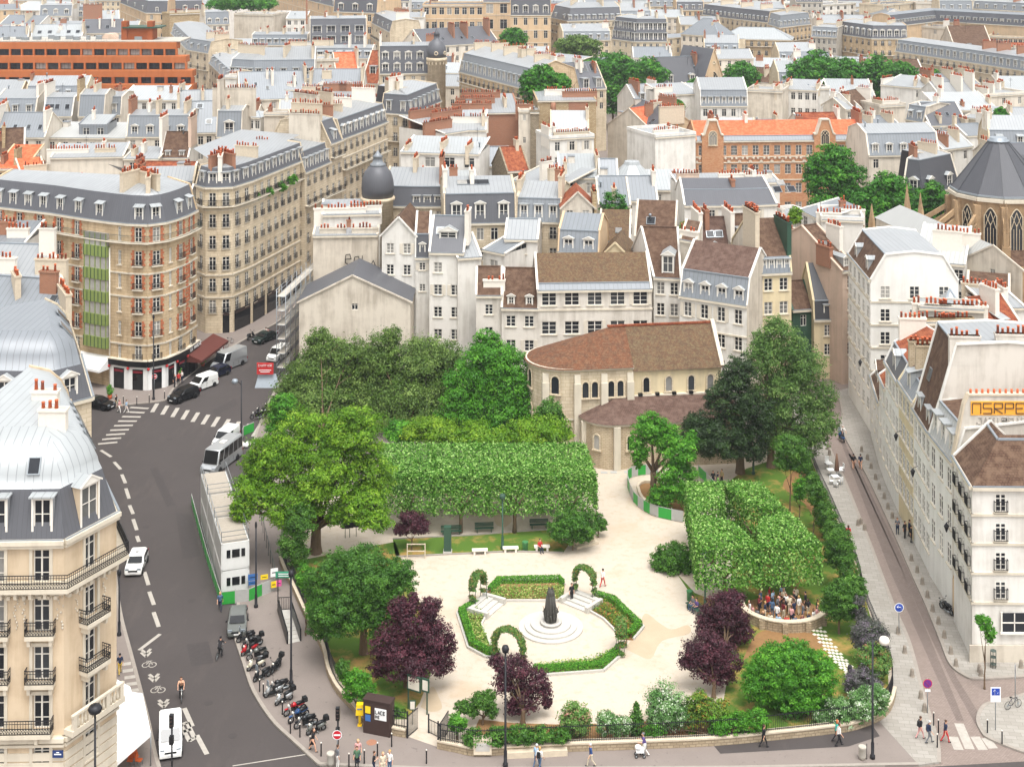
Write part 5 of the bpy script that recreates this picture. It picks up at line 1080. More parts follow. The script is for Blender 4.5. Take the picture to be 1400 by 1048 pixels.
def orange_office():
 Y=398.0;X=lambda px,y=Y:(px-700)*y/FP
 root=thing('office_block','long modern terracotta orange office block with stepped terraces and dark window bands','office building',(X(100),Y,0));loc=(X(100),Y,0)
 wb=MB()
 tops=[(29.2,241),(25.4,254),(21.5,263),(17.7,264)]
 x0=X(-30)
 for i,(zt,px) in enumerate(tops):
  y=Y+6-i*2.0;x1=X(px,y)
  wb.box(((x0+x1)/2,y+2.5,zt-.95),(x1-x0,5,1.9),0)
  wb.box(((x0+x1)/2-.5,y+3.1,zt-2.7),(x1-x0-1,4.2,1.6),1)
  n=16;
  for k in range(n+1):
   xx=x0+(x1-x0)*k/n;wb.box((xx,y+.55,zt-2.85),(.9 if i>1 else .5,1.2,1.9),0 if i<2 else 2)
  if i==3:wb.box(((x0+x1)/2,y+8,7),(x1-x0,16,14),0)
  for k in range(n):
   xx=x0+(x1-x0)*(k+.5)/n;ww=(x1-x0)/n-(.9 if i>1 else .6)
   link('window',win_mesh(round(ww,1),1.85,'k'),root,(xx-loc[0],y+.75-loc[1],zt-3.75))
 put(wb,'facade',['orangewall','orangedk','orangedk'],root,loc)
 b=MB();yy=Y+14
 b.box(((X(177,yy)+X(212,yy))/2,yy,31),(7.4,6,4),0);b.box(((X(170,yy)+X(225,yy))/2,yy,33.2),(11,8,.4),1)
 b.box((X(174,yy),yy-2,32),(1.6,3,6),0);b.box((X(209,yy),yy-2,32),(1.6,3,6),0);b.box((X(150,yy),yy+1,29.8),(7,5,2.6),2,0,(.3,1))
 put(b,'penthouse',['orangedk','greend','pk'],root,loc)
 b=MB();r2=random.Random(3)
 b.box(((x0+X(238))/2,Y+14,29.4),(X(238)-x0,14,.3),0)
 for k in range(14):
  x=x0+4+k*3;b.box((x,Y+10+r2.random()*6,30),(r2.uniform(.8,2.2),1.5,r2.uniform(.6,1.6)),1)
 rail(b,[(x0,Y+7,29.2),(X(140),Y+7,29.2)],1,1,.8,.05)
 put(b,'roof_plant',['gr','metal'],root,loc)
def domes():
 d=REC['dome1'];root,loc=d['root'],d['loc'];x,y=(597-700)*386/FP,386
 b=MB();b.lathe([(2.5,0),(2.5,25.6),(2.9,25.8),(2.9,26.6),(2.5,26.7)],(x,y,0),0,16)
 for k in range(16):b.box((x+2.75*math.cos(k*.393),y+2.75*math.sin(k*.393),25.2),(.3,.3,.7),0,k*.393)
 put(b,'corner_tower',['st'],root,loc)
 b=MB();b.lathe([(2.6,26.7),(2.75,28),(2.6,29.4),(2.0,30.8),(1.1,31.6),(.8,31.8),(.8,33),(.95,33.1),(.5,33.9),(.15,34.6),(.06,37)],(x,y,0),0,16)
 put(b,'dome',['sl'],root,loc)
 for a in (-90,-30):
  q=Vector((x+2.62*math.cos(R(a)),y+2.62*math.sin(R(a)),28));link('round_window',cached('rw',lambda:(lambda b:(b.lathe([(.0,0),(.35,.0),(.35,.15),(.6,.15),(.6,-.1)],(0,0,0),0,10),b.mesh('round_window',['stn']))[1])(MB())),root,q-loc).rotation_euler=(R(90),0,R(a+90))
 d=REC['dome2'];root,loc=d['root'],d['loc'];x,y=(516-700)*220/FP,220.5
 b=MB();b.lathe([(2.45,0),(2.45,20.4),(2.75,20.6),(2.75,21),(2.4,21.05)],(x,y,0),0,16)
 put(b,'corner_tower',['st'],root,loc)
 b=MB();b.lathe([(2.45,21.05),(2.6,22.4),(2.5,23.7),(2.1,25.0),(1.3,25.9),(1.1,26)],(x,y,0),0,16);put(b,'dome',['sl'],root,loc)
 b=MB();b.lathe([(1.25,25.9),(1.3,26.2),(.85,26.5),(.7,27.3),(.9,27.4),(.5,27.7),(.25,28.1),(.04,28.4)],(x,y,0),0,14);put(b,'lantern',['zn2'],root,loc)
 B('gothic chapel with steep slate gable, rose and pointed window',14.5,16,[(962,112),(990,110)],'P','oc',low='sl',rh=10,n=0,near=False,rec=REC.setdefault('chapel',{}))
 c=REC['chapel'];p=(c['P'][0]+c['P'][1])/2;
 arch_window(c['root'],Vector((p.x,p.y-.05,12.2))-c['loc'],0,2.4,4.8,pointed=True,tracery=True)
 link('rose_window',cached('rw2',lambda:(lambda b:(b.lathe([(0,.0),(.8,.0),(.8,.1),(1.1,.12),(1.15,0)],(0,0,0),0,12),[b.bar((0,0,.05),(.9*math.cos(k),.9*math.sin(k),.05),.12,.1,0) for k in (0,1.05,2.1,3.14,4.2,5.2)],b.mesh('rose_window',['browst']))[2])(MB())) if False else cached('rw',None),c['root'],Vector((p.x,p.y-.1,20.2))-c['loc']).rotation_euler=(R(90),0,0)
 B('dark slate mansion roof with red chimney behind the round trees',13.6,12,[(903,116),(962,114)],'G','oc',low='sld',rh=8,n=4,nf=1,nd=2,dw=1.6,dh=2.4,ds='g',dm='stn',near=False,sill=False,ch=[(.92,5,4,2.6,'brick')])
 B('brown tiled low roofs below the tan stone block',12,14,[(988,108),(1076,116)],'G','be',low='tb',rh=4,n=4,nf=1,near=False,sill=False,ch=[(.6,4,3,2)])
def brick_corner():
 e={}
 edges_px=[(-14,281),(68,290.5),(118,298.5),(151,303),(176,305.5),(202,306.5),(226,303.5),(240,299.5),(254,294.5),(269,287)]
 B('rounded corner apartment house with brick window surrounds and green glazed bay',23,4.5,edges_px,'X','st2',low='sl',up='zn',prof=[(0,0,0),(1.1,3.7,0),(4.5,4.6,1)],mh=3.7,a=1.1,cap=True,n=[3,2,0,1,1,1,1,1,1],nd=[4,2,1,0,1,1,0,1,1],
  nf=6,fh=3.25,top=.55,ws='n',wh=2.0,ww=1.05,wws={3:.55,6:.55},ds='s',dw=1.3,dh=2.0,balc=(0,),railm='irong',bands=(6.9,10.1,16.7,19.4),near=True,rec=e,
  ch=[(.55,3.6,4,2.2),(.36,3.5,4,2.4),(.72,4.4,5,2.2,'stack')])
 root,loc=e['root'],e['loc'];P=e['P']
 for p,rz,w,h,ei,f,j in e['wins']:
  if w<.8:continue
  dv=Vector((math.cos(rz),math.sin(rz),0));nv=Vector((math.sin(rz),-math.cos(rz),0));q=p+nv*.17
  if f<5:
   for s in (-1,1):
    bw=MB()
    for k in range(6):
     wd=.3 if k % 2 else .48
     c=q+dv*s*(w/2+.05+wd/2)+Vector((0,0,.17+k*.36));bw.box(tuple(c),(wd,.1,.3),0,rz)
    bw.build('brick_trim',['brick3'],root)
  if 1 <= f:
   b=MB();a=q+nv*.02
   rail(b,[tuple(a-dv*(w/2+.15)),tuple(a-dv*(w/2+.15)+nv*.3),tuple(a+dv*(w/2+.15)+nv*.3),tuple(a+dv*(w/2+.15))],.85,0,.12)
   b.box(tuple(a+nv*.15-Vector((0,0,.08))),(w+.5,.45,.14),1,rz)
   b.build('window_balcony',['iron','trim'],root)
 a,c=P[-2],P[-1];dv=(c-a).normalized();nv=Vector((dv.y,-dv.x));rz=math.atan2(dv.y,dv.x);b=MB()
 for k in range(22):
  q=a+dv*.35+nv*.06;b.box((q.x-loc.x,q.y-loc.y,7+k*.55),(.75,.12,.3),0,rz)
 b.build('striped_pier',['brick3'],root)
 a,c=P[2],P[3];dv=(c-a).normalized();nv=Vector((dv.y,-dv.x));rz=math.atan2(dv.y,dv.x);L=(c-a).length;m=(a+c)/2
 b=MB();zt,zb=18.9,5.6
 for k in range(5):
  z=zb+k*(zt-zb)/4.2
  if z+1.2>zt+1:break
  q=m+nv*.35;b.box((q.x-loc.x,q.y-loc.y,z+.6),(L-.3,.8,1.5),0,rz)
  for s in range(7):
   q2=a+dv*(.2+s*(L-.4)/6)+nv*.77;b.box((q2.x-loc.x,q2.y-loc.y,z+.6),(.07,.06,1.5),2,rz)
  q2=m+nv*.3;b.box((q2.x-loc.x,q2.y-loc.y,z+2.2),(L-.5,.6,1.75),1,rz)
  for s in range(5):q3=a+dv*(.25+s*(L-.5)/4)+nv*.63;b.box((q3.x-loc.x,q3.y-loc.y,z+2.2),(.12,.1,1.75),0,rz)
 b.build('glazed_bay',['gren','glass','greend'],root)
 b=MB();q=P[3]+nv*.15;b.tube([(q.x-loc.x,q.y-loc.y,0),(q.x-loc.x,q.y-loc.y,19.4)],.1,0);b.build('drainpipe',['stackw'],root)
 b=MB();gl=MB();ft=MB()
 for i in range(3,9):
  a,c=P[i],P[i+1];dv=(c-a).normalized();nv=Vector((dv.y,-dv.x));rz=math.atan2(dv.y,dv.x);L=(c-a).length;m=(a+c)/2
  q=m+nv*.06;b.box((q.x-loc.x,q.y-loc.y,1.7),(L,.14,3.4),0 if i<7 else 3,rz)
  q=m+nv*.2;ft.box((q.x-loc.x,q.y-loc.y,3.75),(L+.1,.5,.8),0,rz);ft.box((q.x-loc.x,q.y-loc.y,4.22),(L+.2,.7,.14),1,rz)
  q=m+nv*.14;gl.box((q.x-loc.x,q.y-loc.y,1.5),(L*.55,.08,2.9),0,rz)
  q=m+nv*.2;gl.box((q.x-loc.x,q.y-loc.y,2.6),(L*.5,.06,.3),1,rz)
  q=a+nv*.3;b.lathe([(.02,-.25),(.2,-.1),(.2,.1),(.02,.25)],(q.x-loc.x,q.y-loc.y,3.1),2,8)
 b.build('shop_front',['white','white','red','black'],root);gl.build('shop_window',['cglass','redk'],root);ft.build('fascia',['black','trim'],root)
 strk=MB();a,c=P[8],P[9];dv=(c-a).normalized();nv=Vector((dv.y,-dv.x));org=Vector((*(a+dv*.6+nv*.47),3.55))-loc
 strokes(strk,[GL[x] for x in 'LE MARCHE'[:9].replace('H','H')],org,Vector((dv.x,dv.y,0)),.28,.4,.14,.07,0,Vector((0,0,0)))
 strk.build('shop_lettering',['white'],root)
 def awning(a,c,z0,z1,out,mat):
  a,c=Vector(a),Vector(c);dv=(c-a).normalized();nv=Vector((dv.y,-dv.x));b=MB();n=7
  for k in range(n):
   p0,p1=a.lerp(c,k/n),a.lerp(c,(k+1)/n);q0,q1=p0+nv*out,p1+nv*out
   b.face([(q0.x-loc.x,q0.y-loc.y,z0),(q1.x-loc.x,q1.y-loc.y,z0),(p1.x-loc.x,p1.y-loc.y,z1),(p0.x-loc.x,p0.y-loc.y,z1)],0)
   b.face([(q0.x-loc.x,q0.y-loc.y,z0-.32),(q1.x-loc.x,q1.y-loc.y,z0-.32),(q1.x-loc.x,q1.y-loc.y,z0),(q0.x-loc.x,q0.y-loc.y,z0)],0)
  for s,q in ((0,a),(1,c)):
   b.face([(q.x-loc.x,q.y-loc.y,z1),(q.x+nv.x*out-loc.x,q.y+nv.y*out-loc.y,z0),(q.x+nv.x*out-loc.x,q.y+nv.y*out-loc.y,z0-.32),(q.x-loc.x,q.y-loc.y,z0-.3)],0)
  b.build('awning',[mat],root)
 flat('awnb','5a2c24',.8);
 a,c=P[8],P[9];dv=(c-a).normalized();awning(a,c+dv*6,2.5,3.4,2.4,'awnb')
 a,c=P[2],P[3];awning(P[1]+(P[2]-P[1])*.45,P[3],2.9,4.3,2.2,'white')
 b=MB();q=P[-1];dd=Vector((-.35,1)).normalized();q2=q+dd*16
 b.face([(q.x-loc.x,q.y-loc.y,0),(q2.x-loc.x,q2.y-loc.y,0),(q2.x-loc.x,q2.y-loc.y,23),(q.x-loc.x,q.y-loc.y,23)],0)
 b.face([(q.x-loc.x,q.y-loc.y,23),(q2.x-loc.x,q2.y-loc.y,23),(q2.x-loc.x-12,q2.y-loc.y,27),(q.x-loc.x-4,q.y-loc.y+1,27)],1)
 b.build('rear_wing',['st2','zn'],root)
def near_house():
 e={}
 flat('rope','e2c49a',.9)
 B('sandstone corner apartment house with white zinc dome and ornate iron balconies',21.3,4.2,None,'X','stnear',world=[(-41.07,97.7),(-31.6,98),(-29.2,102.6),(-36.4,117.5)],low='sl',up='znl',
  prof=[(0,0,0),(.95,3.2,0),(1.1,3.25,1),(1.25,4.1,1),(1.7,5.0,1),(2.6,5.9,1),(4.2,6.5,1)],cap=True,mh=3.2,a=.95,n=[3,1,0],nf=5,fh=3.4,top=.7,wh=2.4,ws='n',ww=1.15,rv=.28,nd=[3,0,0],ds='n',dw=1.5,dh=2.6,dz0=.3,
  near=True,rec=e,bands=(3.0,13.9),ch=[(.56,4.0,2,1.4,'stackw'),(.14,2.4,1,2.0,'stackw'),(.8,4.0,2,1.2,'stackw')],sky=[(.27,1.5)],skw=.9,skl=1.2)
 root,loc,P,off=e['root'],e['loc'],e['P'],e['off']
 d=lambda i:(P[i+1]-P[i]).normalized()
 dv=d(1);nv=Vector((dv.y,-dv.x));rz=math.atan2(dv.y,dv.x);p=(P[1]+P[2])/2-nv*.1
 link('dormer',dormer_mesh(1.9,2.9,1.5,'p','stnear'),root,Vector((p.x,p.y,21.4))-loc,rz)
 dv=d(2);nv=Vector((dv.y,-dv.x));rz=math.atan2(dv.y,dv.x)
 for k in range(5):
  q=P[2]+dv*(3+k*1.7)-nv*1.5
  o=link('skylight',skylight_mesh(.8,1.6),root,Vector((q.x,q.y,25.9))-loc);o.rotation_euler=(R(62),0,rz)
 def balcony(pts,z,out,hgt=1.0,brackets=True):
  b=MB();n=len(pts);pts=[Vector(p) for p in pts]
  lo=offset_line(pts,-out,-Vector((0,0)),Vector((0,0)),1)
  a0=(pts[1]-pts[0]).normalized();a1=(pts[-1]-pts[-2]).normalized()
  lo[0]=pts[0]+Vector((a0.y,-a0.x))*out;lo[-1]=pts[-1]+Vector((a1.y,-a1.x))*out
  for i in range(n-1):
   q=[pts[i],pts[i+1],lo[i+1],lo[i]]
   b.prism([(v.x-loc.x,v.y-loc.y) for v in [q[3],q[2],q[1],q[0]]],z-.28,z,1)
  L=[pts[0]]+lo+[pts[-1]] if True else lo
  L2=[v.lerp(pts[min(max(i-1,0),n-1)],.06) for i,v in enumerate(L)]
  rail(b,[(v.x-loc.x,v.y-loc.y,z) for v in L2],hgt,0,.19,.028,True)
  for i in range(n-1):
   k=max(2,int((pts[i+1]-pts[i]).length/1.1)) if n>2 else 2
   dvv=(pts[i+1]-pts[i]).normalized();nn=Vector((dvv.y,-dvv.x))
   for j in range(k):
    u=.12+.76*j/(k-1) if k>1 else .5
    m=pts[i].lerp(pts[i+1],u);
    b.box((m.x+nn.x*out*.4-loc.x,m.y+nn.y*out*.4-loc.y,z-.5),(.22,out*.8,.45),1,math.atan2(dvv.y,dvv.x),(1,1.2))
  b.build('balcony',['iron','trim'],root)
 balcony([P[0],P[1],P[2],P[2]+d(2)*9],18.15,.85)
 dv=d(0)
 for r_,z in ((1,14.75),(2,11.35)):
  for c in (.5,1.5,2.5):
   m=P[0]+dv*(9.47*c/3);balcony([m-dv*1.0,m+dv*1.0],z,.6)
 m=P[0]+dv*(9.47*2.5/3);balcony([P[0],m+dv*.85],7.95,.75)
 dv=d(1);m=(P[1]+P[2])/2
 for z in (14.75,11.35):balcony([m-dv*1.15,m+dv*1.15],z,.85)
 b=MB();nv=Vector((dv.y,-dv.x));rz=math.atan2(dv.y,dv.x);L=(P[2]-P[1]).length
 q=m+nv*.4;b.box((q.x-loc.x,q.y-loc.y,7.75),(L,.9,.4),0,rz)
 q=m+nv*.72;b.box((q.x-loc.x,q.y-loc.y,8.95),(L-.1,.25,.16),0,rz)
 for k in range(14):
  q=P[1]+dv*(.3+k*(L-.6)/13)+nv*.72
  if k in (0,4,9,13):b.box((q.x-loc.x,q.y-loc.y,8.4),(.32,.25,1),0,rz)
  else:b.lathe([(.09,7.95),(.12,8.2),(.06,8.6),(.09,8.9)],(q.x-loc.x,q.y-loc.y,0),0,6)
 b.build('balustrade',['trim'],root)
 for i in (0,1):
  b=MB();a,c=P[i],P[i+1];dv=d(i);nv=Vector((dv.y,-dv.x));rz=math.atan2(dv.y,dv.x);L=(c-a).length;m=(a+c)/2
  for z,h_,t in ((21.2,.3,.42),(20.9,.2,.3),(17.6,.18,.3),(7.3,.3,.35),(6.9,.18,.25)):
   q=m+nv*t/2;b.box((q.x-loc.x,q.y-loc.y,z),(L+t*.4,t,h_),0,rz)
  for k in range(int(L/.55)):
   q=a+dv*(.2+k*.55)+nv*.22;b.box((q.x-loc.x,q.y-loc.y,17.4),(.25,.4,.25),0,rz)
  for k in range(9):
   q=m+nv*.03;b.box((q.x-loc.x,q.y-loc.y,.6+k*.68),(L,.1,.56),0,rz)
  b.build('cornice_trim',['trim'],root)
 rr=random.Random(2)
 for p,rz,w,h,ei,f,j in e['wins']:
  dv=Vector((math.cos(rz),math.sin(rz),0));nv=Vector((math.sin(rz),-math.cos(rz),0));q=p+nv*.24;b=MB()
  for s in (-1,1):b.box(tuple(q+dv*s*(w/2+.13)+Vector((0,0,h/2))),(.22,.14,h+.2),0,rz)
  b.box(tuple(q+Vector((0,0,h+.16))),(w+.5,.18,.26),0,rz)
  if f==1:
   for s in (-1,1):
    for t in range(11):
     c=q+dv*(s*(w/2+.75+rr.uniform(-.22,.22)))+Vector((0,0,2.5-t*.22));b.lathe([(.02,-.1),(rr.uniform(.05,.12),0),(.02,.1)],tuple(c),0,6)
  b.build('carved_border',['trim','rope'],root)
 b=MB();dv=d(0);nv=Vector((dv.y,-dv.x));q=P[1]-dv*.3+nv*.2
 b.box((q.x-loc.x-.05,q.y-loc.y-.05,6.35),(.75,.06,.5),0,0)
 b.box((q.x-loc.x-.05,q.y-loc.y-.085,6.35),(.5,.02,.08),1,0);b.box((q.x-loc.x-.05,q.y-loc.y-.085,6.48),(.2,.02,.06),1,0)
 b.build('street_nameplate',['bluesign','white'],root)
def scaffold():
 p=U(378,522);root=thing('scaffold','silver tube scaffold with red hoarding sign against the beige gable house','scaffold',(p.x,p.y,0))
 b=MB();dx=Vector((.12,1)).normalized();nx=Vector((1,-.12)).normalized()
 n=8;zt=12
 for j in (0,1):
  for i in range(n+1):
   q=dx*(i*2.6)+nx*(j*1.3);b.tube([(q.x,q.y,0),(q.x,q.y,zt+1)],.045,0,5)
 for k in range(7):
  z=k*2
  for j in (0,1):
   a,c=nx*(j*1.3),nx*(j*1.3)+dx*(n*2.6)
   for dz in (0,.5,1.0):b.tube([(a.x,a.y,z+dz),(c.x,c.y,z+dz)],.035,0,4)
  b.box((dx.x*n*1.3+nx.x*.65,dx.y*n*1.3+nx.y*.65,z),(1.1,n*2.6,.05),1,-.12)
  for i in range(n+1):
   a=dx*(i*2.6);c=a+nx*1.3;b.tube([(a.x,a.y,z),(c.x,c.y,z)],.035,0,4)
   if i<n and k<6:e2=dx*((i+1)*2.6);b.tube([(a.x,a.y,z),(e2.x,e2.y,z+2)],.03,0,4)
 b.build('tube_frame',['metal','gr'],root)
 s=MB();s.box((-1.2,-2.2,2.6),(2.3,.12,1.6),0);strokes(s,[GL[c] for c in 'CHANTIER'.replace('R','R')],Vector((-2.15,-2.29,2.9)),Vector((1,0,0)),.16,.26,.08,.04,1,Vector((0,0,0)))
 s.box((-1.2,-2.27,2.4),(1.7,.02,.1),1);s.box((-1.2,-2.27,2.15),(1.3,.02,.1),1)
 s.build('red_sign',['red','white'],root)
 s=MB();s.face([(-2.6,-2.5,0),(.8,-2.5,0),(.2,-1.6,1.7),(-2.2,-1.6,1.7)],0);s.face([(-2.6,-2.5,0),(-2.2,-1.6,1.7),(-2.4,.5,1.8),(-2.8,.5,0)],0);s.build('tarpaulin',['lead'],root)
def specials():
 plaster('stnear','d0bca0',.4,'8a6d4a');flat('brick3','b26a48',.85,var=.2);flat('red','c03030',.5);flat('redk','7a1c28',.5);flat('bluesign','22386a',.5)
 church();gothic_church();brick_school();orange_office();domes();brick_corner();near_house();scaffold()
def PX(pts,z=0.0):return [tuple(U(x,y,z)[:2]) for x,y in pts]
def ccw(P):
 a=sum(p[0]*q[1]-q[0]*p[1] for p,q in zip(P,P[1:]+P[:1]));return P if a>0 else P[::-1]
def sheet(name,pts,z,mat,kind='structure',world=False,**t):
 P=ccw(pts if world else PX(pts));b=MB();b.face([(x,y,z) for x,y in P]);return b.build(name,[mat],kind=kind,**t)
def slab(name,pts,z,mat,kerb=None,kerbside=None,world=False):
 P=ccw(pts if world else PX(pts));b=MB();b.prism(P,-.05,z)
 o=b.build(name,[mat],kind='structure')
 if kerbside:
  K=PX(kerbside);k=MB()
  for a,c in zip(K,K[1:]):k.bar((*a,z/2+.006),(*c,z/2+.006),.3,z+.01)
  k.build('kerb',[kerb or 'kerbstone'],kind='structure')
 return o
def dens(pts,n=6):
 out=[]
 for i in range(len(pts)-1):
  p0,p1,p2,p3=pts[max(i-1,0)],pts[i],pts[i+1],pts[min(i+2,len(pts)-1)]
  for k in range(n):
   t=k/n
   out.append(tuple(.5*((2*p1[j])+(-p0[j]+p2[j])*t+(2*p0[j]-5*p1[j]+4*p2[j]-p3[j])*t*t+(-p0[j]+3*p1[j]-3*p2[j]+p3[j])*t**3) for j in (0,1)))
 out.append(pts[-1]);return out
def ground_mats():
 t=NT('asphalt');P=t.geo()
 n=t.noise(.18,P,5,.6);f=t.noise(9,P,3,.7);st=t.noise(.5,t.mapp(P,(1,.22,1)),4,.6)
 col=t.mix(n,hexc('464140'),hexc('524c4a'));col=t.mix(t.math('MULTIPLY',f,.5),col,hexc('3a3635'))
 col=t.mix(t.ramp(st,[(.55,(0,0,0)),(.7,(.35,.35,.35))]),col,hexc('58514d'))
 w=t.n('ShaderNodeTexWave');w.inputs['Scale'].default_value=.11;w.inputs['Distortion'].default_value=14;w.inputs['Detail'].default_value=4;t.l(P,w.inputs['Vector'])
 col=t.mix(t.ramp(w.outputs['Fac'],[(.0,(.16,.16,.16)),(.01,(0,0,0))]),col,hexc('3f3a38'))
 t.bump(f,.15,.01);MATS['asphalt']=t.fin(col,.85,0,.25)
 flat('asphalt2','3f3a39',.85,var=.2)
 t=NT('pavement');P=t.geo();n=t.noise(.4,P,5,.65);f=t.noise(7,P,3,.7);s=t.noise(2.2,P,3)
 col=t.mix(n,hexc('7d736d'),hexc('8d837c'));col=t.mix(t.math('MULTIPLY',f,.4),col,hexc('665e59'))
 col=t.mix(t.ramp(s,[(.66,(0,0,0)),(.72,(.5,.5,.5))]),col,hexc('5a534f'))
 MATS['pavement']=t.fin(col,.88,0,.2)
 def slabs(name,a,b,m,w,h,rot=0,var=.3,scale=1):
  t=NT(name);P=t.mapp(t.geo(),(1,1,1));
  q=t.n('ShaderNodeTexBrick');mp=t.n('ShaderNodeMapping');t.l(P,mp.inputs[0]);mp.inputs['Rotation'].default_value=(0,0,rot);t.l(mp.outputs[0],q.inputs['Vector'])
  q.inputs['Color1'].default_value=hexc(a);q.inputs['Color2'].default_value=hexc(b);q.inputs['Mortar'].default_value=hexc(m)
  q.inputs['Scale'].default_value=scale;q.inputs['Mortar Size'].default_value=.018;q.inputs['Brick Width'].default_value=w;q.inputs['Row Height'].default_value=h
  n=t.noise(.5,t.geo(),5,.65);col=t.mix(t.math('MULTIPLY',n,.55),q.outputs[0],hexc(m));g=t.noise(5,t.geo(),3,.7)
  col=t.mix(t.math('MULTIPLY',g,var),col,sc(hexc(a),.6));t.bump(q.outputs[1],.25,.02)
  MATS[name]=t.fin(col,.85,0,.2)
 slabs('paving','a9a49c','98938a','807a72',.9,.5,R(8));slabs('cobble','9a8b83','87796f','746861',.24,.16,R(5),.5)
 slabs('cobble2','877a74','776a64','625750',.24,.16,R(5),.5)
 flat('kerbstone','938b82',.85,var=.2);flat('paint','a59f96',.8,var=.3,nscale=2)
 t=NT('sand');P=t.geo();n=t.noise(.22,P,5,.6);f=t.noise(6,P,4,.7)
 w=t.noise(.13,t.mapp(P,(1,1,1),(7,3,0)),4,.5)
 col=t.mix(n,hexc('bcb1a2'),hexc('c8bdae'));col=t.mix(t.math('MULTIPLY',f,.45),col,hexc('a08f7a'));g2=t.noise(1.4,P,4,.65);col=t.mix(t.ramp(g2,[(.5,(0,0,0)),(.66,(.4,.4,.4))]),col,hexc('a9977f'))
 col=t.mix(t.ramp(w,[(.56,(0,0,0)),(.7,(.6,.6,.6))]),col,hexc('b09a80'))
 MATS['sand']=t.fin(col,.95,0,.1)
 t=NT('wetsand');P=t.geo();col=t.mix(t.noise(.6,P,4),hexc('a8957c'),hexc('baa991'));MATS['wetsand']=t.fin(col,.8,0,.2)
 t=NT('lawn');P=t.geo();n=t.noise(.35,P,5,.65);f=t.noise(5,P,4,.75)
 col=t.mix(t.ramp(n,[(.47,(0,0,0)),(.64,(1,1,1))]),hexc('55702c'),hexc('b08a54'));col=t.mix(t.math('MULTIPLY',f,.5),col,hexc('3c5a22'))
 t.bump(f,.5,.05);MATS['lawn']=t.fin(col,.95,0,.1)
 t=NT('soil');P=t.geo();col=t.mix(t.noise(3,P,5,.7),hexc('6e5238'),hexc('9a7850'));MATS['soil']=t.fin(col,.95,0,.1)
 rubble('parkstone','b5a48a','9a8a72','857660',.5,.22,.8)
WALL_L=[(385,770),(392.5,788),(403,808),(423,852),(444,892),(451,923),(464,949),(486,973),(499,990),(522,1001),(556,1008)]
WALL_Q=[(599,1023),(624,1028),(650,1033),(694,1031),(774,1027),(860,1024),(975,1019),(1060,1011),(1133,1003),(1166,998),(1200,985),(1215,970),(1221,950)]
WALL_R=[(1221,950),(1219,914),(1208,880),(1195,850),(1182,816),(1172,774),(1152,726),(1132,680),(1118,650),(1108,622)]
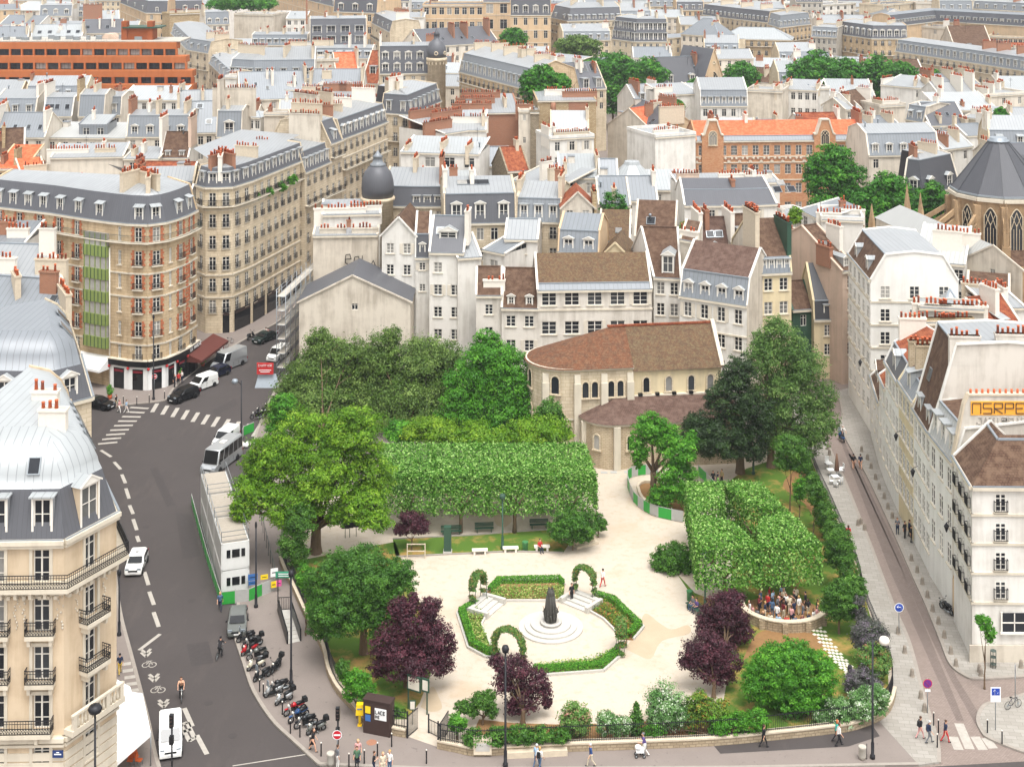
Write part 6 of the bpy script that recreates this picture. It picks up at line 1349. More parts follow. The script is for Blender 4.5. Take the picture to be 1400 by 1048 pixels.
def ground():
 ground_mats()
 b=MB();b.face([(-4000,-400,-.05),(4000,-400,-.05),(4000,6000,-.05),(-4000,6000,-.05)]);b.build('ground',['pavement'],kind='structure')
 sheet('road',[(60,1100),(560,1100),(437,1046),(330,880),(345,700),(420,560),(430,360),(400,340),(60,470)],-.02,'asphalt')
 sheet('quay_road',[(300,1047),(520,1055),(1240,1049),(1500,1034),(1600,1200),(300,1200)],-.012,'asphalt')
 kl=dens([(225,1075),(212,1030),(200,975),(180,898),(165,840),(157,780),(152,720),(150,690)])
 slab('pavement',kl+[(118,690),(60,800),(60,1100)],.13,'pavement',kerbside=kl)
 kc=dens([(60,541),(110,549),(149,556),(175,553.5),(210,550),(228,546),(237,532),(267,506.5),(297,486),(329,467.5),(352,455),(380,440),(412,410)])
 slab('pavement',kc+[(400,360),(250,460),(60,480)],.13,'pavement',kerbside=kc)
 kr=dens([(437,1045),(400,1011),(373,985),(347,945),(333,905),(323,875)])+[(326,820)]+dens([(330,760),(338,690),(348,605),(362,565),(376,535),(400,500)])
 slab('pavement',kr+[(420,520),(400,620),(392,700),(392.5,788)]+WALL_L[2:]+[(599,1023),(700,1048),(520,1052)],.13,'pavement',kerbside=kr)
 slab('pavement',[(437,1045),(556,1008),(599,1023),(694,1031),(975,1019),(1166,998),(1200,985),(1256,1047),(1000,1050),(600,1052)],.134,'pavement',kerbside=[(437,1045),(600,1052),(1000,1050),(1256,1045)])
 sheet('tar_patch',[(975,1020),(1133,1005),(1166,1000),(1192,992),(1203,1008),(1160,1022),(985,1032)],.142,'asphalt')
 sl=dens([(1100,540),(1110,562),(1125,592),(1140,626),(1156,660),(1180,720),(1192,750),(1206,788),(1224,834),(1240,870),(1250,902),(1260,942),(1270,975),(1282,1015),(1284,1043)])
 slab('pavement',sl+[(1256,1047),(1200,985)]+WALL_R+[(1085,600),(1085,540)],.132,'paving',kerbside=sl)
 sr=dens([(1146,535),(1152,565),(1150,584),(1166,616),(1186,650),(1208,696),(1228,740),(1250,790),(1268,830),(1286,874),(1300,908),(1320,924),(1338,928),(1400,925),(1480,920)])
 sheet('cobbled_street',[(1090,500),(1160,480),(1480,900),(1480,1040),(1250,1048),(1100,600)],-.016,'cobble')
 slab('pavement',sr+[(1480,870),(1330,870),(1180,560),(1165,530)],.132,'paving',kerbside=sr)
 sheet('sett_track',[(1148,600),(1153,600),(1230,770),(1262,850),(1300,940),(1318,985),(1308,985),(1290,945),(1252,860),(1215,775)],-.011,'cobble2')
 sheet('sett_track',[(1160,620),(1165,620),(1240,775),(1274,850),(1308,925),(1345,985),(1334,990),(1298,925),(1264,852),(1230,772)],-.011,'cobble2')
 ia=dens([(1415,945),(1387,954),(1359,960),(1344,967),(1337,984),(1343,1000),(1354,1010),(1400,1028),(1440,1036)])
 slab('pavement',ia+[(1480,1030),(1480,930)],.13,'paving',kerbside=ia)
 b=MB()
 def q(pts,z=-.012):b.face([(x,y,z) for x,y in ccw(PX(pts))])
 def stripe(x0,y0,x1,y1,w):
  a,c=U(x0,y0),U(x1,y1);d=(c-a);n=Vector((-d.y,d.x,0)).normalized()*w/2
  P=ccw([tuple((a+n)[:2]),tuple((c+n)[:2]),tuple((c-n)[:2]),tuple((a-n)[:2])]);b.face([(x,y,-.012) for x,y in P])
 for i in range(11):
  t=i/10;stripe(215+t*140,551+t*31,200+8+t*138,563+t*33,.55)
 for i in range(9):
  t=i/8;stripe(134+t*44,606-t*50+.5,134+44*.0+ (203-134)*t*1.0+44*(1-t)*.6,604-t*46,.5)
 for x0,y0,x1,y1 in [(138,615,152,624),(156,631,165,641),(166.5,648,171.5,660),(172,667,176.5,681),(177,690,182,702),(182,709,187,724),(197.5,781,203,799),(204,808,210.5,826),(210,836,217,856),(252,967,263,992),(269,1004,283,1030),(187,732,190,740)]:
  stripe(x0,y0,x1,y1,.38)
 stripe(190,888,219,866,.35)
 for cx,cy in ((200,893),(211,927),(224,962)):
  for dy in (0,4):
   stripe(cx-7,cy-6+dy,cx,cy+dy,.28);stripe(cx,cy+dy,cx+6,cy-7+dy,.28)
 for cx,cy in ((204,906.5),(216,941),(230,976)):
  for s in (-1,1):
   c=U(cx+s*4.5,cy+1.5)
   for k in range(10):
    a0,a1=k*.628,(k+1)*.628
    p=[(c.x+r*math.cos(a),c.y+r*1.25*math.sin(a)) for r,a in ((.28,a0),(.36,a0),(.36,a1),(.28,a1))];b.face([(x,y,-.012) for x,y in ccw(p)])
  stripe(cx-4,cy+1,cx+1,cy-4,.09);stripe(cx+1,cy-4,cx+4.5,cy+1,.09);stripe(cx-4,cy-3.5,cx+4,cy-4,.09)
 for x0,y0,x1,y1 in ((247,990,256,986.5),(247,990,259,1012),(256,986.5,266,1008),(259,1012,266,1008),(251,999,261,996)):stripe(x0,y0,x1,y1,.35)
 for x0,y0,x1,y1 in ((318,1046,420,1030),(420,1030,432,1026)):stripe(x0,y0,x1,y1,.12)
 for x0,y0,x1,y1 in ((1303,1006,1311,1024),(1311,988,1326,1023),(1333,1006,1344,1024),(1348,1008,1358,1022)):stripe(x0,y0,x1,y1,.75)
 b.build('road_markings',['paint'],kind='structure')
 b=MB()
 for k in range(5):
  a,c=U(165+k*2.6,908+k*9,.137),U(179+k*3,906+k*9,.137);d=c-a;n=Vector((-d.y,d.x,0)).normalized()*.26
  b.face([(x,y,.137) for x,y in ccw([tuple((a+n)[:2]),tuple((c+n)[:2]),tuple((c-n)[:2]),tuple((a-n)[:2])])])
 b.build('pavement_stripes',['paint'],kind='structure')
 for i,pts in enumerate(([(240,700),(262,704),(275,760),(250,764)],[(205,640),(215,638),(240,690),(228,692)],[(255,880),(285,876),(292,905),(262,910)],[(290,560),(320,545),(326,552),(296,567)])):sheet('tar_patch',pts,-.014,'asphalt2')
 b=MB()
 for x,y in ((232,600),(262,820),(285,960),(200,720),(318,1005)):p=U(x,y);b.lathe([(0,0),(.36,0),(.36,.003)],(p.x,p.y,-.012),0,14)
 b.build('manhole_covers',['asphalt2'],kind='structure')
 b=MB();b.lathe([(.0,0),(.42,0),(.42,.004)],(*PX([(508,1016.5)])[0],.139),0,14);b.build('manhole_cover',['brick'],kind='structure')
 inner=[(392,700),(560,640),(780,632),(860,636),(1000,625),(1095,610)]+WALL_R[::-1]+WALL_Q[::-1][1:]+[(556,1008)]+WALL_L[::-1][1:]
 slab('gravel_path',inner,.14,'sand')
 sheet('lawn',[(387,772),(540,742),(552,775),(585,850),(596,905),(574,962),(556,985),(520,985),(470,940),(440,888),(410,812)],.146,'lawn')
 sheet('lawn',[(537,739),(640,734),(747,726),(778,745),(770,757),(700,755),(640,758),(541,763)],.146,'lawn')
 sheet('lawn',[(925,785),(950,812),(975,822),(1000,800),(1005,700),(985,668),(1020,642),(1085,620),(1108,628),(1132,684),(1152,732),(1172,780),(1192,852),(1214,914),(1215,948),(1195,978),(1130,994),(1000,1005),(985,1003),(990,955),(998,905),(982,862),(955,830)],.146,'lawn')
 sheet('flower_bed_soil',[(640,1020),(655,985),(700,990),(760,992),(870,990),(950,975),(1010,990),(1010,1008),(860,1016),(774,1019),(694,1024)],.15,'soil')
 sheet('worn_earth',dens([(1015,905),(1035,868),(1070,862),(1110,865),(1125,885),(1090,893),(1060,880),(1035,893),(1015,905)],4),.15,'soil')
 sheet('worn_earth',dens([(1092,640),(1110,660),(1135,715),(1120,720),(1100,690),(1070,665),(1092,640)],4),.15,'soil')
 sheet('damp_patch',dens([(855,888),(872,862),(882,840),(900,852),(918,862),(940,856),(942,868),(905,878),(890,902),(870,896),(855,888)],4),.147,'wetsand')
 sheet('damp_patch',dens([(575,968),(590,940),(600,955),(604,970),(590,975),(575,968)],4),.147,'wetsand')
 sheet('damp_patch',dens([(675,706),(690,700),(700,712),(690,722),(678,718),(675,706)],4),.147,'wetsand')
 b=MB();ln=[(541,763),(640,758.5),(700,755.5),(770,757.5)]
 K=PX(ln)
 for a,c in zip(K,K[1:]):b.bar((*a,.18),(*c,.18),.18,.14)
 K=PX([(537,738.5),(640,733.5),(747,725.5)])
 for a,c in zip(K,K[1:]):b.bar((*a,.18),(*c,.18),.18,.14)
 b.build('lawn_edging',['kerbstone'],kind='structure')
 b=MB()
 for k in range(18):
  t=k/17;x=1106+t*62;y=847+t*78+6*math.sin(t*3)
  for j in range(4):
   if True:
    p=U(x-7+j*5+(k % 2)*2.5,y+j*.6);b.box((p.x,p.y,.165),(.3,.3,.04),0,.5)
 b.build('stepping_path',['band'],kind='structure')
 def wall(pts,label,h=.62,railh=1.35,railname='park_railing',rl=None,wl=True):
  K=PX(dens(pts,3))
  if wl:
   b=MB()
   for a,c in zip(K,K[1:]):
    b.bar((*a,h/2+.05),(*c,h/2+.05),.5,h+.1,0);b.bar((*a,h+.12),(*c,h+.12),.58,.12,1)
   b.build('park_wall',['parkstone','stack'],label=label,category='wall')
  if rl:
   b=MB();z=h+.16 if wl else .14
   P=[Vector((a[0],a[1],z)) for a in K]
   for a,c in zip(P,P[1:]):
    L=(c-a).length;n=max(1,int(L/(.16 if wl else .34)));u=Vector((0,0,1))
    b.bar(a+u*.12,c+u*.12,.05,.04,0);b.bar(a+u*(railh-.15),c+u*(railh-.15),.05,.04,0)
    for i in range(n):p=a.lerp(c,i/n);b.bar(p,p+u*railh,.03,.03,0)
   b.build(railname,['iron'],label=rl,category='railing')
 wall(WALL_L,'low curved stone wall bordering the square along the motorbike pavement',rl='black iron railing hidden among shrubs above the curved stone wall')
 wall(WALL_Q,'low rubble stone wall of the square along the quay pavement',rl='long black iron railing in front of the flowering shrubs by the quay')
 wall(WALL_R,'',rl='black iron railing beside the pale pavement of the cobbled street',wl=False,railh=1.0)
 b=MB();b.bar((*PX([(692,1034)])[0],.3),(*PX([(775,1030)])[0],.3),1.0,.55,0);b.build('stone_ledge',['stack'],label='pale stone ledge bench against the quay wall by the purple tree',category='ledge')
NPR=np.random.default_rng(5)
def leaf_mesh(name,mats,C,Nn,size,tone,aspect=.62):
 n=len(C);r=NPR.normal(size=(n,3));a=np.cross(Nn,r);a /= np.linalg.norm(a,axis=1)[:,None]+1e-9;b=np.cross(Nn,a)
 s=(size*NPR.uniform(.65,1.35,n))[:,None];a=a*s*.5;b=b*s*.5*aspect
 V=np.empty((n,4,3));V[:,0]=C-a;V[:,1]=C-b;V[:,2]=C+a;V[:,3]=C+b
 V[:,1]+=Nn*s*.08;V[:,3]+=Nn*s*.08
 me=bpy.data.meshes.new(name);me.vertices.add(n*4);me.loops.add(n*4);me.polygons.add(n)
 me.vertices.foreach_set('co',V.ravel());me.loops.foreach_set('vertex_index',np.arange(n*4,dtype=np.int32))
 me.polygons.foreach_set('loop_start',np.arange(0,n*4,4,dtype=np.int32));me.polygons.foreach_set('loop_total',np.full(n,4,dtype=np.int32))
 at=me.attributes.new('tone','FLOAT','POINT');at.data.foreach_set('value',np.repeat(np.clip(tone,0,1),4).astype(np.float32))
 for m in mats:me.materials.append(M(m))
 me.update(calc_edges=True);return me
def unit(n):
 v=NPR.normal(size=(n,3));return v/np.linalg.norm(v,axis=1)[:,None]
def blob_leaves(blobs,size,dens_=1.0,clump=.3,droop=0,up=.25,fill=.25,sparse=0):
 CC,NN,TT=[],[],[]
 for (x,y,z,rx,ry,rz) in blobs:
  rm=(rx*ry*rz)**(1/3);cr=(clump*rm if clump<1 else clump)*.82
  area=4*math.pi*rm*rm
  k=max(6,int(area/(cr*cr*1.55)))
  d=unit(k);rad=NPR.uniform(.55,1.1,k);inner=NPR.random(k)<fill;rad[inner] *= NPR.uniform(.3,.85,inner.sum())
  ctr=d*rad[:,None]*np.array([rx,ry,rz]);tone_c=NPR.random(k)
  m=max(6,int(dens_*2.2*math.pi*cr*cr*2/(size*size)))
  fac=NPR.uniform(.45,1.6,k)
  for i in range(k):
   mm=max(4,int(m*fac[i]**2*(.5 if inner[i] else 1)))
   ld=unit(mm);ld[:,2]=np.where(ld[:,2]<-.25,-ld[:,2],ld[:,2])
   rr=cr*fac[i]*NPR.uniform(.35,1.15,mm)*(1+(sparse+.12)*NPR.exponential(.5,mm))
   P=ctr[i]+ld*rr[:,None]*np.array([1,1,.8])
   P[:,2] -= droop*NPR.random(mm)*cr
   Nv=ld*.9+d[i]*.35+NPR.normal(size=(mm,3))*.45;Nv[:,2]+=up;Nv /= np.linalg.norm(Nv,axis=1)[:,None]
   CC.append(P+np.array([x,y,z]));NN.append(Nv);TT.append(tone_c[i]*.55+NPR.random(mm)*.45)
 return np.concatenate(CC),np.concatenate(NN),np.concatenate(TT)
def limbs(b,base,tips,r0,m=0,fork=.45,wob=.4):
 base=Vector(base);zc=sum((t[2] for t in tips),0)/len(tips);top=Vector((base.x,base.y,base.z+(zc-base.z)*fork))
 rr=random.Random(int(abs(base.x*100)))
 pts=[base.lerp(top,i/4)+Vector((rr.uniform(-.1,.1)*wob*2,rr.uniform(-.1,.1)*wob*2,0))*(i>0) for i in range(5)]
 b.tube([base+Vector((0,0,-.1))]+pts,[r0*1.5,r0*1.25,r0,r0*.92,r0*.86,r0*.8],m,8)
 for t in tips:
  t=Vector(t);s=pts[rr.choice((3,4))];mid=s.lerp(t,.5)+Vector((rr.uniform(-1,1)*wob,rr.uniform(-1,1)*wob,rr.uniform(0,.8)*wob))
  b.tube([s,mid,t],[r0*.55,r0*.33,r0*.1],m,6)
  for k in range(2):
   e=mid.lerp(t,.3+.3*k)+Vector((rr.uniform(-1,1),rr.uniform(-1,1),rr.uniform(.2,1)))*(t-s).length*.22
   b.tube([mid.lerp(t,.2+.3*k),e],[r0*.22,r0*.07],m,5)
def tree(label,base,blobs_px,Y,mat,leaf=.26,name='tree',cat='tree',trunk=.25,bark='bark',depth=.8,dens_=1.0,clump=.3,group=None,tipn=7,world=None,**kw):
 p=U(*base) if base else None
 if p is None:p=Vector(((blobs_px[0][0]-700)*Y/FP,Y,0))
 root=thing(name,label,cat,(p.x,p.y,.1),0,group);k=Y/FP;bl=[]
 for q in blobs_px:
  dy=q[4] if len(q)>4 else 0;c=AT(q[0],q[1],Y+dy);ry=(q[3] if q[3] else q[2])*k
  m=(.88 if trunk>.15 else .96) if Y<200 else .95;bl.append((c.x-p.x,c.y-p.y,c.z-.1,q[2]*k*m,q[2]*k*depth*m,ry*m))
 tips=[(x,y,z) for x,y,z,*_ in bl[:tipn]]
 if trunk:
  b=MB();limbs(b,(0,0,0),tips,trunk,fork=kw.pop('fork',.45));b.build('trunk',[bark],root)
 else:kw.pop('fork',0)
 leaf *= .8 if Y<200 else 1;C,N_,T=blob_leaves(bl,leaf,dens_*.85,clump,**kw)
 g=C[:,2]>.05
 link('crown' if trunk else 'foliage',leaf_mesh('crown',[mat],C[g],N_[g],leaf,T[g]),root)
 return root
def shrub(label,px,py,rx,ry,Y,mat,leaf=.2,**kw):
 k=dict(dens_=1.0,clump=.34,fill=.1);k.update(kw)
 bl=k.pop('blobs',None) or [(px,py,rx,ry),(px-rx*.45,py+ry*.25,rx*.6,ry*.75),(px+rx*.45,py+ry*.3,rx*.6,ry*.7)]
 nm=k.pop('name','shrub')
 return tree(label,None,bl,Y,mat,leaf,nm,k.pop('cat','shrub'),trunk=k.pop('trunk',.07),**k)
def box_tree(label,poly,z0,z1,mat,trunk_xy,group):
 root=thing('clipped_tree',label,'tree',(*trunk_xy,.1),0,group);tx,ty=trunk_xy
 b=MB();b.tube([(0,0,-.1),(0.03,0,1.2),(0,.05,z0+1)],[.24,.19,.17],0,8)
 for i in range(5):
  a=i*1.3;b.tube([(0,0,z0-.3),(1.4*math.cos(a),1.4*math.sin(a),z0+1.3),(2.2*math.cos(a),2.2*math.sin(a),z0+2.2)],[.12,.08,.03],0,5)
 b.build('trunk',['bark'],root)
 P=np.array(poly);e=[(P[i],P[(i+1) % 4]) for i in range(4)];C,N_,T=[],[],[]
 def surf(fn,area,nrm,size=.21):
  n=int(area*85);k=fn(NPR.random(n),NPR.random(n));C.append(k+NPR.normal(size=(n,3))*.11);v=np.array(nrm)+NPR.normal(size=(n,3))*.55;N_.append(v/np.linalg.norm(v,axis=1)[:,None]);T.append(NPR.random(n))
 def bump(q):return .09*(np.sin(q[:,0]*2.3+1)*np.sin(q[:,1]*1.9)+np.sin(q[:,0]*4.1)*.5)
 def topf(u,v):
  q=(1-v)[:,None]*((1-u)[:,None]*P[0]+u[:,None]*P[1])+v[:,None]*((1-u)[:,None]*P[3]+u[:,None]*P[2])
  ed=np.minimum(np.minimum(u,1-u),np.minimum(v,1-v));return np.column_stack([q,z1+bump(q)-.18*np.exp(-ed*18)])
 w=np.linalg.norm(P[1]-P[0]);d=np.linalg.norm(P[3]-P[0])
 surf(topf,w*d*1.1,(0,0,1.2))
 for a,c in e:
  L=np.linalg.norm(c-a);dv=(c-a)/L;nv=np.array([dv[1],-dv[0]])
  def sf(u,v,a=a,c=c,nv=nv):
   q=(1-u)[:,None]*a+u[:,None]*c;bz=bump(np.column_stack([q[:,0]+q[:,1],v*4]));zz=z0+v*(z1-z0)+np.where(v<.15,NPR.normal(size=len(v))*.18,0);q=q+nv*(bz-.25*np.exp(-(1-v)*7))[:,None];return np.column_stack([q,zz])
  surf(sf,L*(z1-z0),(*nv,.35))
 n=int(w*d*9);u,v=NPR.random(n),NPR.random(n);q=topf(u,v);q[:,2]+=NPR.exponential(.13,n);C.append(q);N_.append(unit(n));T.append(.5+.5*NPR.random(n))
 n=int(w*d*18);u,v=NPR.random(n),NPR.random(n);q=topf(u,v);q[:,2]=NPR.uniform(z0-.1,z1-.4,n);C.append(q);N_.append(unit(n));T.append(NPR.random(n))
 C=np.concatenate(C)-np.array([tx,ty,.1]);N_=np.concatenate(N_);T=np.concatenate(T)
 link('crown',leaf_mesh('crown',[mat],C,N_,.23,T,.7),root)
def greenery():
 t=NT('bark');n=t.noise(6,t.mapp(t.coord('Object'),(1,1,.3)),4,.7);MATS['bark']=t.fin(t.mix(n,hexc('4a3c30'),hexc('85705a')),.95,0,.1)
 foliage('f_bright','35600f','6e9a22','9cba3c',.35);foliage('f_mid','234812','4a7626','6c963c');foliage('f_dark','15240f','2c4420','48612e',.15)
 foliage('f_olive','34501c','627f36','92a85c',.3);foliage('f_fresh','2a5e12','529226','7cb83c',.32);foliage('f_lime','2c5a12','5e942e','a6c872',.25)
 foliage('f_purple','26121a','4c2632','74424c',.2);foliage('f_feather','335420','638640','8ca85c',.35);foliage('f_far','1f4a10','408020','6aa032',.25)
 foliage('f_box','244a14','447222','649036',.2);foliage('f_yellow','46700f','709620','90ac34',.3);foliage('f_lav','33422c','5c5c58','86748a',.2)
 foliage('f_white','35602a','6a9450','e6ead8',.2);foliage('f_autumn','2f5a1c','6a8a2c','b06a34',.2);foliage('f_pink','3c6a2a','6f9446','b57a72',.2)
 foliage('f_flower','3e6a1e','7a9c3c','c8c27c',.2);foliage('f_rose','35602a','63893c','b06452',.2);foliage('f_ivy','1c4a14','3c7a22','58963a',.15)
 tree('big bright yellow green plane tree spreading over the site cabins',(432,757),[(486,592,44,38),(425,600,50,40,1),(372,628,40,36),(508,645,36,38,1),(440,650,58,48,-1),(346,672,34,28,-2),(402,688,46,36,-2),(498,692,36,24,-2),(512,712,26,16,-3),(330,700,18,16,-3),(352,640,26,26,1),(462,702,22,20,-2)],141,'f_bright',.27,trunk=.55,fork=.42,clump=.26,tipn=12,sparse=.15)
 tree('broad flat topped mid green tree beside the purple plum',(497,895),[(494,782,62,34),(442,800,30,32,-1),(545,790,30,28),(462,836,40,36,-2),(520,830,36,40,-1),(495,815,55,50),(440,852,22,26,-1)],122,'f_box',.2,trunk=.35,clump=.2,fork=.5)
 tree('large dark purple plum tree by the notice boards',(556,940),[(562,850,34,30),(588,872,28,34),(532,882,26,30),(562,905,44,26,-1),(602,902,20,22),(548,832,18,16),(588,832,18,18),(522,912,18,15),(614,880,11,18),(565,820,8,12)],117,'f_purple',.2,trunk=.25,clump=.26,sparse=.25,fork=.4)
 tree('smaller purple plum tree behind the quay railing lamp post',(715,992),[(702,912,28,16),(728,932,24,18),(690,934,20,16),(716,956,30,15),(744,942,12,14),(678,903,12,10),(704,968,18,9),(748,960,8,8)],113,'f_purple',.2,trunk=.2,clump=.28,sparse=.35,dens_=.75,fork=.5)
 tree('purple plum tree nearest the circular stone wall',(990,905),[(990,836,32,22),(1010,860,22,20),(968,852,20,20),(1002,818,18,11),(988,870,28,14)],124,'f_purple',.2,trunk=.2,clump=.28,sparse=.2)
 tree('thin purple plum tree behind the orange tinted shrub',(976,955),[(968,888,34,24),(945,900,20,18),(990,905,26,24),(965,915,26,16),(940,905,12,10),(985,925,22,12)],117,'f_purple',.2,trunk=.18,clump=.3,sparse=.4,dens_=.7,fork=.6)
 tree('tall olive green tree in front of the scaffold gable',(440,610),[(445,505,46,44),(410,545,40,36,-1),(475,488,32,30),(438,468,22,22),(480,540,50,40),(400,572,40,28,-2),(425,520,40,40),(455,575,50,28,-1),(500,515,36,36,1),(385,560,22,26,-2),(440,560,50,36,-4)],182,'f_olive',.3,trunk=.2,clump=.22,sparse=.55,dens_=.85,tipn=4,fork=.3)
 tree('second olive green tree with wispy top left of the bright tree',(560,600),[(560,508,54,48),(522,486,34,32),(592,492,38,34),(545,548,64,38),(535,460,16,16),(592,545,44,38),(614,505,28,30),(520,560,44,34),(575,575,56,26),(510,530,36,40),(555,560,56,36,-4)],180,'f_olive',.3,trunk=.2,clump=.22,sparse=.55,dens_=.85,tipn=4,fork=.3)
 tree('fresh green tree growing against the church apse',(680,605),[(672,502,44,42),(648,530,42,40),(708,525,38,42),(680,566,58,38),(724,560,32,34),(665,470,22,20),(636,565,40,34),(738,545,18,24),(690,540,46,40)],172,'f_fresh',.3,trunk=.35,clump=.25,sparse=.2)
 tree('dark yew like evergreen with a bare split trunk by the church',(1012,648),[(1000,545,38,40),(960,590,30,30,-1),(1035,570,28,40),(985,600,44,30,-1),(1010,510,24,26),(1030,610,24,22),(948,585,16,18)],161,'f_dark',.24,trunk=.5,clump=.24,fork=.5)
 tree('tall feathery green tree standing over the cobbled street',(1054,640),[(1072,468,34,32),(1048,500,38,38),(1098,505,36,38),(1075,545,50,40),(1118,545,28,30),(1112,588,32,28,-2),(1065,590,40,30),(1130,578,20,18,-2),(1088,612,34,20),(1040,468,18,18),(1060,445,16,16)],165,'f_feather',.26,trunk=.45,clump=.22,sparse=.5,dens_=.6,fork=.55,tipn=10)
 tree('ancient leaning locust tree held inside the green hoarding',(893,690),[(890,582,26,20),(875,608,18,24),(912,600,26,22),(930,618,24,20,-2),(925,655,30,30,-2),(905,680,22,16,-2),(945,600,10,12),(940,675,18,18,-2),(872,630,8,12)],154,'f_fresh',.27,trunk=.4,clump=.27,sparse=.2,fork=.6)
 tree('little round lollipop tree beside the lavender',(1147,868),[(1150,818,26,24),(1140,830,18,18),(1162,832,18,16),(1150,802,14,10)],126,'f_mid',.2,name='small_tree',trunk=.1,clump=.24,fork=.6)
 A,Bq,Cq,D=(-13.9,146),(8.9,146),(8.2,155.2),(-14.6,155.2)
 wch=['leftmost','second','third','rightmost']
 for i in range(4):
  for j in range(2):
   def pt(u,v):return tuple((1-v)*((1-u)*A[k]+u*Bq[k])+v*((1-u)*D[k]+u*Cq[k]) for k in (0,1))
   u0,u1,v0,v1=i/4,(i+1)/4,j/2,(j+1)/2
   box_tree('box clipped lime tree of the long hedge block, '+wch[i]+(' in front' if j==0 else ' in the rear row'),[pt(u0,v0),pt(u1,v0),pt(u1,v1),pt(u0,v1)],2.6,6.6,'f_lime',pt((u0+u1)/2,v0+.12 if j==0 else v0+.3),'clipped limes of the long block')
 A,Bq,Cq,D=(17.3,129.8),(29.2,131),(25.9,145.6),(18.2,145.4)
 for i in range(2):
  for j in range(2):
   def pt(u,v):return tuple((1-v)*((1-u)*A[k]+u*Bq[k])+v*((1-u)*D[k]+u*Cq[k]) for k in (0,1))
   g=.0;u0,u1,v0,v1=i/2+(g if i else 0),(i+1)/2-(0 if i else g),j/2+(g if j else 0),(j+1)/2-(0 if j else g)
   box_tree('box clipped lime of the square group near the circular wall, '+('front ' if j==0 else 'back ')+('left' if i==0 else 'right'),[pt(u0+(.13 if (i,j)==(1,1) else 0),v0+(.13 if (i,j)==(1,1) else 0)),pt(u1-(.13 if (i,j)==(0,1) else 0),v0+(.13 if (i,j)==(0,1) else 0)),pt(u1-(.13 if (i,j)==(0,0) else 0),v1-(.13 if (i,j)==(0,0) else 0)),pt(u0+(.13 if (i,j)==(1,0) else 0),v1-(.13 if (i,j)==(1,0) else 0))],2.5,6.25,'f_lime',pt((u0+u1)/2,(v0+v1)/2-.1),'clipped limes of the square group')
 S_=shrub
 S_('bright yellow green laurel hump behind the long clipped block',590,590,42,14,160,'f_yellow',.3)
 S_('deep green laurel hump beside the yellow green one',552,590,26,14,160,'f_fresh',.3)
 S_('olive green laurel hump in the middle behind the long clipped block',655,596,40,12,159,'f_bright',.3)
 S_('green yellow laurel hump against the church apse corner',735,590,44,18,160,'f_bright',.3)
 S_('tall green shrub standing by the apse buttress',752,565,18,18,163,'f_mid',.28)
 S_('dark hedge along the pavement by the scaffold',385,572,20,34,168,'f_fresh',.28,blobs=[(388,560,18,24),(380,590,14,22),(372,610,10,18)])
 S_('dark green shrub under the plane tree by the railing',405,730,24,30,136,'f_mid',.2,blobs=[(412,715,20,26),(398,742,18,22),(408,760,16,18)])
 S_('green bush spilling over the wall by the stair entrance',425,815,16,26,126,'f_fresh',.2,blobs=[(418,790,12,20),(430,830,12,22),(440,862,12,18)])
 S_('light green bush in the corner behind the yellow post box',492,936,20,18,113,'f_fresh',.2,blobs=[(488,930,17,14),(500,945,15,12),(478,945,10,14)])
 S_('low dark hedge strip behind the black kiosk',520,970,24,12,113.6,'f_mid',.18,blobs=[(505,965,16,12),(525,972,16,10),(545,978,14,10),(470,915,10,16)])
 S_('small purple leaved shrub at the left end of the lawn strip',560,718,20,16,143,'f_purple',.2,sparse=.3,blobs=[(563,714,18,14),(548,724,10,8),(575,720,12,10)])
 S_('round dark green bush beside the stone fragments',783,720,33,20,143,'f_box',.2,clump=.22)
 S_('small dark green bush right of the stone fragments',818,714,11,11,146,'f_box',.2)
 S_('round dark green bush in the earth bed left of the square limes',923,764,32,19,139,'f_box',.2,clump=.22)
 S_('large bright green shrub in the lower right lawn',1080,925,60,38,114,'f_fresh',.2,clump=.2,blobs=[(1065,920,42,34),(1110,925,38,34),(1080,900,34,22),(1040,940,28,24),(1090,950,44,22)])
 S_('white flowering bush full of blossom behind the quay railing',912,968,26,30,111,'f_white',.2,sparse=.25)
 S_('green shrub with orange tinted leaves behind the quay railing',962,975,26,24,111,'f_autumn',.2,blobs=[(955,965,18,22),(975,975,20,20),(945,985,12,18)])
 S_('rosy topped shrub behind the quay railing',786,983,20,24,110,'f_pink',.2,sparse=.2)
 S_('variegated pale shrub between rosy shrub and dark cone',838,990,22,18,110,'f_white',.18,blobs=[(828,988,14,18),(848,992,16,14)])
 S_('small dark conical evergreen behind the quay railing',870,980,10,20,110.5,'f_box',.16,blobs=[(870,995,11,12),(870,980,8,12),(870,967,4,8)])
 S_('cloud pruned little pine by the gate',650,965,20,14,112,'f_mid',.17,name='small_tree',cat='tree',trunk=.1,blobs=[(660,958,16,10),(645,968,14,9),(632,966,12,8),(672,972,10,9),(668,950,9,7)])
 S_('low round bush tucked beside the gate railing',625,988,12,11,110,'f_fresh',.17)
 S_('long dark hedge strip behind the quay railing left half',690,1008,50,10,108.5,'f_box',.18,blobs=[(650,1008,18,10),(680,1006,20,10),(710,1005,20,11),(740,1004,18,10),(765,1005,14,10)])
 S_('leafy green hedge strip behind the quay railing right half',1000,992,40,14,110,'f_fresh',.18,blobs=[(985,992,18,14),(1010,990,18,14),(1035,985,16,14),(895,1000,14,10)])
 S_('green climbing roses on the corner railing with pale flowers',1160,970,34,24,112,'f_white',.18,blobs=[(1150,975,22,20),(1180,965,20,22),(1200,955,16,20),(1125,985,14,12)])
 S_('green lavender coloured bush with red roses at the street railing',1195,905,22,24,118,'f_rose',.18)
 S_('dusty mauve bush nearest the tall white globe lamp',1190,870,24,20,121,'f_lav',.18,sparse=.3)
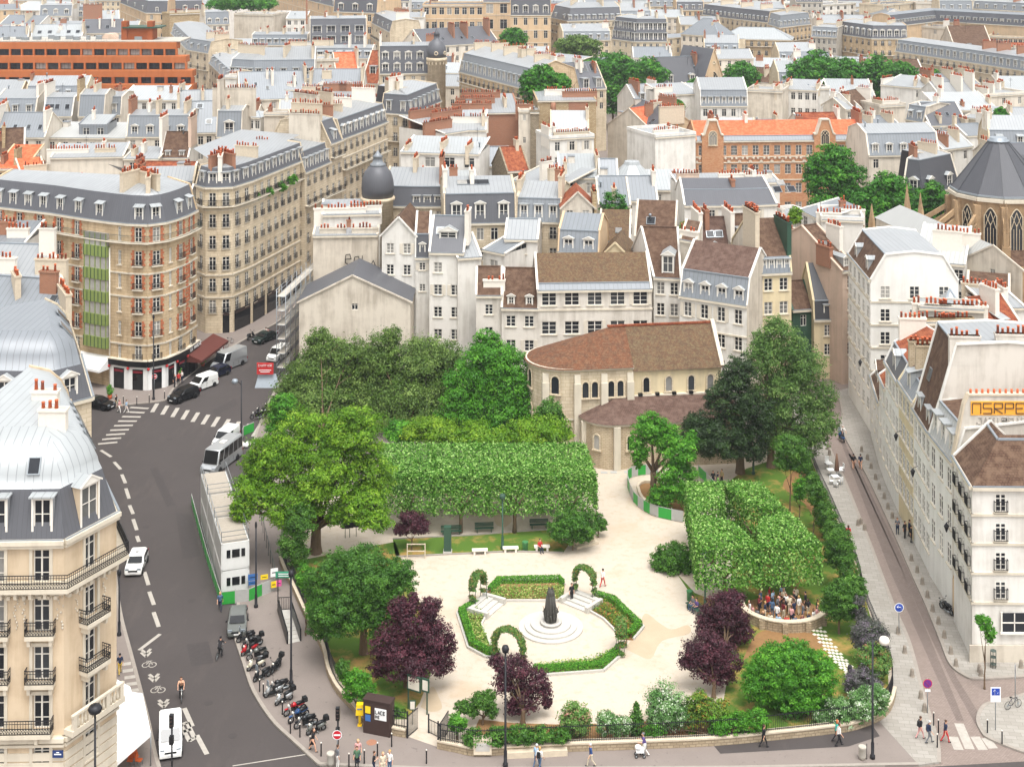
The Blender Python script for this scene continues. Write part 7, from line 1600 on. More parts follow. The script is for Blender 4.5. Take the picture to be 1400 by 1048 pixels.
 S_('mauve lavender drift under the small round tree',1176,842,12,24,125,'f_lav',.18,sparse=.3,blobs=[(1176,830,8,18),(1180,850,10,14)])
 S_('dusty green bush below the mauve bush',1180,932,24,16,116,'f_lav',.18)
 S_('light green bush behind the small round tree',1166,802,14,16,129,'f_lime',.18)
 S_('dark green hedge bush by the street railing, second from the white tables',1148,750,20,26,134,'f_mid',.2)
 S_('dark green hedge bush by the street railing near the white tables',1120,690,14,28,146,'f_mid',.2,blobs=[(1112,670,12,22),(1124,700,12,22),(1133,720,12,18)])
 S_('continuous leafy hedge band along the street railing of the square',1140,720,20,20,138,'f_mid',.2,trunk=0,name='hedge',cat='hedge',blobs=[(1100,640,12,16,18),(1110,658,12,18,14),(1120,680,13,20,10),(1130,704,13,20,6),(1140,730,14,22,1),(1150,756,15,22,-3),(1160,782,14,20,-7),(1172,806,12,16,-11)])
 S_('small dark tree shrub under the feathery tree',1080,622,22,22,152,'f_mid',.22,blobs=[(1080,612,22,16),(1092,630,16,16),(1070,632,12,12)])
 S_('slim bright sapling in the worn lawn',1093,668,8,18,150,'f_fresh',.18,trunk=.06)
 S_('young bending street tree in a wire guard by the shop window',1352,860,12,18,117.5,'f_fresh',.2,name='street_tree',cat='tree',trunk=.07,blobs=[(1346,852,10,11),(1354,866,8,12),(1339,847,6,6)])
 S_('ivy cloaking the house under the grey zinc slope',840,281,21,18,220.3,'f_ivy',.3,name='ivy',cat='ivy',trunk=0,depth=.25,blobs=[(840,278,20,18),(828,290,10,10),(852,290,10,10)])
 S_('yellow green bamboo tuft on the white terrace',1087,294,9,12,216,'f_yellow',.3)
 S_('potted shrubs mass on the fifth floor corner balcony',382,262,20,8,226,'f_fresh',.3,trunk=0,name='balcony_plants',cat='plants',depth=.5,blobs=[(350,268,7,6,0),(366,263,8,6,3),(384,256,9,7,7),(400,246,8,7,10)])
 S_('bushy terrace plants over the dark roof house',938,312,9,10,205,'f_autumn',.26)
 F_=[('dark green tree mass at the top edge left of the university',332,4,52,13,520),('green tree below the university pavilion',702,50,22,14,480),('pale olive tree crown right of the university pavilion',790,60,36,13,462),('large deep green tree left of the slate mansion',838,93,44,24,432),('deep green tree touching the slate mansion',884,97,34,22,426),
   ('bright round green tree above the brick gables',738,107,32,22,326),('small green tree right of the bright round one',768,112,14,13,327),('tree between gothic chapel and tan stone block',1014,101,29,20,420),('great dark green tree below the avenue bend',1112,98,42,34,400),('great tree crown right of the darkest avenue tree',1152,102,36,30,404),('bushy tree in front of the sloping cream facade',1198,100,36,27,402),('low round tree below the sloping cream facade',1232,101,32,18,396),('little tree at the foot of the sloping cream facade',1278,104,11,10,396),
   ('big tree in front of the brick school right end',1140,234,46,44,262),('round dark tree between school annex and church spirelets',1212,272,50,42,252),('dark tree beside the gothic church roof',1274,272,30,28,262),('bright green narrow tree among the zinc roofs at right',1368,164,15,20,300),('small light tree above the orange tiled roof',926,144,10,8,335),('small green tree in front of the gothic chapel',952,114,14,7,410)]
 for lab,x,y,rx,ry,Y in F_:
  low=[];yy=y+ry*.9;kk=Y/FP
  while HC-(yy-YH)*kk>5 and Y<510:low.append((x,yy,rx*.8,ry*.8));yy+=ry*1.0
  tree(lab,None,[(x,y,rx*.72,ry*.8),(x-rx*.45,y+ry*.2,rx*.5,ry*.65),(x+rx*.45,y+ry*.25,rx*.5,ry*.6),(x+rx*.1,y-ry*.3,rx*.45,ry*.55)]+low,Y,'f_olive' if 'olive' in lab else 'f_far',.5 if Y<300 else .75,trunk=.3 if Y<510 else 0,group='trees among the rooftops' if Y>290 else None,clump=.26)
def lamp_post(label,px,py,hgt,z=.14,arm=0,mat='iron',globe='stackw',big=.28):
 p=U(px,py,z);root=thing('street_lamp',label,'street lamp',p);b=MB()
 b.lathe([(.2,0),(.2,.25),(.13,.3),(.13,1.2),(.09,1.3),(.075,hgt)],(0,0,0),0,10)
 if arm:b.tube([(0,0,hgt-.6),(arm*.5,0,hgt-.1),(arm,0,hgt)],.04,0,6)
 b.build('pole',[mat],root);g=MB();g.lathe([(.03,-.34),(big*.8,-.24),(big,0),(big*.75,.22),(.05,.3)],(0,0,0),0,14);g.build('lantern',[globe],root,(arm,0,hgt+(.2 if not arm else -.1)))
 return root
def sign_post(label,px,py,hgt,shape,cols,z=.14,face=0,glyph=None,size=.65):
 p=U(px,py,z);root=thing('road_sign',label,'road sign',p,R(face));b=MB();b.tube([(0,0,0),(0,0,hgt)],.04,0,8);b.build('pole',['metal'],root)
 for c in cols:flat('sg_'+c,{'r':'c01c2c','w':'e8e8e8','b':'2244a0','p':'6a2a80','k':'202020'}[c],.5)
 s=MB();zc=hgt-size/2;r=size/2
 if shape=='o':
  for k,c in enumerate(cols[:2]):
   rr=r*(1-.14*k);n=20;s.face([(rr*math.cos(2*math.pi*i/n),-.05-.01*k,zc+rr*math.sin(2*math.pi*i/n)) for i in range(n)],k)
 else:s.box((0,-.05,zc),(size*.9,.03,size*1.3),0);s.box((0,-.067,zc+size*.25),(size*.72,.01,size*.62),1)
 m=len(cols)-1
 if glyph=='bar':s.box((0,-.07,zc),(size*.7,.01,size*.16),m)
 if glyph=='turn':s.bar((r*.4,-.075,zc-r*.35),(r*.4,-.075,zc+r*.1),.07,.01,m);s.bar((r*.4,-.075,zc+r*.15),(-r*.45,-.075,zc+r*.15),.08,.01,m);s.bar((-r*.5,-.075,zc+r*.15),(-r*.15,-.075,zc+r*.45),.07,.01,m);s.bar((-r*.5,-.075,zc+r*.15),(-r*.15,-.075,zc-r*.15),.07,.01,m)
 if glyph=='slash':s.bar((-r*.5,-.075,zc+r*.5),(r*.5,-.075,zc-r*.5),.08,.01,0);s.box((0,-.05,zc-size*.75),(size*.6,.02,size*.25),m)
 if glyph=='up':s.bar((-.08,-.08,zc),(-.08,-.08,zc+size*.45),.06,.01,m);s.bar((-.2,-.08,zc+size*.3),(-.08,-.08,zc+size*.47),.05,.01,m);s.bar((.04,-.08,zc+size*.3),(-.08,-.08,zc+size*.47),.05,.01,m);s.bar((.12,-.08,zc+size*.1),(.2,-.08,zc+size*.2),.05,.01,m)
 s.build('sign_panel',['sg_'+c for c in cols],root);return root
def bollards():
 def iron():
  b=MB();b.lathe([(.055,0),(.055,.95),(.06,.97),(.0,1.08)],(0,0,0),0,8);b.lathe([(.058,1.0),(.06,1.06),(.0,1.12)],(0,0,0),1,8);return b.mesh('bollard',['iron','stackw'])
 def stone():
  b=MB();b.lathe([(.24,0),(.2,.1),(.16,.55),(.1,.68),(.0,.7)],(0,0,0),0,8,False);return b.mesh('stone_bollard',['rockb'])
 flat('rockb','8a8074',.95,var=.3)
 kerb=[('first',355,945),('second',360,951),('third',386,976),('fourth',397,1002),('fifth',410,1007),('sixth',424,1024),('seventh',439,1033)]
 for w,x,y in kerb:link('bollard',cached('bi',iron),None,U(x,y,.13),label=w+' slim iron bollard along the motorbike kerb counting from the grey car',category='bollard',group='iron bollards along the motorbike kerb')
 for i,(x,y) in enumerate(((158,553),(168.5,552),(187,553),(204,550),(225,545))):link('bollard',cached('bi',iron),None,U(x,y,.13),label=('first','second','third','fourth','fifth')[i]+' iron bollard in front of the corner café counting from the black sedan',category='bollard',group='iron bollards by the corner café')
 for w,x,y in (('left of the grey green shirt',477,1048),('right of the grey green shirt',498,1043),('in front of the gate notice',516,1033),('nearest the open gate',535.5,1020),('below the open gate',583,1043)):link('bollard',cached('bi',iron),None,U(x,y,.14),label='slim iron bollard '+w,category='bollard',group='iron bollards by the gate')
 for w,x,y in (('behind the backpack walker',1276.5,991),('beside the navy walker',1283,1001),('in front of the navy walker',1281.5,1021),('left on the corner island',1350,1001),('right on the corner island',1370,1016)):link('bollard',cached('bi',iron),None,U(x,y,.13),label='white topped iron bollard '+w,category='bollard',group='white topped bollards at lower right')
 lft=[(1127,596),(1132,614),(1134,622),(1173,718),(1177,716),(1182,724),(1228,866),(1237,892),(1247,924),(1259,954),(1264,972)]
 for i,(x,y) in enumerate(lft):link('stone_bollard',cached('bs',stone),None,U(x,y,.13),label='squat stone bollard on the pale pavement left of the setts, number %d from the far end' % (i+1) if False else ('squat stone bollard left of the setts '+['farthest by the white tables','behind the white tables','touching the folded parasol','near the woman in red, left','near the woman in red, right','just below the woman in red','at the blue sign foot','below the blue arrow sign','above the no parking sign','left of the no parking sign','at the no parking sign foot'][i]),category='bollard',group='stone bollards left of the setts')
 rgt=[(1178,617),(1186,628),(1191,640),(1197,655),(1202,668),(1209,681),(1214,695),(1220,708),(1246,766),(1254,782),(1261,798),(1268,816),(1275,835),(1283,852),(1291,871),(1300,893),(1307,910),(1339,918),(1341,923),(1396,912)]
 nm=['by the two strollers','just past the two strollers','third past the strollers','fourth past the strollers','fifth past the strollers','sixth past the strollers','seventh past the strollers','before the shop doorway people','below the shop doorway people','second below the shop doorway','third below the shop doorway','fourth below the shop doorway','fifth below the shop doorway','left of the leaning motorbike','below the leaning motorbike','at the start of the chain','at the bend of the chain','left of the wire guarded tree','in front of the wire guarded tree','at the far right edge']
 for i,(x,y) in enumerate(rgt):link('stone_bollard',cached('bs',stone),None,U(x,y,.13),label='stone bollard on the shop side of the setts '+nm[i],category='bollard',group='stone bollards right of the setts')
def bench(label,px,py,rz,stone=True,w=1.6):
 root=thing('bench',label,'bench',U(px,py,.15),R(rz));b=MB();m='stackw' if stone else 'greend'
 if stone:b.box((0,0,.43),(w,.5,.14));b.build('seat',[m],root)
 else:
  for k in range(4):b.box((0,-.2+k*.12,.45),(w,.09,.05))
  b.build('seat',[m],root);b=MB()
  for k in range(3):b.box((0,.28+k*.03,.58+k*.13),(w,.05,.1))
  b.build('backrest',[m],root)
 for s in (-1,1):b=MB();b.box((s*(w/2-.25),0,.18),(.2 if stone else .08,.42,.36));b.build('leg',[m],root)
 return root
def hoarding(label,pts,z=.0,h=1.15,cols=('hgreen','hgrey'),step=1.6):
 K=[Vector((*p,z)) for p in PX(pts)];root=thing('hoarding',label,'hoarding',K[0]);k=0
 for a,c in zip(K,K[1:]):
  L=(c-a).length;n=max(1,round(L/step))
  for i in range(n):
   p,q=a.lerp(c,i/n)-K[0],a.lerp(c,(i+1)/n)-K[0];b=MB();u=Vector((0,0,1))
   b.bar(p+u*(h/2+.08),q+u*(h/2+.08),.05,h,0);b.bar(p,p+u*(h+.25),.06,.06,1);b.bar(p+u*(h+.12),q+u*(h+.12),.05,.06,1);b.build('panel',[cols[k % 2],'hgrey'],root);k+=1
 return root
def cabins():
 flat('cabw','d8d8d4',.5,var=.06);flat('cabg','a6a5a1',.6,var=.1);flat('hgreen','2f9a3c',.5,var=.08);flat('hgrey','a8a8a4',.6);flat('deck','a0978a',.8,var=.2);flat('bluep','3a6aa8',.5);flat('yel','e8c820',.5);flat('mag','d85a9a',.5)
 fr,fl=U(343,818),U(303,820);W=(fr-fl).length;far=U(268,690);d=(far-fl).normalized();L=17.5;nx=Vector((d.y,-d.x,0))
 if nx.x<0:nx=-nx
 ang=math.atan2(nx.y,nx.x)
 W=2.6
 for lv,(nm,z0) in enumerate((('lower',.1),('upper',2.75))):
  for j in range(3):
   o=fl+d*(j*5.9+2.95)+nx*W/2;root=thing('site_cabin','pale grey '+nm+' site cabin of the stack, '+('nearest the green hoarding' if j==0 else 'in the middle' if j==1 else 'at the far minibus end'),'cabin',(o.x,o.y,z0),ang,'stacked site cabins')
   b=MB();b.box((0,0,1.3),(W,5.8,2.56),0)
   for s in (-1,1):
    for t in (-1,1):b.box((s*(W/2-.05),t*2.86,1.3),(.16,.14,2.6),1)
   for k in range(18):b.box((-W/2-.012,-2.7+k*.32,1.3),(.02,.05,2.2),2)
   for z in (.1,2.52):b.box((0,0,z),(W+.06,5.86,.14),1)
   b.build('shell',['cabg' if True else '','cabw','cabg'],root)
   if j==0:
    b=MB();b.box((0,-2.91,1.3),(W-.2,.04,2.3),0);b.build('end_panel',['cabw'],root)
    for x,w in ((-.65,.36),(.05,.72),(.75,.36)):b=MB();b.box((x,-2.95,1.55),(w,.05,.75),0);b.build('window',['cglass'],root)
   if lv==1:
    b=MB();b.box((0,0,2.63),(W-.2,5.7,.04),0);b.build('roof_deck',['deck'],root)
    b=MB();rail(b,[(-W/2,-2.8,2.65),(-W/2,2.8,2.65)],1.0,0,1.4,.05);rail(b,[(W/2,-2.8,2.65),(W/2,2.8,2.65)],1.0,0,1.4,.05);rail(b,[(-W/2,-2.8,2.65),(W/2,-2.8,2.65)],1.0,0,1.3,.05);b.bar((-W/2,-2.8,3.2),(W/2,-2.8,3.2),.04,.04,0);b.build('guard_rail',['metal'],root)
 hoarding('green and grey hoarding running along the road side of the site cabins',[(262,690),(272,728),(283,768),(297,812),(302,826)],cols=('hgreen','hgreen'),h=1.0)
 hoarding('green and grey hoarding across the front of the site cabins with posters',[(303,827),(340,823),(376,808)],step=1.5)
 b=MB();K=[U(x,y) for x,y in ((351,690),(362,740),(378,806))]
 o=K[0];rail(b,[p-o for p in K],1.6,0,1.6,.05);b.build('site_fence',['irong'],None,o,label='wire site fence on the pavement side of the site cabins',category='fence')
 root=thing('poster_board','cluster of blue yellow and white site notices above the green hoarding','notice',U(358,812,0),R(18));
 for x,z,w,h,m in ((-.9,1.9,.9,.6,'bluep'),(.2,1.75,.7,.45,'yel'),(1.15,2.05,.7,.8,'white'),(-.9,1.35,.8,.35,'bluep'),(1.1,.9,.5,.6,'yel'),(1.6,.95,.5,.6,'mag')):q=MB();q.box((x,-.25,z),(w,.04,h),0);q.box((x,-.275,z),(w*.6,.01,h*.12),1);q.build('notice',[m,'black'],root)
 q=MB();q.tube([(-1.3,-.2,0),(-1.3,-.2,2.3)],.04,0,6);q.tube([(1.5,-.2,0),(1.5,-.2,2.4)],.04,0,6);q.build('post',['metal'],root)
 hoarding('short green hoarding with bright posters beside the white parked car',[(327,610),(333,596),(347,590)],h=1.1)
 q=MB();rr=random.Random(4)
 for k in range(9):q.lathe([(.05,0),(.34,.1),(.36,.35),(.1,.55)],(rr.uniform(-.7,.7),rr.uniform(-.5,.5),0),k % 2,8)
 q.build('rubble_sack',['white','stackw'],None,U(333,610,.0),label='white rubble sacks heaped against the kerb behind the minibus',category='sacks')
 b=hoarding('ring of green and grey hoarding round the ancient locust tree',dens([(860,672),(858,658),(872,652),(893,650),(900,651)],2)+dens([(860,672),(866,688),(880,700),(900,709),(933,716)],2)[1:0],z=.14,h=1.1)
 hoarding('front arc of green and grey hoarding below the ancient locust tree',dens([(858,668),(866,688),(880,700),(900,709),(934,716)],2),z=.14,h=1.1)
 hoarding('right arc of green and grey hoarding behind the locust ivy',[(955,652),(966,662),(978,676)],z=.14,h=1.1)
 P=PX(dens([(872,668),(880,662),(905,664),(935,680),(950,698),(930,706),(900,698),(878,684),(872,668)],3));q=MB()
 for a,c in zip(P,P[1:]):q.bar((*a,.3),(*c,.3),.3,.34)
 q.build('bed_kerb',['stack'],None,label='curved stone kerb of the earth bed round the ancient locust tree',category='kerb');sheet('tree_bed',[(872,668),(880,662),(905,664),(935,680),(950,698),(930,706),(900,698),(878,684)],.2,'soil')
def garden():
 c=U(753,858,.14)
 flat('stst','b8b4ac',.85,var=.15);flat('bronze','4a4944',.55,.3,var=.4,nscale=6)
 root=thing('fountain_sculpture','dark bronze pillar fountain with entwined figures on three round stone steps','sculpture',c);b=MB()
 for r,z0,z1 in ((2.95,0,.16),(2.4,.16,.32),(1.85,.32,.48),(1.0,.48,.62)):b.lathe([(r,z0),(r,z1)],(0,0,0),0,40,False)
 b.lathe([(1.0,.62),(.95,.72),(.75,.74),(.7,.66),(.0,.66)],(0,-.1,0),0,24);b.build('stepped_base',['stst'],root)
 b=MB();rr=random.Random(8)
 b.lathe([(.85,.5),(.8,.9),(.72,1.3),(.66,2.2),(.58,3.2),(.5,4.0),(.34,4.25),(.0,4.3)],(0,0,0),0,7,False,.3)
 for k in range(3):
  a=k*2.094+.5;
  for j in range(3):b.tube([(.6*math.cos(a+j*.5),.6*math.sin(a+j*.5),.8),(.8*math.cos(a+j*.5),.8*math.sin(a+j*.5),1.5),(.62*math.cos(a+j*.5),.62*math.sin(a+j*.5),2.3),(.5*math.cos(a+j*.5),.5*math.sin(a+j*.5),3.6)],[.2,.16,.13,.1],0,7)
  b.tube([(.7*math.cos(a),.7*math.sin(a),1.35),(1.05*math.cos(a),1.05*math.sin(a),1.6),(1.15*math.cos(a),1.15*math.sin(a),1.45)],[.2,.15,.08],0,7)
  for s in (-1,1):b.tube([(1.02*math.cos(a),1.02*math.sin(a),1.68),(.95*math.cos(a+s*.25),.95*math.sin(a+s*.25),2.05),(1.05*math.cos(a+s*.35),1.05*math.sin(a+s*.35),2.3)],[.04,.03,.015],0,5)
 b.lathe([(.1,4.1),(.13,4.35),(.05,4.6)],(.2,0,0),0,6);b.lathe([(.1,4.1),(.13,4.3),(.05,4.5)],(-.22,.1,0),0,6)
 bo=b.build('bronze_figures',['bronze'],root,(0,0,.12));bo.scale=(.72,.72,.8)
 fl=sheet('garden_floor',[(692,824.6),(763,824.6),(797,836),(825,849),(846,871),(831,890),(790,905),(737,911),(705,905),(671,888),(658,858),(666,845)],.148,'sand')
 def bed(label,outer,inner,fl_mat):
  Pw=PX(outer);q=PX(inner);cx=sum(p[0] for p in Pw+q)/len(Pw+q);cy=sum(p[1] for p in Pw+q)/len(Pw+q)
  root=thing('flower_bed',label,'flower bed',(cx,cy,.14),0,'flower beds round the fountain');b=MB();poly=ccw([(x-cx,y-cy) for x,y in Pw+q[::-1]]);b.prism(poly,0,.12,0)
  K=[(x-cx,y-cy) for x,y in Pw]
  for a,e in zip(K,K[1:]):b.bar((*a,.1),(*e,.1),.22,.24,1)
  K2=[(x-cx,y-cy) for x,y in q]
  for a,e in zip(K2,K2[1:]):b.bar((*a,.1),(*e,.1),.18,.22,1)
  b.build('bed_soil',['soil','stst'],root)
  C,N_,T=[],[],[]
  for a,e in zip(K,K[1:]):
   A_,E_=np.array(a),np.array(e);inw=-np.array(a)*0;m=(A_+E_)/2;L=np.linalg.norm(E_-A_);n=int(L*520);u=NPR.random(n);mid=(1-u)[:,None]*A_+u[:,None]*E_;to=np.array([c.x-cx,c.y-cy])-m;to /= np.linalg.norm(to)
   w_=NPR.uniform(-.32,.32,n);z=np.where(NPR.random(n)<.5,.62,NPR.uniform(.1,.62,n));w_=np.where(z<.6,np.sign(w_)*.32,w_);p=mid+to*(w_+.42)[:,None];C.append(np.column_stack([p,z+NPR.normal(size=n)*.03]));N_.append(np.column_stack([to*0+to*np.sign(w_)[:,None]*(z<.6)[:,None],np.where(z>.6,1,.4)])+NPR.normal(size=(n,3))*.4);T.append(NPR.random(n))
  C,N_,T=map(np.concatenate,(C,N_,T));N_ /= np.linalg.norm(N_,axis=1)[:,None];link('box_hedge',leaf_mesh('box_hedge',['f_fresh'],C,N_,.13,T),root)
  n=2600;PO=np.array(Pw)-[cx,cy];PI=np.array(q)-[cx,cy];s=NPR.random(n)
  def along(P,s):d=np.r_[0,np.cumsum(np.linalg.norm(np.diff(P,axis=0),axis=1))];d /= d[-1];return np.column_stack([np.interp(s,d,P[:,0]),np.interp(s,d,P[:,1])])
  t=NPR.uniform(.32,.95,n)[:,None];p=along(PO,s)*(1-t)+along(PI,s)*t
  link('flowers',leaf_mesh('flowers',[fl_mat],np.column_stack([p,.15+NPR.random(n)**2*.4]),unit(n)*.5+[0,0,.8],.17,NPR.random(n)),root)
 bed('long flower bed behind the fountain with yellow flowers',[(666,811),(679,797),(765,795),(772,802)],[(676,826),(692,824),(763,824),(770,818)],'f_flower')
 bed('left flower bed of the fountain garden',[(645,829),(625,841),(640,888),(664,901),(676,902)],[(664,846),(658,857),(671,886),(680,893),(684,896)],'f_flower')
 bed('right flower bed with orange blooms by the damp patch',[(818,817),(842,823.6),(866,847),(880,860),(866,877)],[(806,838),(825,849),(838,862),(846,871),(848,876)],'f_autumn')
 bed('front flower strip of the fountain garden towards the quay',[(728,925),(745,926),(825,920),(849,899)],[(732,914),(745,912),(812,904),(838,892)],'f_flower')
 def arch(label,pa,pb,hgt=2.6):
  a,e=U(*pa,.14),U(*pb,.14);m=(a+e)/2;w=(e-a).length;rz=math.atan2((e-a).y,(e-a).x);root=thing('rose_arch',label,'rose arch',(m.x,m.y,.14),rz,'rose arches of the fountain garden');b=MB()
  pts=[(-w/2,0,0),(-w/2,0,hgt-w/2)]+[(-w/2*math.cos(math.pi*k/8),0,hgt-w/2+w/2*math.sin(math.pi*k/8)) for k in range(1,8)]+[(w/2,0,hgt-w/2),(w/2,0,0)]
  for dy in (-.35,.35):b.tube([(x,dy,z) for x,y,z in pts],.03,0,5)
  b.build('arch_frame',['irong'],root);bl=[]
  for k in range(len(pts)-1):
   for t in (.15,.5,.85):
    p=Vector(pts[k]).lerp(Vector(pts[k+1]),t)
    if p.z>.25:bl.append((p.x,0,p.z,.2,.42,.2))
  C,N_,T=blob_leaves(bl,.15,.55,.5,sparse=.3);link('roses',leaf_mesh('roses',['f_rose'],C,N_,.15,T),root)
 arch('rose arch over the back right steps of the fountain garden',(786,815),(812,822),3.0);arch('rose arch over the back left steps of the fountain garden',(661,822),(646,832),3.0);arch('rose arch behind the small purple plum tree',(676,900),(715,910),2.9);arch('rose arch at the right side beside the damp patch',(851,884),(848,898),2.9)
 def steps(label,a,e,out):
  a,e=U(*a,.14),U(*e,.14);dv=(e-a);o=U(*out,.14)-(a+e)/2;root=(a+e)/2;b=MB();L=dv.length;rz=math.atan2(dv.y,dv.x);n=Vector((dv.y,-dv.x,0)).normalized();n=n if n.dot(o)>0 else -n
  for k in range(4):p=n*(.25+k*.55);b.box((p.x,p.y,.07*(k+1)),(L,.56,.14*(k+1)),0,rz)
  for s in (-1,1):p=n*1.1+dv.normalized()*s*(L/2+.2);b.box((p.x,p.y,.28),(.36,2.4,.56),0,rz)
  b.build('garden_steps',['stst'],None,root,label=label,category='steps')
 steps('pale stone steps under the back left rose arch',(668,844),(688,827),(655,826));steps('pale stone steps under the back right rose arch',(770,825),(800,837),(802,815))
 c=U(1071,838,.14);b=MB();n=26;K=[(3.55*1.1*math.cos(R(170+200*i/n)),3.4*math.sin(R(170+200*i/n)),.45) for i in range(n+1)]
 for a,e in zip(K,K[1:]):b.bar(a,e,.42,.95,0);b.bar((a[0],a[1],.95),(e[0],e[1],.95),.55,.1,1)
 for i in range(0,n+1,4):b.box((K[i][0]*1.04,K[i][1]*1.06,.42),(.5,.5,.84),0)
 b.build('circular_wall',['parkstone','stack'],None,c,label='low curved rubble wall enclosing the crowd under the clipped limes',category='wall')
 sheet('wall_floor',[(c.x+3.7*math.cos(R(k*15)),c.y+3.4*math.sin(R(k*15))) for k in range(24)],.152,'soil',world=True)
 b=MB();rr=random.Random(5);b.box((0,0,.12),(2.6,1.2,.24),0,.5)
 for k in range(9):b.box((-.9+k*.22,-.4+k*.12,.35+(.12*k if k>4 else rr.uniform(0,.2))),(rr.uniform(.3,.5),)*2+(rr.uniform(.4,.9),),0,rr.random())
 b.lathe([(.3,.3),(.35,1.2),(.22,1.6),(.28,2.0),(.12,2.4),(.05,2.8)],(.75,.4,0),0,7,False);b.build('carved_stones',['stack'],None,U(800,744,.14),label='weathered carved stone fragments piled beside the round dark bush',category='stones')
 b=MB();b.box((0,0,1.35),(.75,.6,2.7),0);b.box((0,0,.12),(.9,.75,.24),1);b.build('green_pillar',['greend','stst'],None,U(612,755,.14),label='dark green square water pillar at the end of the green bench',category='pillar')
 b=MB()
 for x,z0,z1 in ((-.9,0,1.5),(.9,0,1.5)):b.box((x,0,.75),(.1,.1,1.5))
 for z in (1.45,.75):b.box((0,0,z),(1.8,.08,.08))
 b.build('rust_frame',['stack'],None,U(569,763,.14),label='small rust orange metal frame at the left end of the lawn strip',category='frame')
 bench('pale stone bench nearest the green pillar',656,757,4);bench('pale stone bench beside the green lamp post',698,754,4);bench('pale stone bench with the seated reader',741,752,4)
 bench('dark green bench under the limes, left of the trunk pair',617,731,4,False,2.2);bench('dark green bench under the limes between two trunks',662,727,4,False,2);bench('dark green bench under the limes beside the round bush',737,722,4,False,2);bench('green bench holding two people at the right of the gravel',949,836,-62,False,2.2)
 for lab,x,y in (('green mesh litter bin by the stone benches',718,752),('green mesh litter bin by the two seated people',943,820)):
  b=MB();b.lathe([(.26,0),(.3,.85),(.33,.9),(.28,.92)],(0,0,0),0,12);b.build('litter_bin',['hgreen2'],None,U(x,y,.15),label=lab,category='bin')
 lamp_post('dark green park lamp in front of the long clipped limes',687,750,5.2,.15,0,'greend','greend',.34);lamp_post('dark green park lamp with grey globe left of the square limes',964,836,5.2,.15,0,'greend','lead',.3);lamp_post('small green lamp with pale globe beside the feathery tree',1030,648,2.8,.15,0,'greend','stackw',.26);lamp_post('low dark lantern at the end of the stepping path',1162,942,1.6,.15,0,'greend','black',.22)
 for i,(x,y) in enumerate(((472,735),(478,734),(487,733))):b=MB();b.box((0,0,.9),(.06,.06,1.8));b.box((0,-.05,1.5),(.8,.06,1.0),1);b.build('notice_panel',['greend','black'],None,U(x,y,.15),label=('left','middle','right')[i]+' dark notice panel of three under the plane tree',category='notice panel')
 b=MB()
 for k,x in enumerate((826,839,858,875)):p=U(x,645.5-k*.3,.15);q=U(826,645.5,.15);b.box((p.x-q.x,p.y-q.y,.01),(.8,.6,.02))
 b.build('cellar_grates',['hgrey'],None,U(826,645.5,.15),label='row of grey cellar gratings at the foot of the church apse',category='gratings')
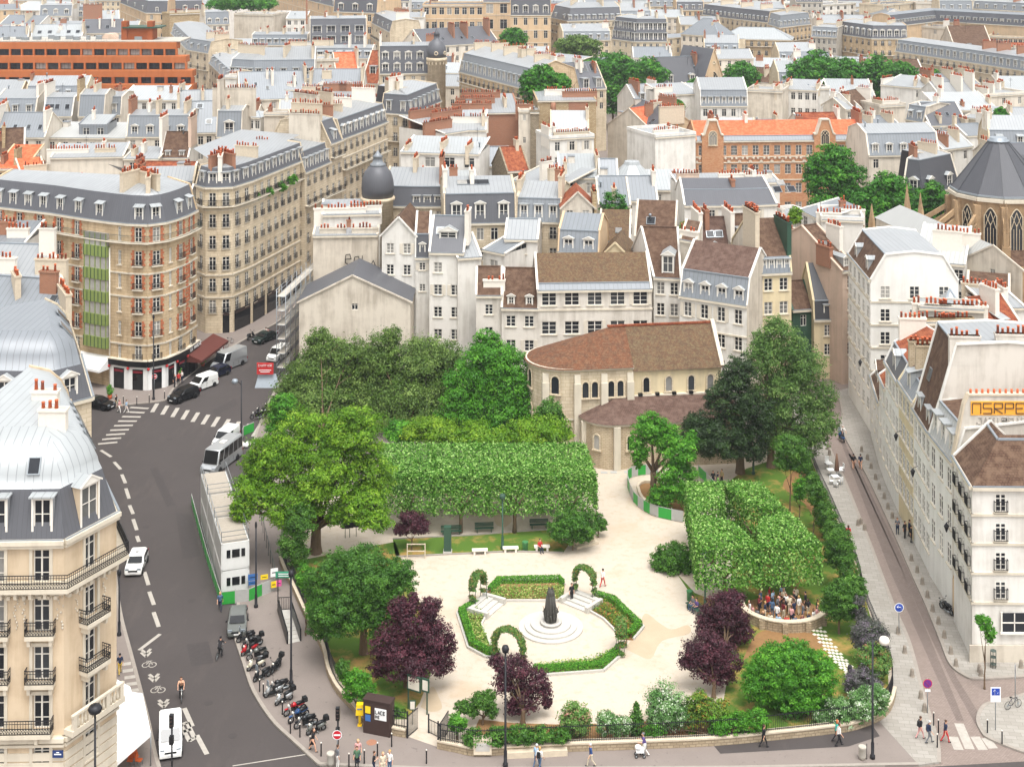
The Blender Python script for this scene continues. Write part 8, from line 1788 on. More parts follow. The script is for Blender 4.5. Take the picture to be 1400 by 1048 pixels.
def street_things():
 flat('hgreen2','3f7a4a',.5);flat('yelbox','f0c81c',.45);flat('kiosk','3a2a26',.6);flat('oran','c05a24',.7);flat('canvas','f0efec',.8,var=.03)
 lamp_post('tall dark lamp post behind the second motorbike',398,935,9.2,.13,0,'iron','iron',.25)
 lamp_post('tall slender lamp post on the quay before the small purple plum',691,1047,8.8,.14,0,'iron','iron',.3)
 lamp_post('tall dark lamp post with pale globe at the street corner',1193,1036,9.2,.14,.9,'iron','stackw',.42)
 lamp_post('tall dark lamp post by the hoarding posters at the minibus',330,616,8.6,.1,-.8,'iron','lead',.4)
 lamp_post('dark lamp post in front of the corner café',210,546,11,.13,0,'iron','iron',.15)
 lamp_post('lamp post on the pavement beside the corner house',163,868,5.5,.13,0,'iron','iron',.2)
 lamp_post('dark bell shaped lamp in front of the corner house',130,1160,9.6,.13,0,'iron','iron',.5)
 lamp_post('thin grey post at the front of site posters',350,830,7.6,.1,0,'iron','iron',.12)
 def signal(label,px,py,h,z=.13):
  root=thing('traffic_light',label,'traffic light',U(px,py,z));b=MB();b.tube([(0,0,0),(0,0,h)],.07,0,8);b.build('pole',['iron'],root)
  for zc in (h-.35,h-1.75):b=MB();b.box((0,-.12,zc),(.3,.3,.95 if zc>h-1 else .6),0);[b.lathe([(.0,0),(.09,0),(.09,.05)],(0,-.28,zc+dz),1,8) for dz in (-.28,0,.28) if zc>h-1];b.build('signal_head',['black','kiosk'],root)
  return root
 signal('traffic light beside the no entry sign',462,1040,4.1);signal('traffic light standing in front of the white delivery van',235,1100,6.6)
 sign_post('red no entry sign under the quay traffic light',461,1043,2.6,'o','wrw',glyph='bar',size=.75,face=0);sign_post('blue round turn arrow sign on the pale pavement',1229,867,2.9,'o','wbw',glyph='turn',size=.85);sign_post('purple and red no parking sign by the setts',1268,974,2.8,'o','rpw',glyph='slash',size=.75);sign_post('blue pedestrian zone panel on the corner island',1361,997,3.3,'q','wbw',glyph='up',size=.9);sign_post('red edged sign turned sideways at the right edge',1388,957,3.0,'o','rww',face=70,glyph='bar',size=.75);sign_post('no entry sign on a dark pole outside the corner café',211,545,3.4,'o','wrw',glyph='bar',size=.75,face=20)
 root=thing('post_box','bright yellow post box on a slim stand by the gate','post box',U(492,991,.14));b=MB();b.tube([(0,0,0),(0,0,.95)],.11,0,8);b.box((0,0,.04),(.35,.35,.08));b.build('stand',['yelbox'],root);b=MB();b.box((0,0,1.35),(.62,.5,.85),0,0,(.85,.85));b.box((0,-.26,1.45),(.4,.02,.08),1);b.build('box',['yelbox','bluep'],root)
 root=thing('kiosk','dark brown street cabinet with black and white poster by the gate','cabinet',U(518,1000,.14),R(-18));b=MB();b.box((0,0,1.3),(2.3,.9,2.6),0);b.box((0,0,2.66),(2.4,1.0,.12),0);b.build('cabinet',['kiosk'],root)
 b=MB();b.box((.35,-.47,1.7),(1.0,.03,.9),0);b.box((-.75,-.47,1.9),(.45,.03,.55),2);b.box((-.75,-.47,1.25),(.45,.03,.5),3);strokes(b,[GL[q] for q in 'LACE'],Vector((-.08,-.5,1.72)),Vector((1,0,0)),.15,.26,.07,.05,1,Vector((0,0,0)));strokes(b,[GL[q] for q in 'DE'],Vector((-.08,-.5,1.38)),Vector((1,0,0)),.13,.2,.07,.05,1,Vector((0,0,0)));b.build('poster',['white','black','yel','bluep'],root)
 root=thing('information_board','tall green park notice board with map beside the gate','notice board',U(571,972,.15),R(-28));b=MB()
 for x in (-.9,.9):b.box((x,0,1.4),(.09,.09,2.8))
 b.build('post',['greend'],root);b=MB();b.box((-.35,0,2.2),(1.3,.1,1.25),0);b.box((-.35,-.06,2.2),(1.05,.02,.95),1);b.box((.75,0,2.35),(.7,.1,1.1),0);b.box((.75,-.06,2.35),(.5,.02,.8),1);b.build('board',['greend','band'],root)
 b=MB();b.box((0,0,.8),(.06,.06,1.6));b.box((0,-.04,1.6),(.5,.06,.8),1);b.box((0,-.08,1.6),(.36,.02,.6),2);b.build('rules_panel',['greend','greend','band'],None,U(564,990,.15),label='small green rules panel left of the open gate',category='notice panel')
 def gate(label,a,e,h=1.7):
  a,e=U(*a,.14),U(*e,.14);b=MB();rail(b,[(0,0,0),tuple(e-a)],h,0,.14,.035);b.bar((0,0,0),(0,0,h+.4),.12,.12,0);b.build('park_gate',['iron'],None,a,label=label,category='gate')
 gate('open iron gate leaf on the left of the entrance',(557,1008),(571,996));gate('open iron gate leaf on the right of the entrance',(599,1022),(613,1000));gate('low iron barrier panel inside the entrance',(586,1001),(598,1007),1.1)
 gate('short iron railing between the gate and the brown cabinet',(533,1001),(556,1007),1.5);gate('short iron railing between the right gate leaf and the quay wall',(602,1023),(626,1027),1.5)
 b=MB();b.box((0,0,.75),(1.4,.9,1.1),0,0,(1,.6));b.box((0,-.4,.75),(1.1,.05,.6),1);b.build('stone_tablet',['stack','stst'],None,U(660,1030,.14),label='sloping stone tablet set on the quay wall',category='tablet')
 root=thing('stair_entrance','underground stair entrance with dark railings and green sign','stair entrance',U(396,868,.14));P=[U(x,y,.14)-U(396,868,.14) for x,y in ((380,834),(397,833),(411,876),(393,880))]
 b=MB();b.prism(ccw([(p.x,p.y) for p in P]),0,.03,0);b.build('stair_floor',['stst'],root)
 b=MB()
 for k in range(6):q=P[0].lerp(P[3],.3+k*.12);e=P[1].lerp(P[2],.3+k*.12);b.bar(q+Vector((0,0,.05)),e+Vector((0,0,.05)),.06,.02,0)
 b.build('step_edges',['gr'],root)
 for a,e in ((P[0],P[3]),(P[1],P[2])):b=MB();b.bar(a+Vector((0,0,.55)),e+Vector((0,0,.55)),.12,1.1,0);b.build('parapet',['black'],root)
 b=MB();rail(b,[P[0],P[1]],1.2,0,.15,.03);b.build('railing',['iron'],root)
 b=MB()
 for q in (P[0],P[1]):b.tube([q,q+Vector((0,0,3.6))],.05,0,6)
 m=(P[0]+P[1])/2;b.box((m.x,m.y-.05,3.35),(1.6,.12,.55),1);[b.box((m.x,m.y-.12,3.35+dz),(1.1-.3*abs(dz),.02,.07),2) for dz in (-.1,.1)];b.build('sign',['iron','signgreen','white'],root)
 z=3.3;b=MB();A=[(-31.6,100.6,3.9),(-29.9,112.6,3.9),(-27.6,111.6,3.1),(-27.0,104.6,3.0),(-28.8,99.6,3.0)]
 top=[AT(160,928,112.3),AT(178,938,111.6),AT(180,945,111),AT(195,947,110.6),AT(206,1000,106.6),AT(120,1075,101.5),AT(148,1000,104.5)]
 b.face([tuple(p) for p in top],0);b.face([tuple(p-Vector((0,0,.06))) for p in reversed(top)],0)
 for p,q in ((top[3],top[4]),(top[4],top[5]),(top[1],top[2]),(top[2],top[3])):b.face([tuple(p),tuple(q),tuple(q-Vector((0,0,.35))),tuple(p-Vector((0,0,.35)))],0)
 root=thing('canopy','large white canvas café canopy beside the sandstone corner house','canopy',(0,0,0));b.build('canvas',['canvas'],root);b=MB()
 for p in (top[3],top[4],top[5]):b.tube([tuple(p),(p.x,p.y,.13)],.05,0,6)
 b.build('posts',['metal'],root)
 for k,(x,y) in enumerate(((178,1046),(185,1040),(190,1046))):chair('orange brown café chair under the canopy edge, '+('left','middle','right')[k],U(x,y,.13),k*40,'oran')
 for k,(x,y) in enumerate(((1133,641),(1136,650),(1142,659),(1147,650))):
  root=thing('café_table' if False else 'cafe_table','white square café table on the pale pavement, '+('farthest','second','nearest','beside the parasol')[k],'table',U(x,y,.13),R(12),'white café tables');b=MB();b.box((0,0,.73),(.8,.8,.05));b.build('table_top',['white'],root);b=MB();b.tube([(0,0,0),(0,0,.72)],.04,0,6);b.box((0,0,.03),(.45,.45,.05));b.build('pedestal',['metal'],root)
 for k,(x,y) in enumerate(((1131,635),(1137,662),(1143,666),(1149,662),(1151,644))):chair('white café chair on the pale pavement, '+('behind the farthest table','left of the nearest table','in front of the nearest table','right of the nearest table','against the parasol')[k],U(x,y,.13),k*70,'white')
 b=MB();b.tube([(0,0,0),(0,0,2.7)],.04,1,6);b.lathe([(.06,2.75),(.16,2.2),(.3,.8),(.22,.75)],(0,0,0),0,8);b.lathe([(.3,0),(.3,.1),(.0,.12)],(0,0,0),1,10);b.build('parasol',['awnc','metal'],None,U(1144,652,.13),label='folded brown parasol standing by the white café tables',category='parasol')
 for lab,x,y,X in (('black wall lantern on the ochre street house',1225,598,41.6),('black wall lantern on the cream street house',1248,647,41.2),('black wall lantern on the white street house',1294,722,40.9),('black wall lantern low on the tall white corner house',1176,497,44.6)):
  Y=X*FP/(x-700);p=AT(x,y,Y);b=MB();b.tube([(1.0,0,.6),(.5,0,.75),(0,0,.55)],.03,0,5);b.lathe([(.05,-.35),(.24,.2),(.28,.22),(.1,.45),(.03,.55)],(0,0,0),0,6,False);b.build('wall_lantern',['iron'],None,p,label=lab,category='lantern')
 b=MB()
 for k in range(6):a=k*1.047;b.tube([(.25*math.cos(a),.25*math.sin(a),0),(.25*math.cos(a),.25*math.sin(a),1.5)],.02,0,4)
 for z in (.3,.9,1.45):b.lathe([(.26,z),(.26,z+.04)],(0,0,0),0,10)
 b.build('tree_guard',['irong'],None,U(1358,912,.13),label='wire guard round the young bending street tree',category='guard')
 p=U(875,1034,.14);root=thing('pushchair','small white pushchair pushed along the quay','pushchair',p,R(180));b=MB();b.box((0,0,.55),(.6,.4,.3),0,0,(1.1,1));b.lathe([(.28,0),(.22,.2),(.05,.28)],(.15,0,.68),0,8);b.build('seat',['white'],root);w=cached('pw',lambda:torus_wheel(.11,.025,6))
 for x in (-.3,.3):
  for s in (-1,1):link('wheel',w,root,(x,s*.22,.135))
 b=MB();b.bar((-.3,-.2,.15),(-.5,-.2,1.0),.03,.03,0);b.bar((-.3,.2,.15),(-.5,.2,1.0),.03,.03,0);b.bar((-.5,-.2,1.0),(-.5,.2,1.0),.03,.03,0);b.build('handle',['metal'],root)
 for lab,x,y,s in (('leafy potted plant left of the corner café door',150,545,.9),('potted shrub at the end of the brown café awning',277,500,1.0),('potted shrub beside the café terrace tables',244,520,.8)):
  p=U(x,y,.13);root=thing('potted_plant',lab,'plant',p);b=MB();b.lathe([(.26,0),(.34,.55),(.3,.56)],(0,0,0),0,10);b.build('pot',['pot'],root);C,N_,T=blob_leaves([(0,0,1.1,.5*s,.5*s,.8*s)],.16,.8,.4);link('foliage',leaf_mesh('foliage',['f_fresh'],C,N_,.16,T),root)
 for lab,x,y in (('grey litter bag stand beside the corner lamp post',1179,1037),('grey litter bag stand by the no entry sign',452,1046)):
  b=MB();b.lathe([(.22,0),(.3,.3),(.26,.8),(.32,.9),(.3,1.0)],(0,0,0),0,10);b.tube([(.34,0,0),(.34,0,1.2)],.03,1,5);b.build('litter_bag',['gr','iron'],None,U(x,y,.14),label=lab,category='bin')
def chair(label,p,rz,mat):
 root=thing('cafe_chair',label,'chair',p,R(rz),'café chairs');b=MB();b.box((0,0,.45),(.44,.44,.05));b.build('seat',[mat],root);b=MB();b.box((0,.21,.72),(.44,.05,.45));b.build('backrest',[mat],root)
 for x in (-.19,.19):
  for y in (-.19,.19):b=MB();b.box((x,y,.22),(.04,.04,.44));b.build('leg',['metal'],root)
def things():
 flat('signgreen','2f8a6a',.5);flat('awnc','7a5c4a',.8);flat('hgreen2','3f7a4a',.5)
 cabins();garden();bollards();street_things();vehicles();people()
POSES={}
def pose_skeleton(kind):
 V3=Vector;C=[]
 def cap(a,b,ra,rb,m):C.append((V3(a),V3(b),ra,rb,m))
 seat=kind in ('sit','cycle');hz=.93 if not seat else (.48 if kind=='sit' else .98)
 lean={'walk':.03,'walk2':.04,'stand':0,'sit':.03,'cycle':.28,'look':.02,'push':.1}[kind]
 hip=V3((0,0,hz));sh=hip+V3((0,-lean,.50));nk=sh+V3((0,-.01,.07));hd=nk+V3((0,-.03,.15))
 cap(hip+V3((-.07,0,-.02)),hip+V3((.07,0,-.02)),.125,.125,2)
 cap(hip+V3((0,0,.03)),hip+V3((0,-lean*.3,.2)),.135,.125,1);cap(hip+V3((-.04,-lean*.4,.22)),sh+V3((-.07,0,-.1)),.115,.115,1);cap(hip+V3((.04,-lean*.4,.22)),sh+V3((.07,0,-.1)),.115,.115,1)
 cap(sh+V3((-.15,0,-.02)),sh+V3((.15,0,-.02)),.07,.07,1);cap(sh,nk+V3((0,0,.02)),.06,.052,0)
 cap(nk+V3((0,-.03,.07)),hd+V3((0,0,.03)),.075,.09,0);cap(hd+V3((0,.02,.03)),hd+V3((0,.015,.02)),.1,.1,0)
 cap(hd+V3((0,-.09,.0)),hd+V3((0,-.115,-.02)),.018,.02,0)
 for s in (-1,1):cap(hd+V3((s*.095,.01,0)),hd+V3((s*.1,.015,-.03)),.022,.016,0)
 legs={'walk':((.24,-.12,0),(-.3,.16,.07)),'walk2':((-.26,.14,.06),(.26,-.14,0)),'stand':((.02,0,0),(-.03,0,0)),'look':((.05,0,0),(-.06,0,0)),'push':((.2,0,0),(-.28,.1,.06))}
 hands=[]
 for k,s in enumerate((-1,1)):
  h0=hip+V3((s*.09,0,-.04))
  if kind=='sit':kn=h0+V3((s*.03,-.43,.04));an=kn+V3((0,-.05,-.41))
  elif kind=='cycle':
   kn=h0+V3((s*.02,-.33,-.2 if s>0 else -.33));an=kn+V3((0,.08,-.36 if s>0 else -.42))
  else:
   f,_,lift=legs[kind][k];an=V3((s*.09,-f*1.1,.09+lift));kn=h0.lerp(an,.5)+V3((0,-.05-(.06 if lift else 0),.02))
  cap(h0,kn,.095,.065,2);cap(kn,an,.062,.042,2);toe=an+V3((s*.02,-.15,-.045));cap(an+V3((0,.04,-.035)),toe,.046,.036,3)
  s0=sh+V3((s*.2,0,-.03))
  if kind=='cycle':el=s0+V3((s*.06,-.2,-.2));wr=s0+V3((s*.04,-.44,-.33))
  elif kind=='sit':el=s0+V3((s*.05,-.04,-.29));wr=el+V3((-s*.1,-.22,-.03))
  elif kind=='look':el=s0+V3((s*.05,.0,-.29));wr=el+V3((-s*.12,-.2,.12))
  elif kind=='push':el=s0+V3((s*.05,-.08,-.27));wr=el+V3((0,-.25,.0))
  else:
   sw=legs[kind][1-k][0]*.55;el=s0+V3((s*.05,-sw*.35+.03,-.29));wr=el+V3((s*.0,-sw*.8-.06,-.24))
  cap(s0,el,.055,.043,1 if True else 0);cap(el,wr,.042,.028,0)
  d=(wr-el).normalized();pm=wr+d*.085;cap(wr,pm,.03,.036,0);hands.append((pm,d,s))
 return C,hands,hd
def pose_mesh(kind):
 def mk():
  C,hands,hd=pose_skeleton(kind);b=MB()
  for a,c,ra,rb,m in C:
   d=c-a;L=max(d.length,1e-4);d=d/L if d.length>1e-4 else Vector((0,0,1));n=5
   pts=[a-d*ra*math.cos(math.pi/2*i/n) for i in range(n)]+[a,c]+[c+d*rb*math.sin(math.pi/2*i/n) for i in range(1,n+1)]
   rs=[max(.003,ra*math.sin(math.pi/2*i/n)) for i in range(n)]+[ra,rb]+[max(.003,rb*math.cos(math.pi/2*i/n)) for i in range(1,n+1)]
   b.tube(pts,rs,0,10)
  me=bpy.data.meshes.new('tmp');me.from_pydata(b.v,[],b.f);o=bpy.data.objects.new('tmp',me);COL.objects.link(o)
  md=o.modifiers.new('r','REMESH');md.mode='VOXEL';md.voxel_size=.022;md.use_smooth_shade=True
  sm=o.modifiers.new('s','SMOOTH');sm.factor=.5;sm.iterations=3
  dg=bpy.context.evaluated_depsgraph_get();m2=bpy.data.meshes.new_from_object(o.evaluated_get(dg));bpy.data.objects.remove(o)
  V=[v.co.copy() for v in m2.vertices];F_=[list(p.vertices) for p in m2.polygons];A=np.array([[*a] for a,*_ in C]);Bv=np.array([[*c] for _,c,*_ in C]);RA=np.array([q[2] for q in C]);mats=[q[4] for q in C]
  out=MB();VV=np.array([[*v] for v in V]);FC=np.array([VV[f].mean(axis=0) for f in F_])
  D=Bv-A;t=np.clip(((FC[:,None]-A)*D).sum(2)/((D*D).sum(1)+1e-9),0,1);dist=np.linalg.norm(FC[:,None]-(A+t[...,None]*D),axis=2)-RA
  idx=dist.argmin(1)
  for f,i in zip(F_,idx):out.face([V[j] for j in f],mats[i],True)
  for pm,d,s in hands:
   side=d.cross(Vector((0,0,1)));side=side.normalized() if side.length>.1 else Vector((0,1,0));nrm=side.cross(d).normalized()
   for q in range(4):
    p0=pm+side*(q-1.5)*.017+d*.015;L=(.06,.072,.068,.052)[q];out.tube([p0,p0+d*L*.55-nrm*.008,p0+d*L*.85-nrm*.03],[.0095,.0085,.006],0,5)
   p0=pm-side*.03*s-d*.03;out.tube([p0,p0-side*.025*s+d*.03,p0-side*.02*s+d*.06],[.011,.009,.007],0,5)
  for s in (-1,1):out.box((hd.x+s*.034,hd.y-.083,hd.z+.02),(.022,.012,.012),4)
  out.box((hd.x,hd.y-.092,hd.z-.062),(.045,.01,.01),5)
  bpy.data.meshes.remove(m2)
  hr=MB();hr.lathe([(.088,-.02),(.108,.03),(.1,.085),(.06,.125),(.005,.14)],(hd.x,hd.y+.03,hd.z),0,10)
  lg=MB();lg.lathe([(.05,-.26),(.095,-.12),(.108,.03),(.1,.085),(.06,.125),(.005,.14)],(hd.x,hd.y+.042,hd.z),0,10,sy=.8)
  bag=MB();C0=Vector((hd.x,hd.y+.2,hd.z-.45));bag.box(tuple(C0),(.3,.16,.42),0,0,(.8,.8));
  return out,hr,lg,bag
 if kind not in POSES:POSES[kind]=mk()
 return POSES[kind]
PCOL={'black':'1c1c20','white':'e4e0da','red':'b82a2a','blue':'2c4a80','navy':'1f2a44','grey':'6a6c70','khaki':'a8946c','yellow':'c9a83c','pink':'d09a96','denim':'47607e','lblue':'9ab4cc','beige':'cdbfa6','purple':'5a4a80','green':'4a6a50','skin':'d3a184','skin2':'9a6a4c','brown':'4a3224','blond':'b4935c','grey2':'b8b8b8','maroon':'6a2028','orange':'b8622c','teal':'3ab0a0'}
def pm(c):return flat('cloth_'+c,PCOL[c],.8,var=.1)
def person(label,px,py,kind,face,top,legs,hair='brown',skin='skin',shoes='black',group=None,z=.14,long=False,bag=None,cat='person',world=None,skirt=None,sc_=1.0,hat=None):
 p=Vector(world) if world else U(px,py,z)
 key=('pm',kind,top,legs,skin,shoes)
 def mk():
  out=pose_mesh(kind)[0];return out.mesh('body',[pm(skin),pm(top),pm(legs),pm(shoes),M('black'),pm('maroon')])
 o=link('person',cached(key,mk),None,p,R(face),label=label,category='person',group=group)
 if sc_!=1:o.scale=(sc_,)*3
 _,hr,lg,bg=pose_mesh(kind)
 link('hair',cached(('hair',kind,hair,long),lambda:(lg if long else hr).mesh('hair',[pm(hair)])),o)
 if skirt:link('skirt',cached(('skirt',skirt),lambda:(lambda b:(b.lathe([(.15,.35),(.15,.3),(.24,0)],(0,0,.62),0,12,sy=.8),b.mesh('skirt',[pm(skirt)]))[1])(MB())),o)
 if bag:
  r=link('backpack',cached(('bag',kind,bag),lambda:bg.mesh('backpack',[pm(bag)])),None,p,R(face),label=bag+' backpack worn by the '+label.split(' with')[0][:60],category='backpack')
  if sc_!=1:r.scale=(sc_,)*3
 return o
def people():
 Q=person
 Q('man in dark top and yellow shorts crossing striped pavement by the corner house',164,921,'walk',200,'navy','yellow','black',z=.14)
 Q('woman in pink top walking across the zebra with two others',163,564,'walk',70,'pink','white','brown',z=0,long=True)
 Q('dark dressed walker at the kerb end of the zebra',158.5,557,'walk2',70,'black','green','black',z=0)
 Q('person in pale blue shirt and white trousers on the zebra',172.5,564.5,'walk2',80,'lblue','white','brown',z=0)
 Q('man in red top standing by the black car at the café',244,526,'stand',20,'red','black','black')
 Q('man in white shirt standing behind the man in red',249,523,'look',-40,'white','navy','black')
 Q('woman in dark clothes with white bag outside the café',238.5,529,'stand',60,'black','black','brown',long=True)
 Q('walker in white beside the dark car far up the street',363.5,463,'walk',180,'white','beige','brown',z=0)
 Q('walker in pink beside the dark car far up the street',366,464,'walk2',180,'pink','beige','brown',z=0)
 Q('woman in blue with pale bag stepping round the green hoarding corner',301,834,'walk2',10,'denim','navy','blond',z=0)
 Q('woman in a short black dress walking past the last motorbike',428,1026,'walk',80,'black','skin','brown',long=True,skirt='black')
 Q('man in grey shirt and white shorts waiting under the no entry sign',461.5,1049,'stand',120,'grey','white','brown')
 Q('man in grey green shirt among the bollards',488,1051,'stand',0,'green','black','brown')
 Q('woman just behind the man in grey green shirt',489.5,1041,'stand',10,'pink','denim','blond',long=True)
 Q('woman in black by the gate bollards facing her friends',511,1058,'look',90,'black','navy','brown')
 Q('blond woman in pale dress at the bottom edge',523.5,1059,'stand',20,'beige','beige','blond',long=True)
 Q('woman in white top at the bottom edge right of the blond woman',533,1056,'stand',-30,'white','denim','blond')
 Q('older man in pale blue shirt near the lamp post on the quay',733.5,1048,'walk',150,'lblue','denim','grey2')
 Q('woman in white carrying a black bag beside the older man',737.5,1052,'walk2',150,'white','denim','blond',bag='black',long=True)
 Q('man in blue polo and beige trousers strolling on the quay',808,1047,'walk',-80,'blue','beige','grey2')
 Q('man in purple shirt and white shorts pushing a pushchair on the quay',881.5,1032,'push',-90,'purple','white','grey')
 Q('man in black suit walking on the dark pavement patch',1044,1021,'walk',110,'black','black','brown')
 Q('woman in turquoise top walking beside the woman in white shorts',1144,1014,'walk',100,'teal','black','orange',long=True)
 Q('woman in white top and dark shorts beside the turquoise top',1146.5,1019,'walk2',100,'white','black','brown',skin='skin')
 Q('walker with black backpack by the kerb bollards at lower right',1258,1009,'walk',110,'black','pink','brown',bag='black',z=.14)
 Q('walker in navy and grey trousers bent forward at lower right',1270,1015,'walk2',95,'navy','grey','grey2',bag='navy',z=.14)
 Q('walker carrying a bright red bag across the setts',1292.5,1014,'walk',100,'navy','red','brown',z=.0)
 Q('woman in red dress with dark bag on the pale pavement',1160,741,'walk',170,'red','pink','brown',long=True,bag='black')
 Q('two strollers on the setts, the one at left in black shirt',1167,640.5,'walk',175,'black','skin','black',z=0)
 Q('two strollers on the setts, the one at right in navy',1176.5,641,'walk2',170,'navy','skin','black',z=0)
 Q('person in grey with backpack standing on the pavement by the shop doors',1227,730,'look',-20,'grey','navy','brown',bag='denim')
 Q('dark dressed person leaning at the shop doorway',1237,735,'stand',30,'black','black','black')
 Q('person in black closest to the dark red shopfront',1245.5,741,'stand',60,'black','black','black')
 Q('tall dark person behind the shop doorway pair',1243,733,'look',90,'navy','black','brown')
 Q('jogger in white and red leggings on the pale gravel',824,802,'walk',140,'white','red','black',z=.15)
 Q('man in black sitting on the garden steps',781.5,822,'stand',30,'black','black','black',z=.15)
 Q('three dark figures under the yew, the tall one at left',975,664,'stand',10,'black','black','black',z=.15)
 Q('three dark figures under the yew, the short one in the middle',981,663,'look',60,'navy','black','black',z=.15,sc_=.88)
 Q('three dark figures under the yew, the one at right in khaki',987,662,'stand',-50,'khaki','black','brown',z=.15)
 Q('reader in red and blue seated on the stone bench',738,753.5,'sit',25,'red','navy','black',z=.15)
 Q('person in purple seated on the green bench by the bin',953,836,'sit',-60,'purple','navy','black',z=.15)
 Q('person in grey seated on the green bench by the bin',948,832,'sit',-60,'grey','denim','black',z=.15)
 Q('figure by the feathery tree at the top of the street',1108,566,'stand',0,'black','black','black',z=.14)
 r=random.Random(9);c=U(1071,838,.15);tops=['white','black','red','navy','grey','lblue','maroon','pink','beige','denim'];spots=[]
 k=0
 for row,(rad,n) in enumerate(((2.75,14),(2.0,11),(1.25,8),(.5,5))):
  for i in range(n):
   a=R(185+175*i/(n-1)) if row<1 else 2*math.pi*i/n+row*.3
   x,y=c.x+rad*1.15*math.cos(a),c.y+rad*math.sin(a)*1.0
   tp=tops[(k*7+row*3) % len(tops)];sit=row==0
   person(tp+' topped member of the group gathered inside the circular stone wall',0,0,'sit' if sit else r.choice(('stand','look')),math.degrees(a)-90+(180 if sit else r.uniform(-60,60)),tp,r.choice(('black','denim','navy','beige')),r.choice(('black','brown','brown','blond')),skin=r.choice(('skin','skin','skin2')),world=(x,y,.16),long=r.random()<.4,group='crowd inside the circular wall, '+tp+' tops',sc_=r.uniform(.92,1.04));k+=1
def vmat(c):return {'w':flat('paint_white','e6e6e2',.25,var=.03,spec=.5),'k':flat('paint_black','16181c',.2,.1,.5,.05),'g':flat('paint_grey','70736f',.25,.4,.5,.05),'s':flat('paint_silver','b4b7b8',.25,.5,.5,.05),'n':flat('paint_navy','1f2438',.2,.2,.5,.05),'d':flat('paint_green','1e2e2c',.2,.2,.5,.05),'r':flat('paint_red','b01c24',.25,.1,.5,.05),'b':flat('paint_blue','2a4f80',.25,.1,.5,.05),'c':flat('paint_cream','d8d2bc',.3,.1,.5,.05)}[c]
def wheel_parts(root,x,y,r,w=.2,s=1):
 def mt():
  b=MB();b.lathe([(r*.62,-w/2),(r*.95,-w/2),(r,-w*.3),(r,w*.3),(r*.95,w/2),(r*.62,w/2)],(0,0,0),0,18);return b.mesh('tyre',['black'])
 def mr():
  b=MB();b.lathe([(0.0,w*.36),(r*.2,w*.4),(r*.24,w*.34),(r*.6,w*.36),(r*.63,w*.5),(r*.63,-w*.4)],(0,0,0),0,18)
  for k in range(5):a=k*1.257;b.bar((r*.15*math.cos(a),r*.15*math.sin(a),w*.4),(r*.58*math.cos(a),r*.58*math.sin(a),w*.42),r*.16,w*.1,0)
  return b.mesh('rim',['metal'])
 o=link('wheel',cached(('ty',r,w),mt),root,(x,y,r));o.rotation_euler=(R(90)*(-s),0,0)
 link('rim',cached(('ri',r,w),mr),o)
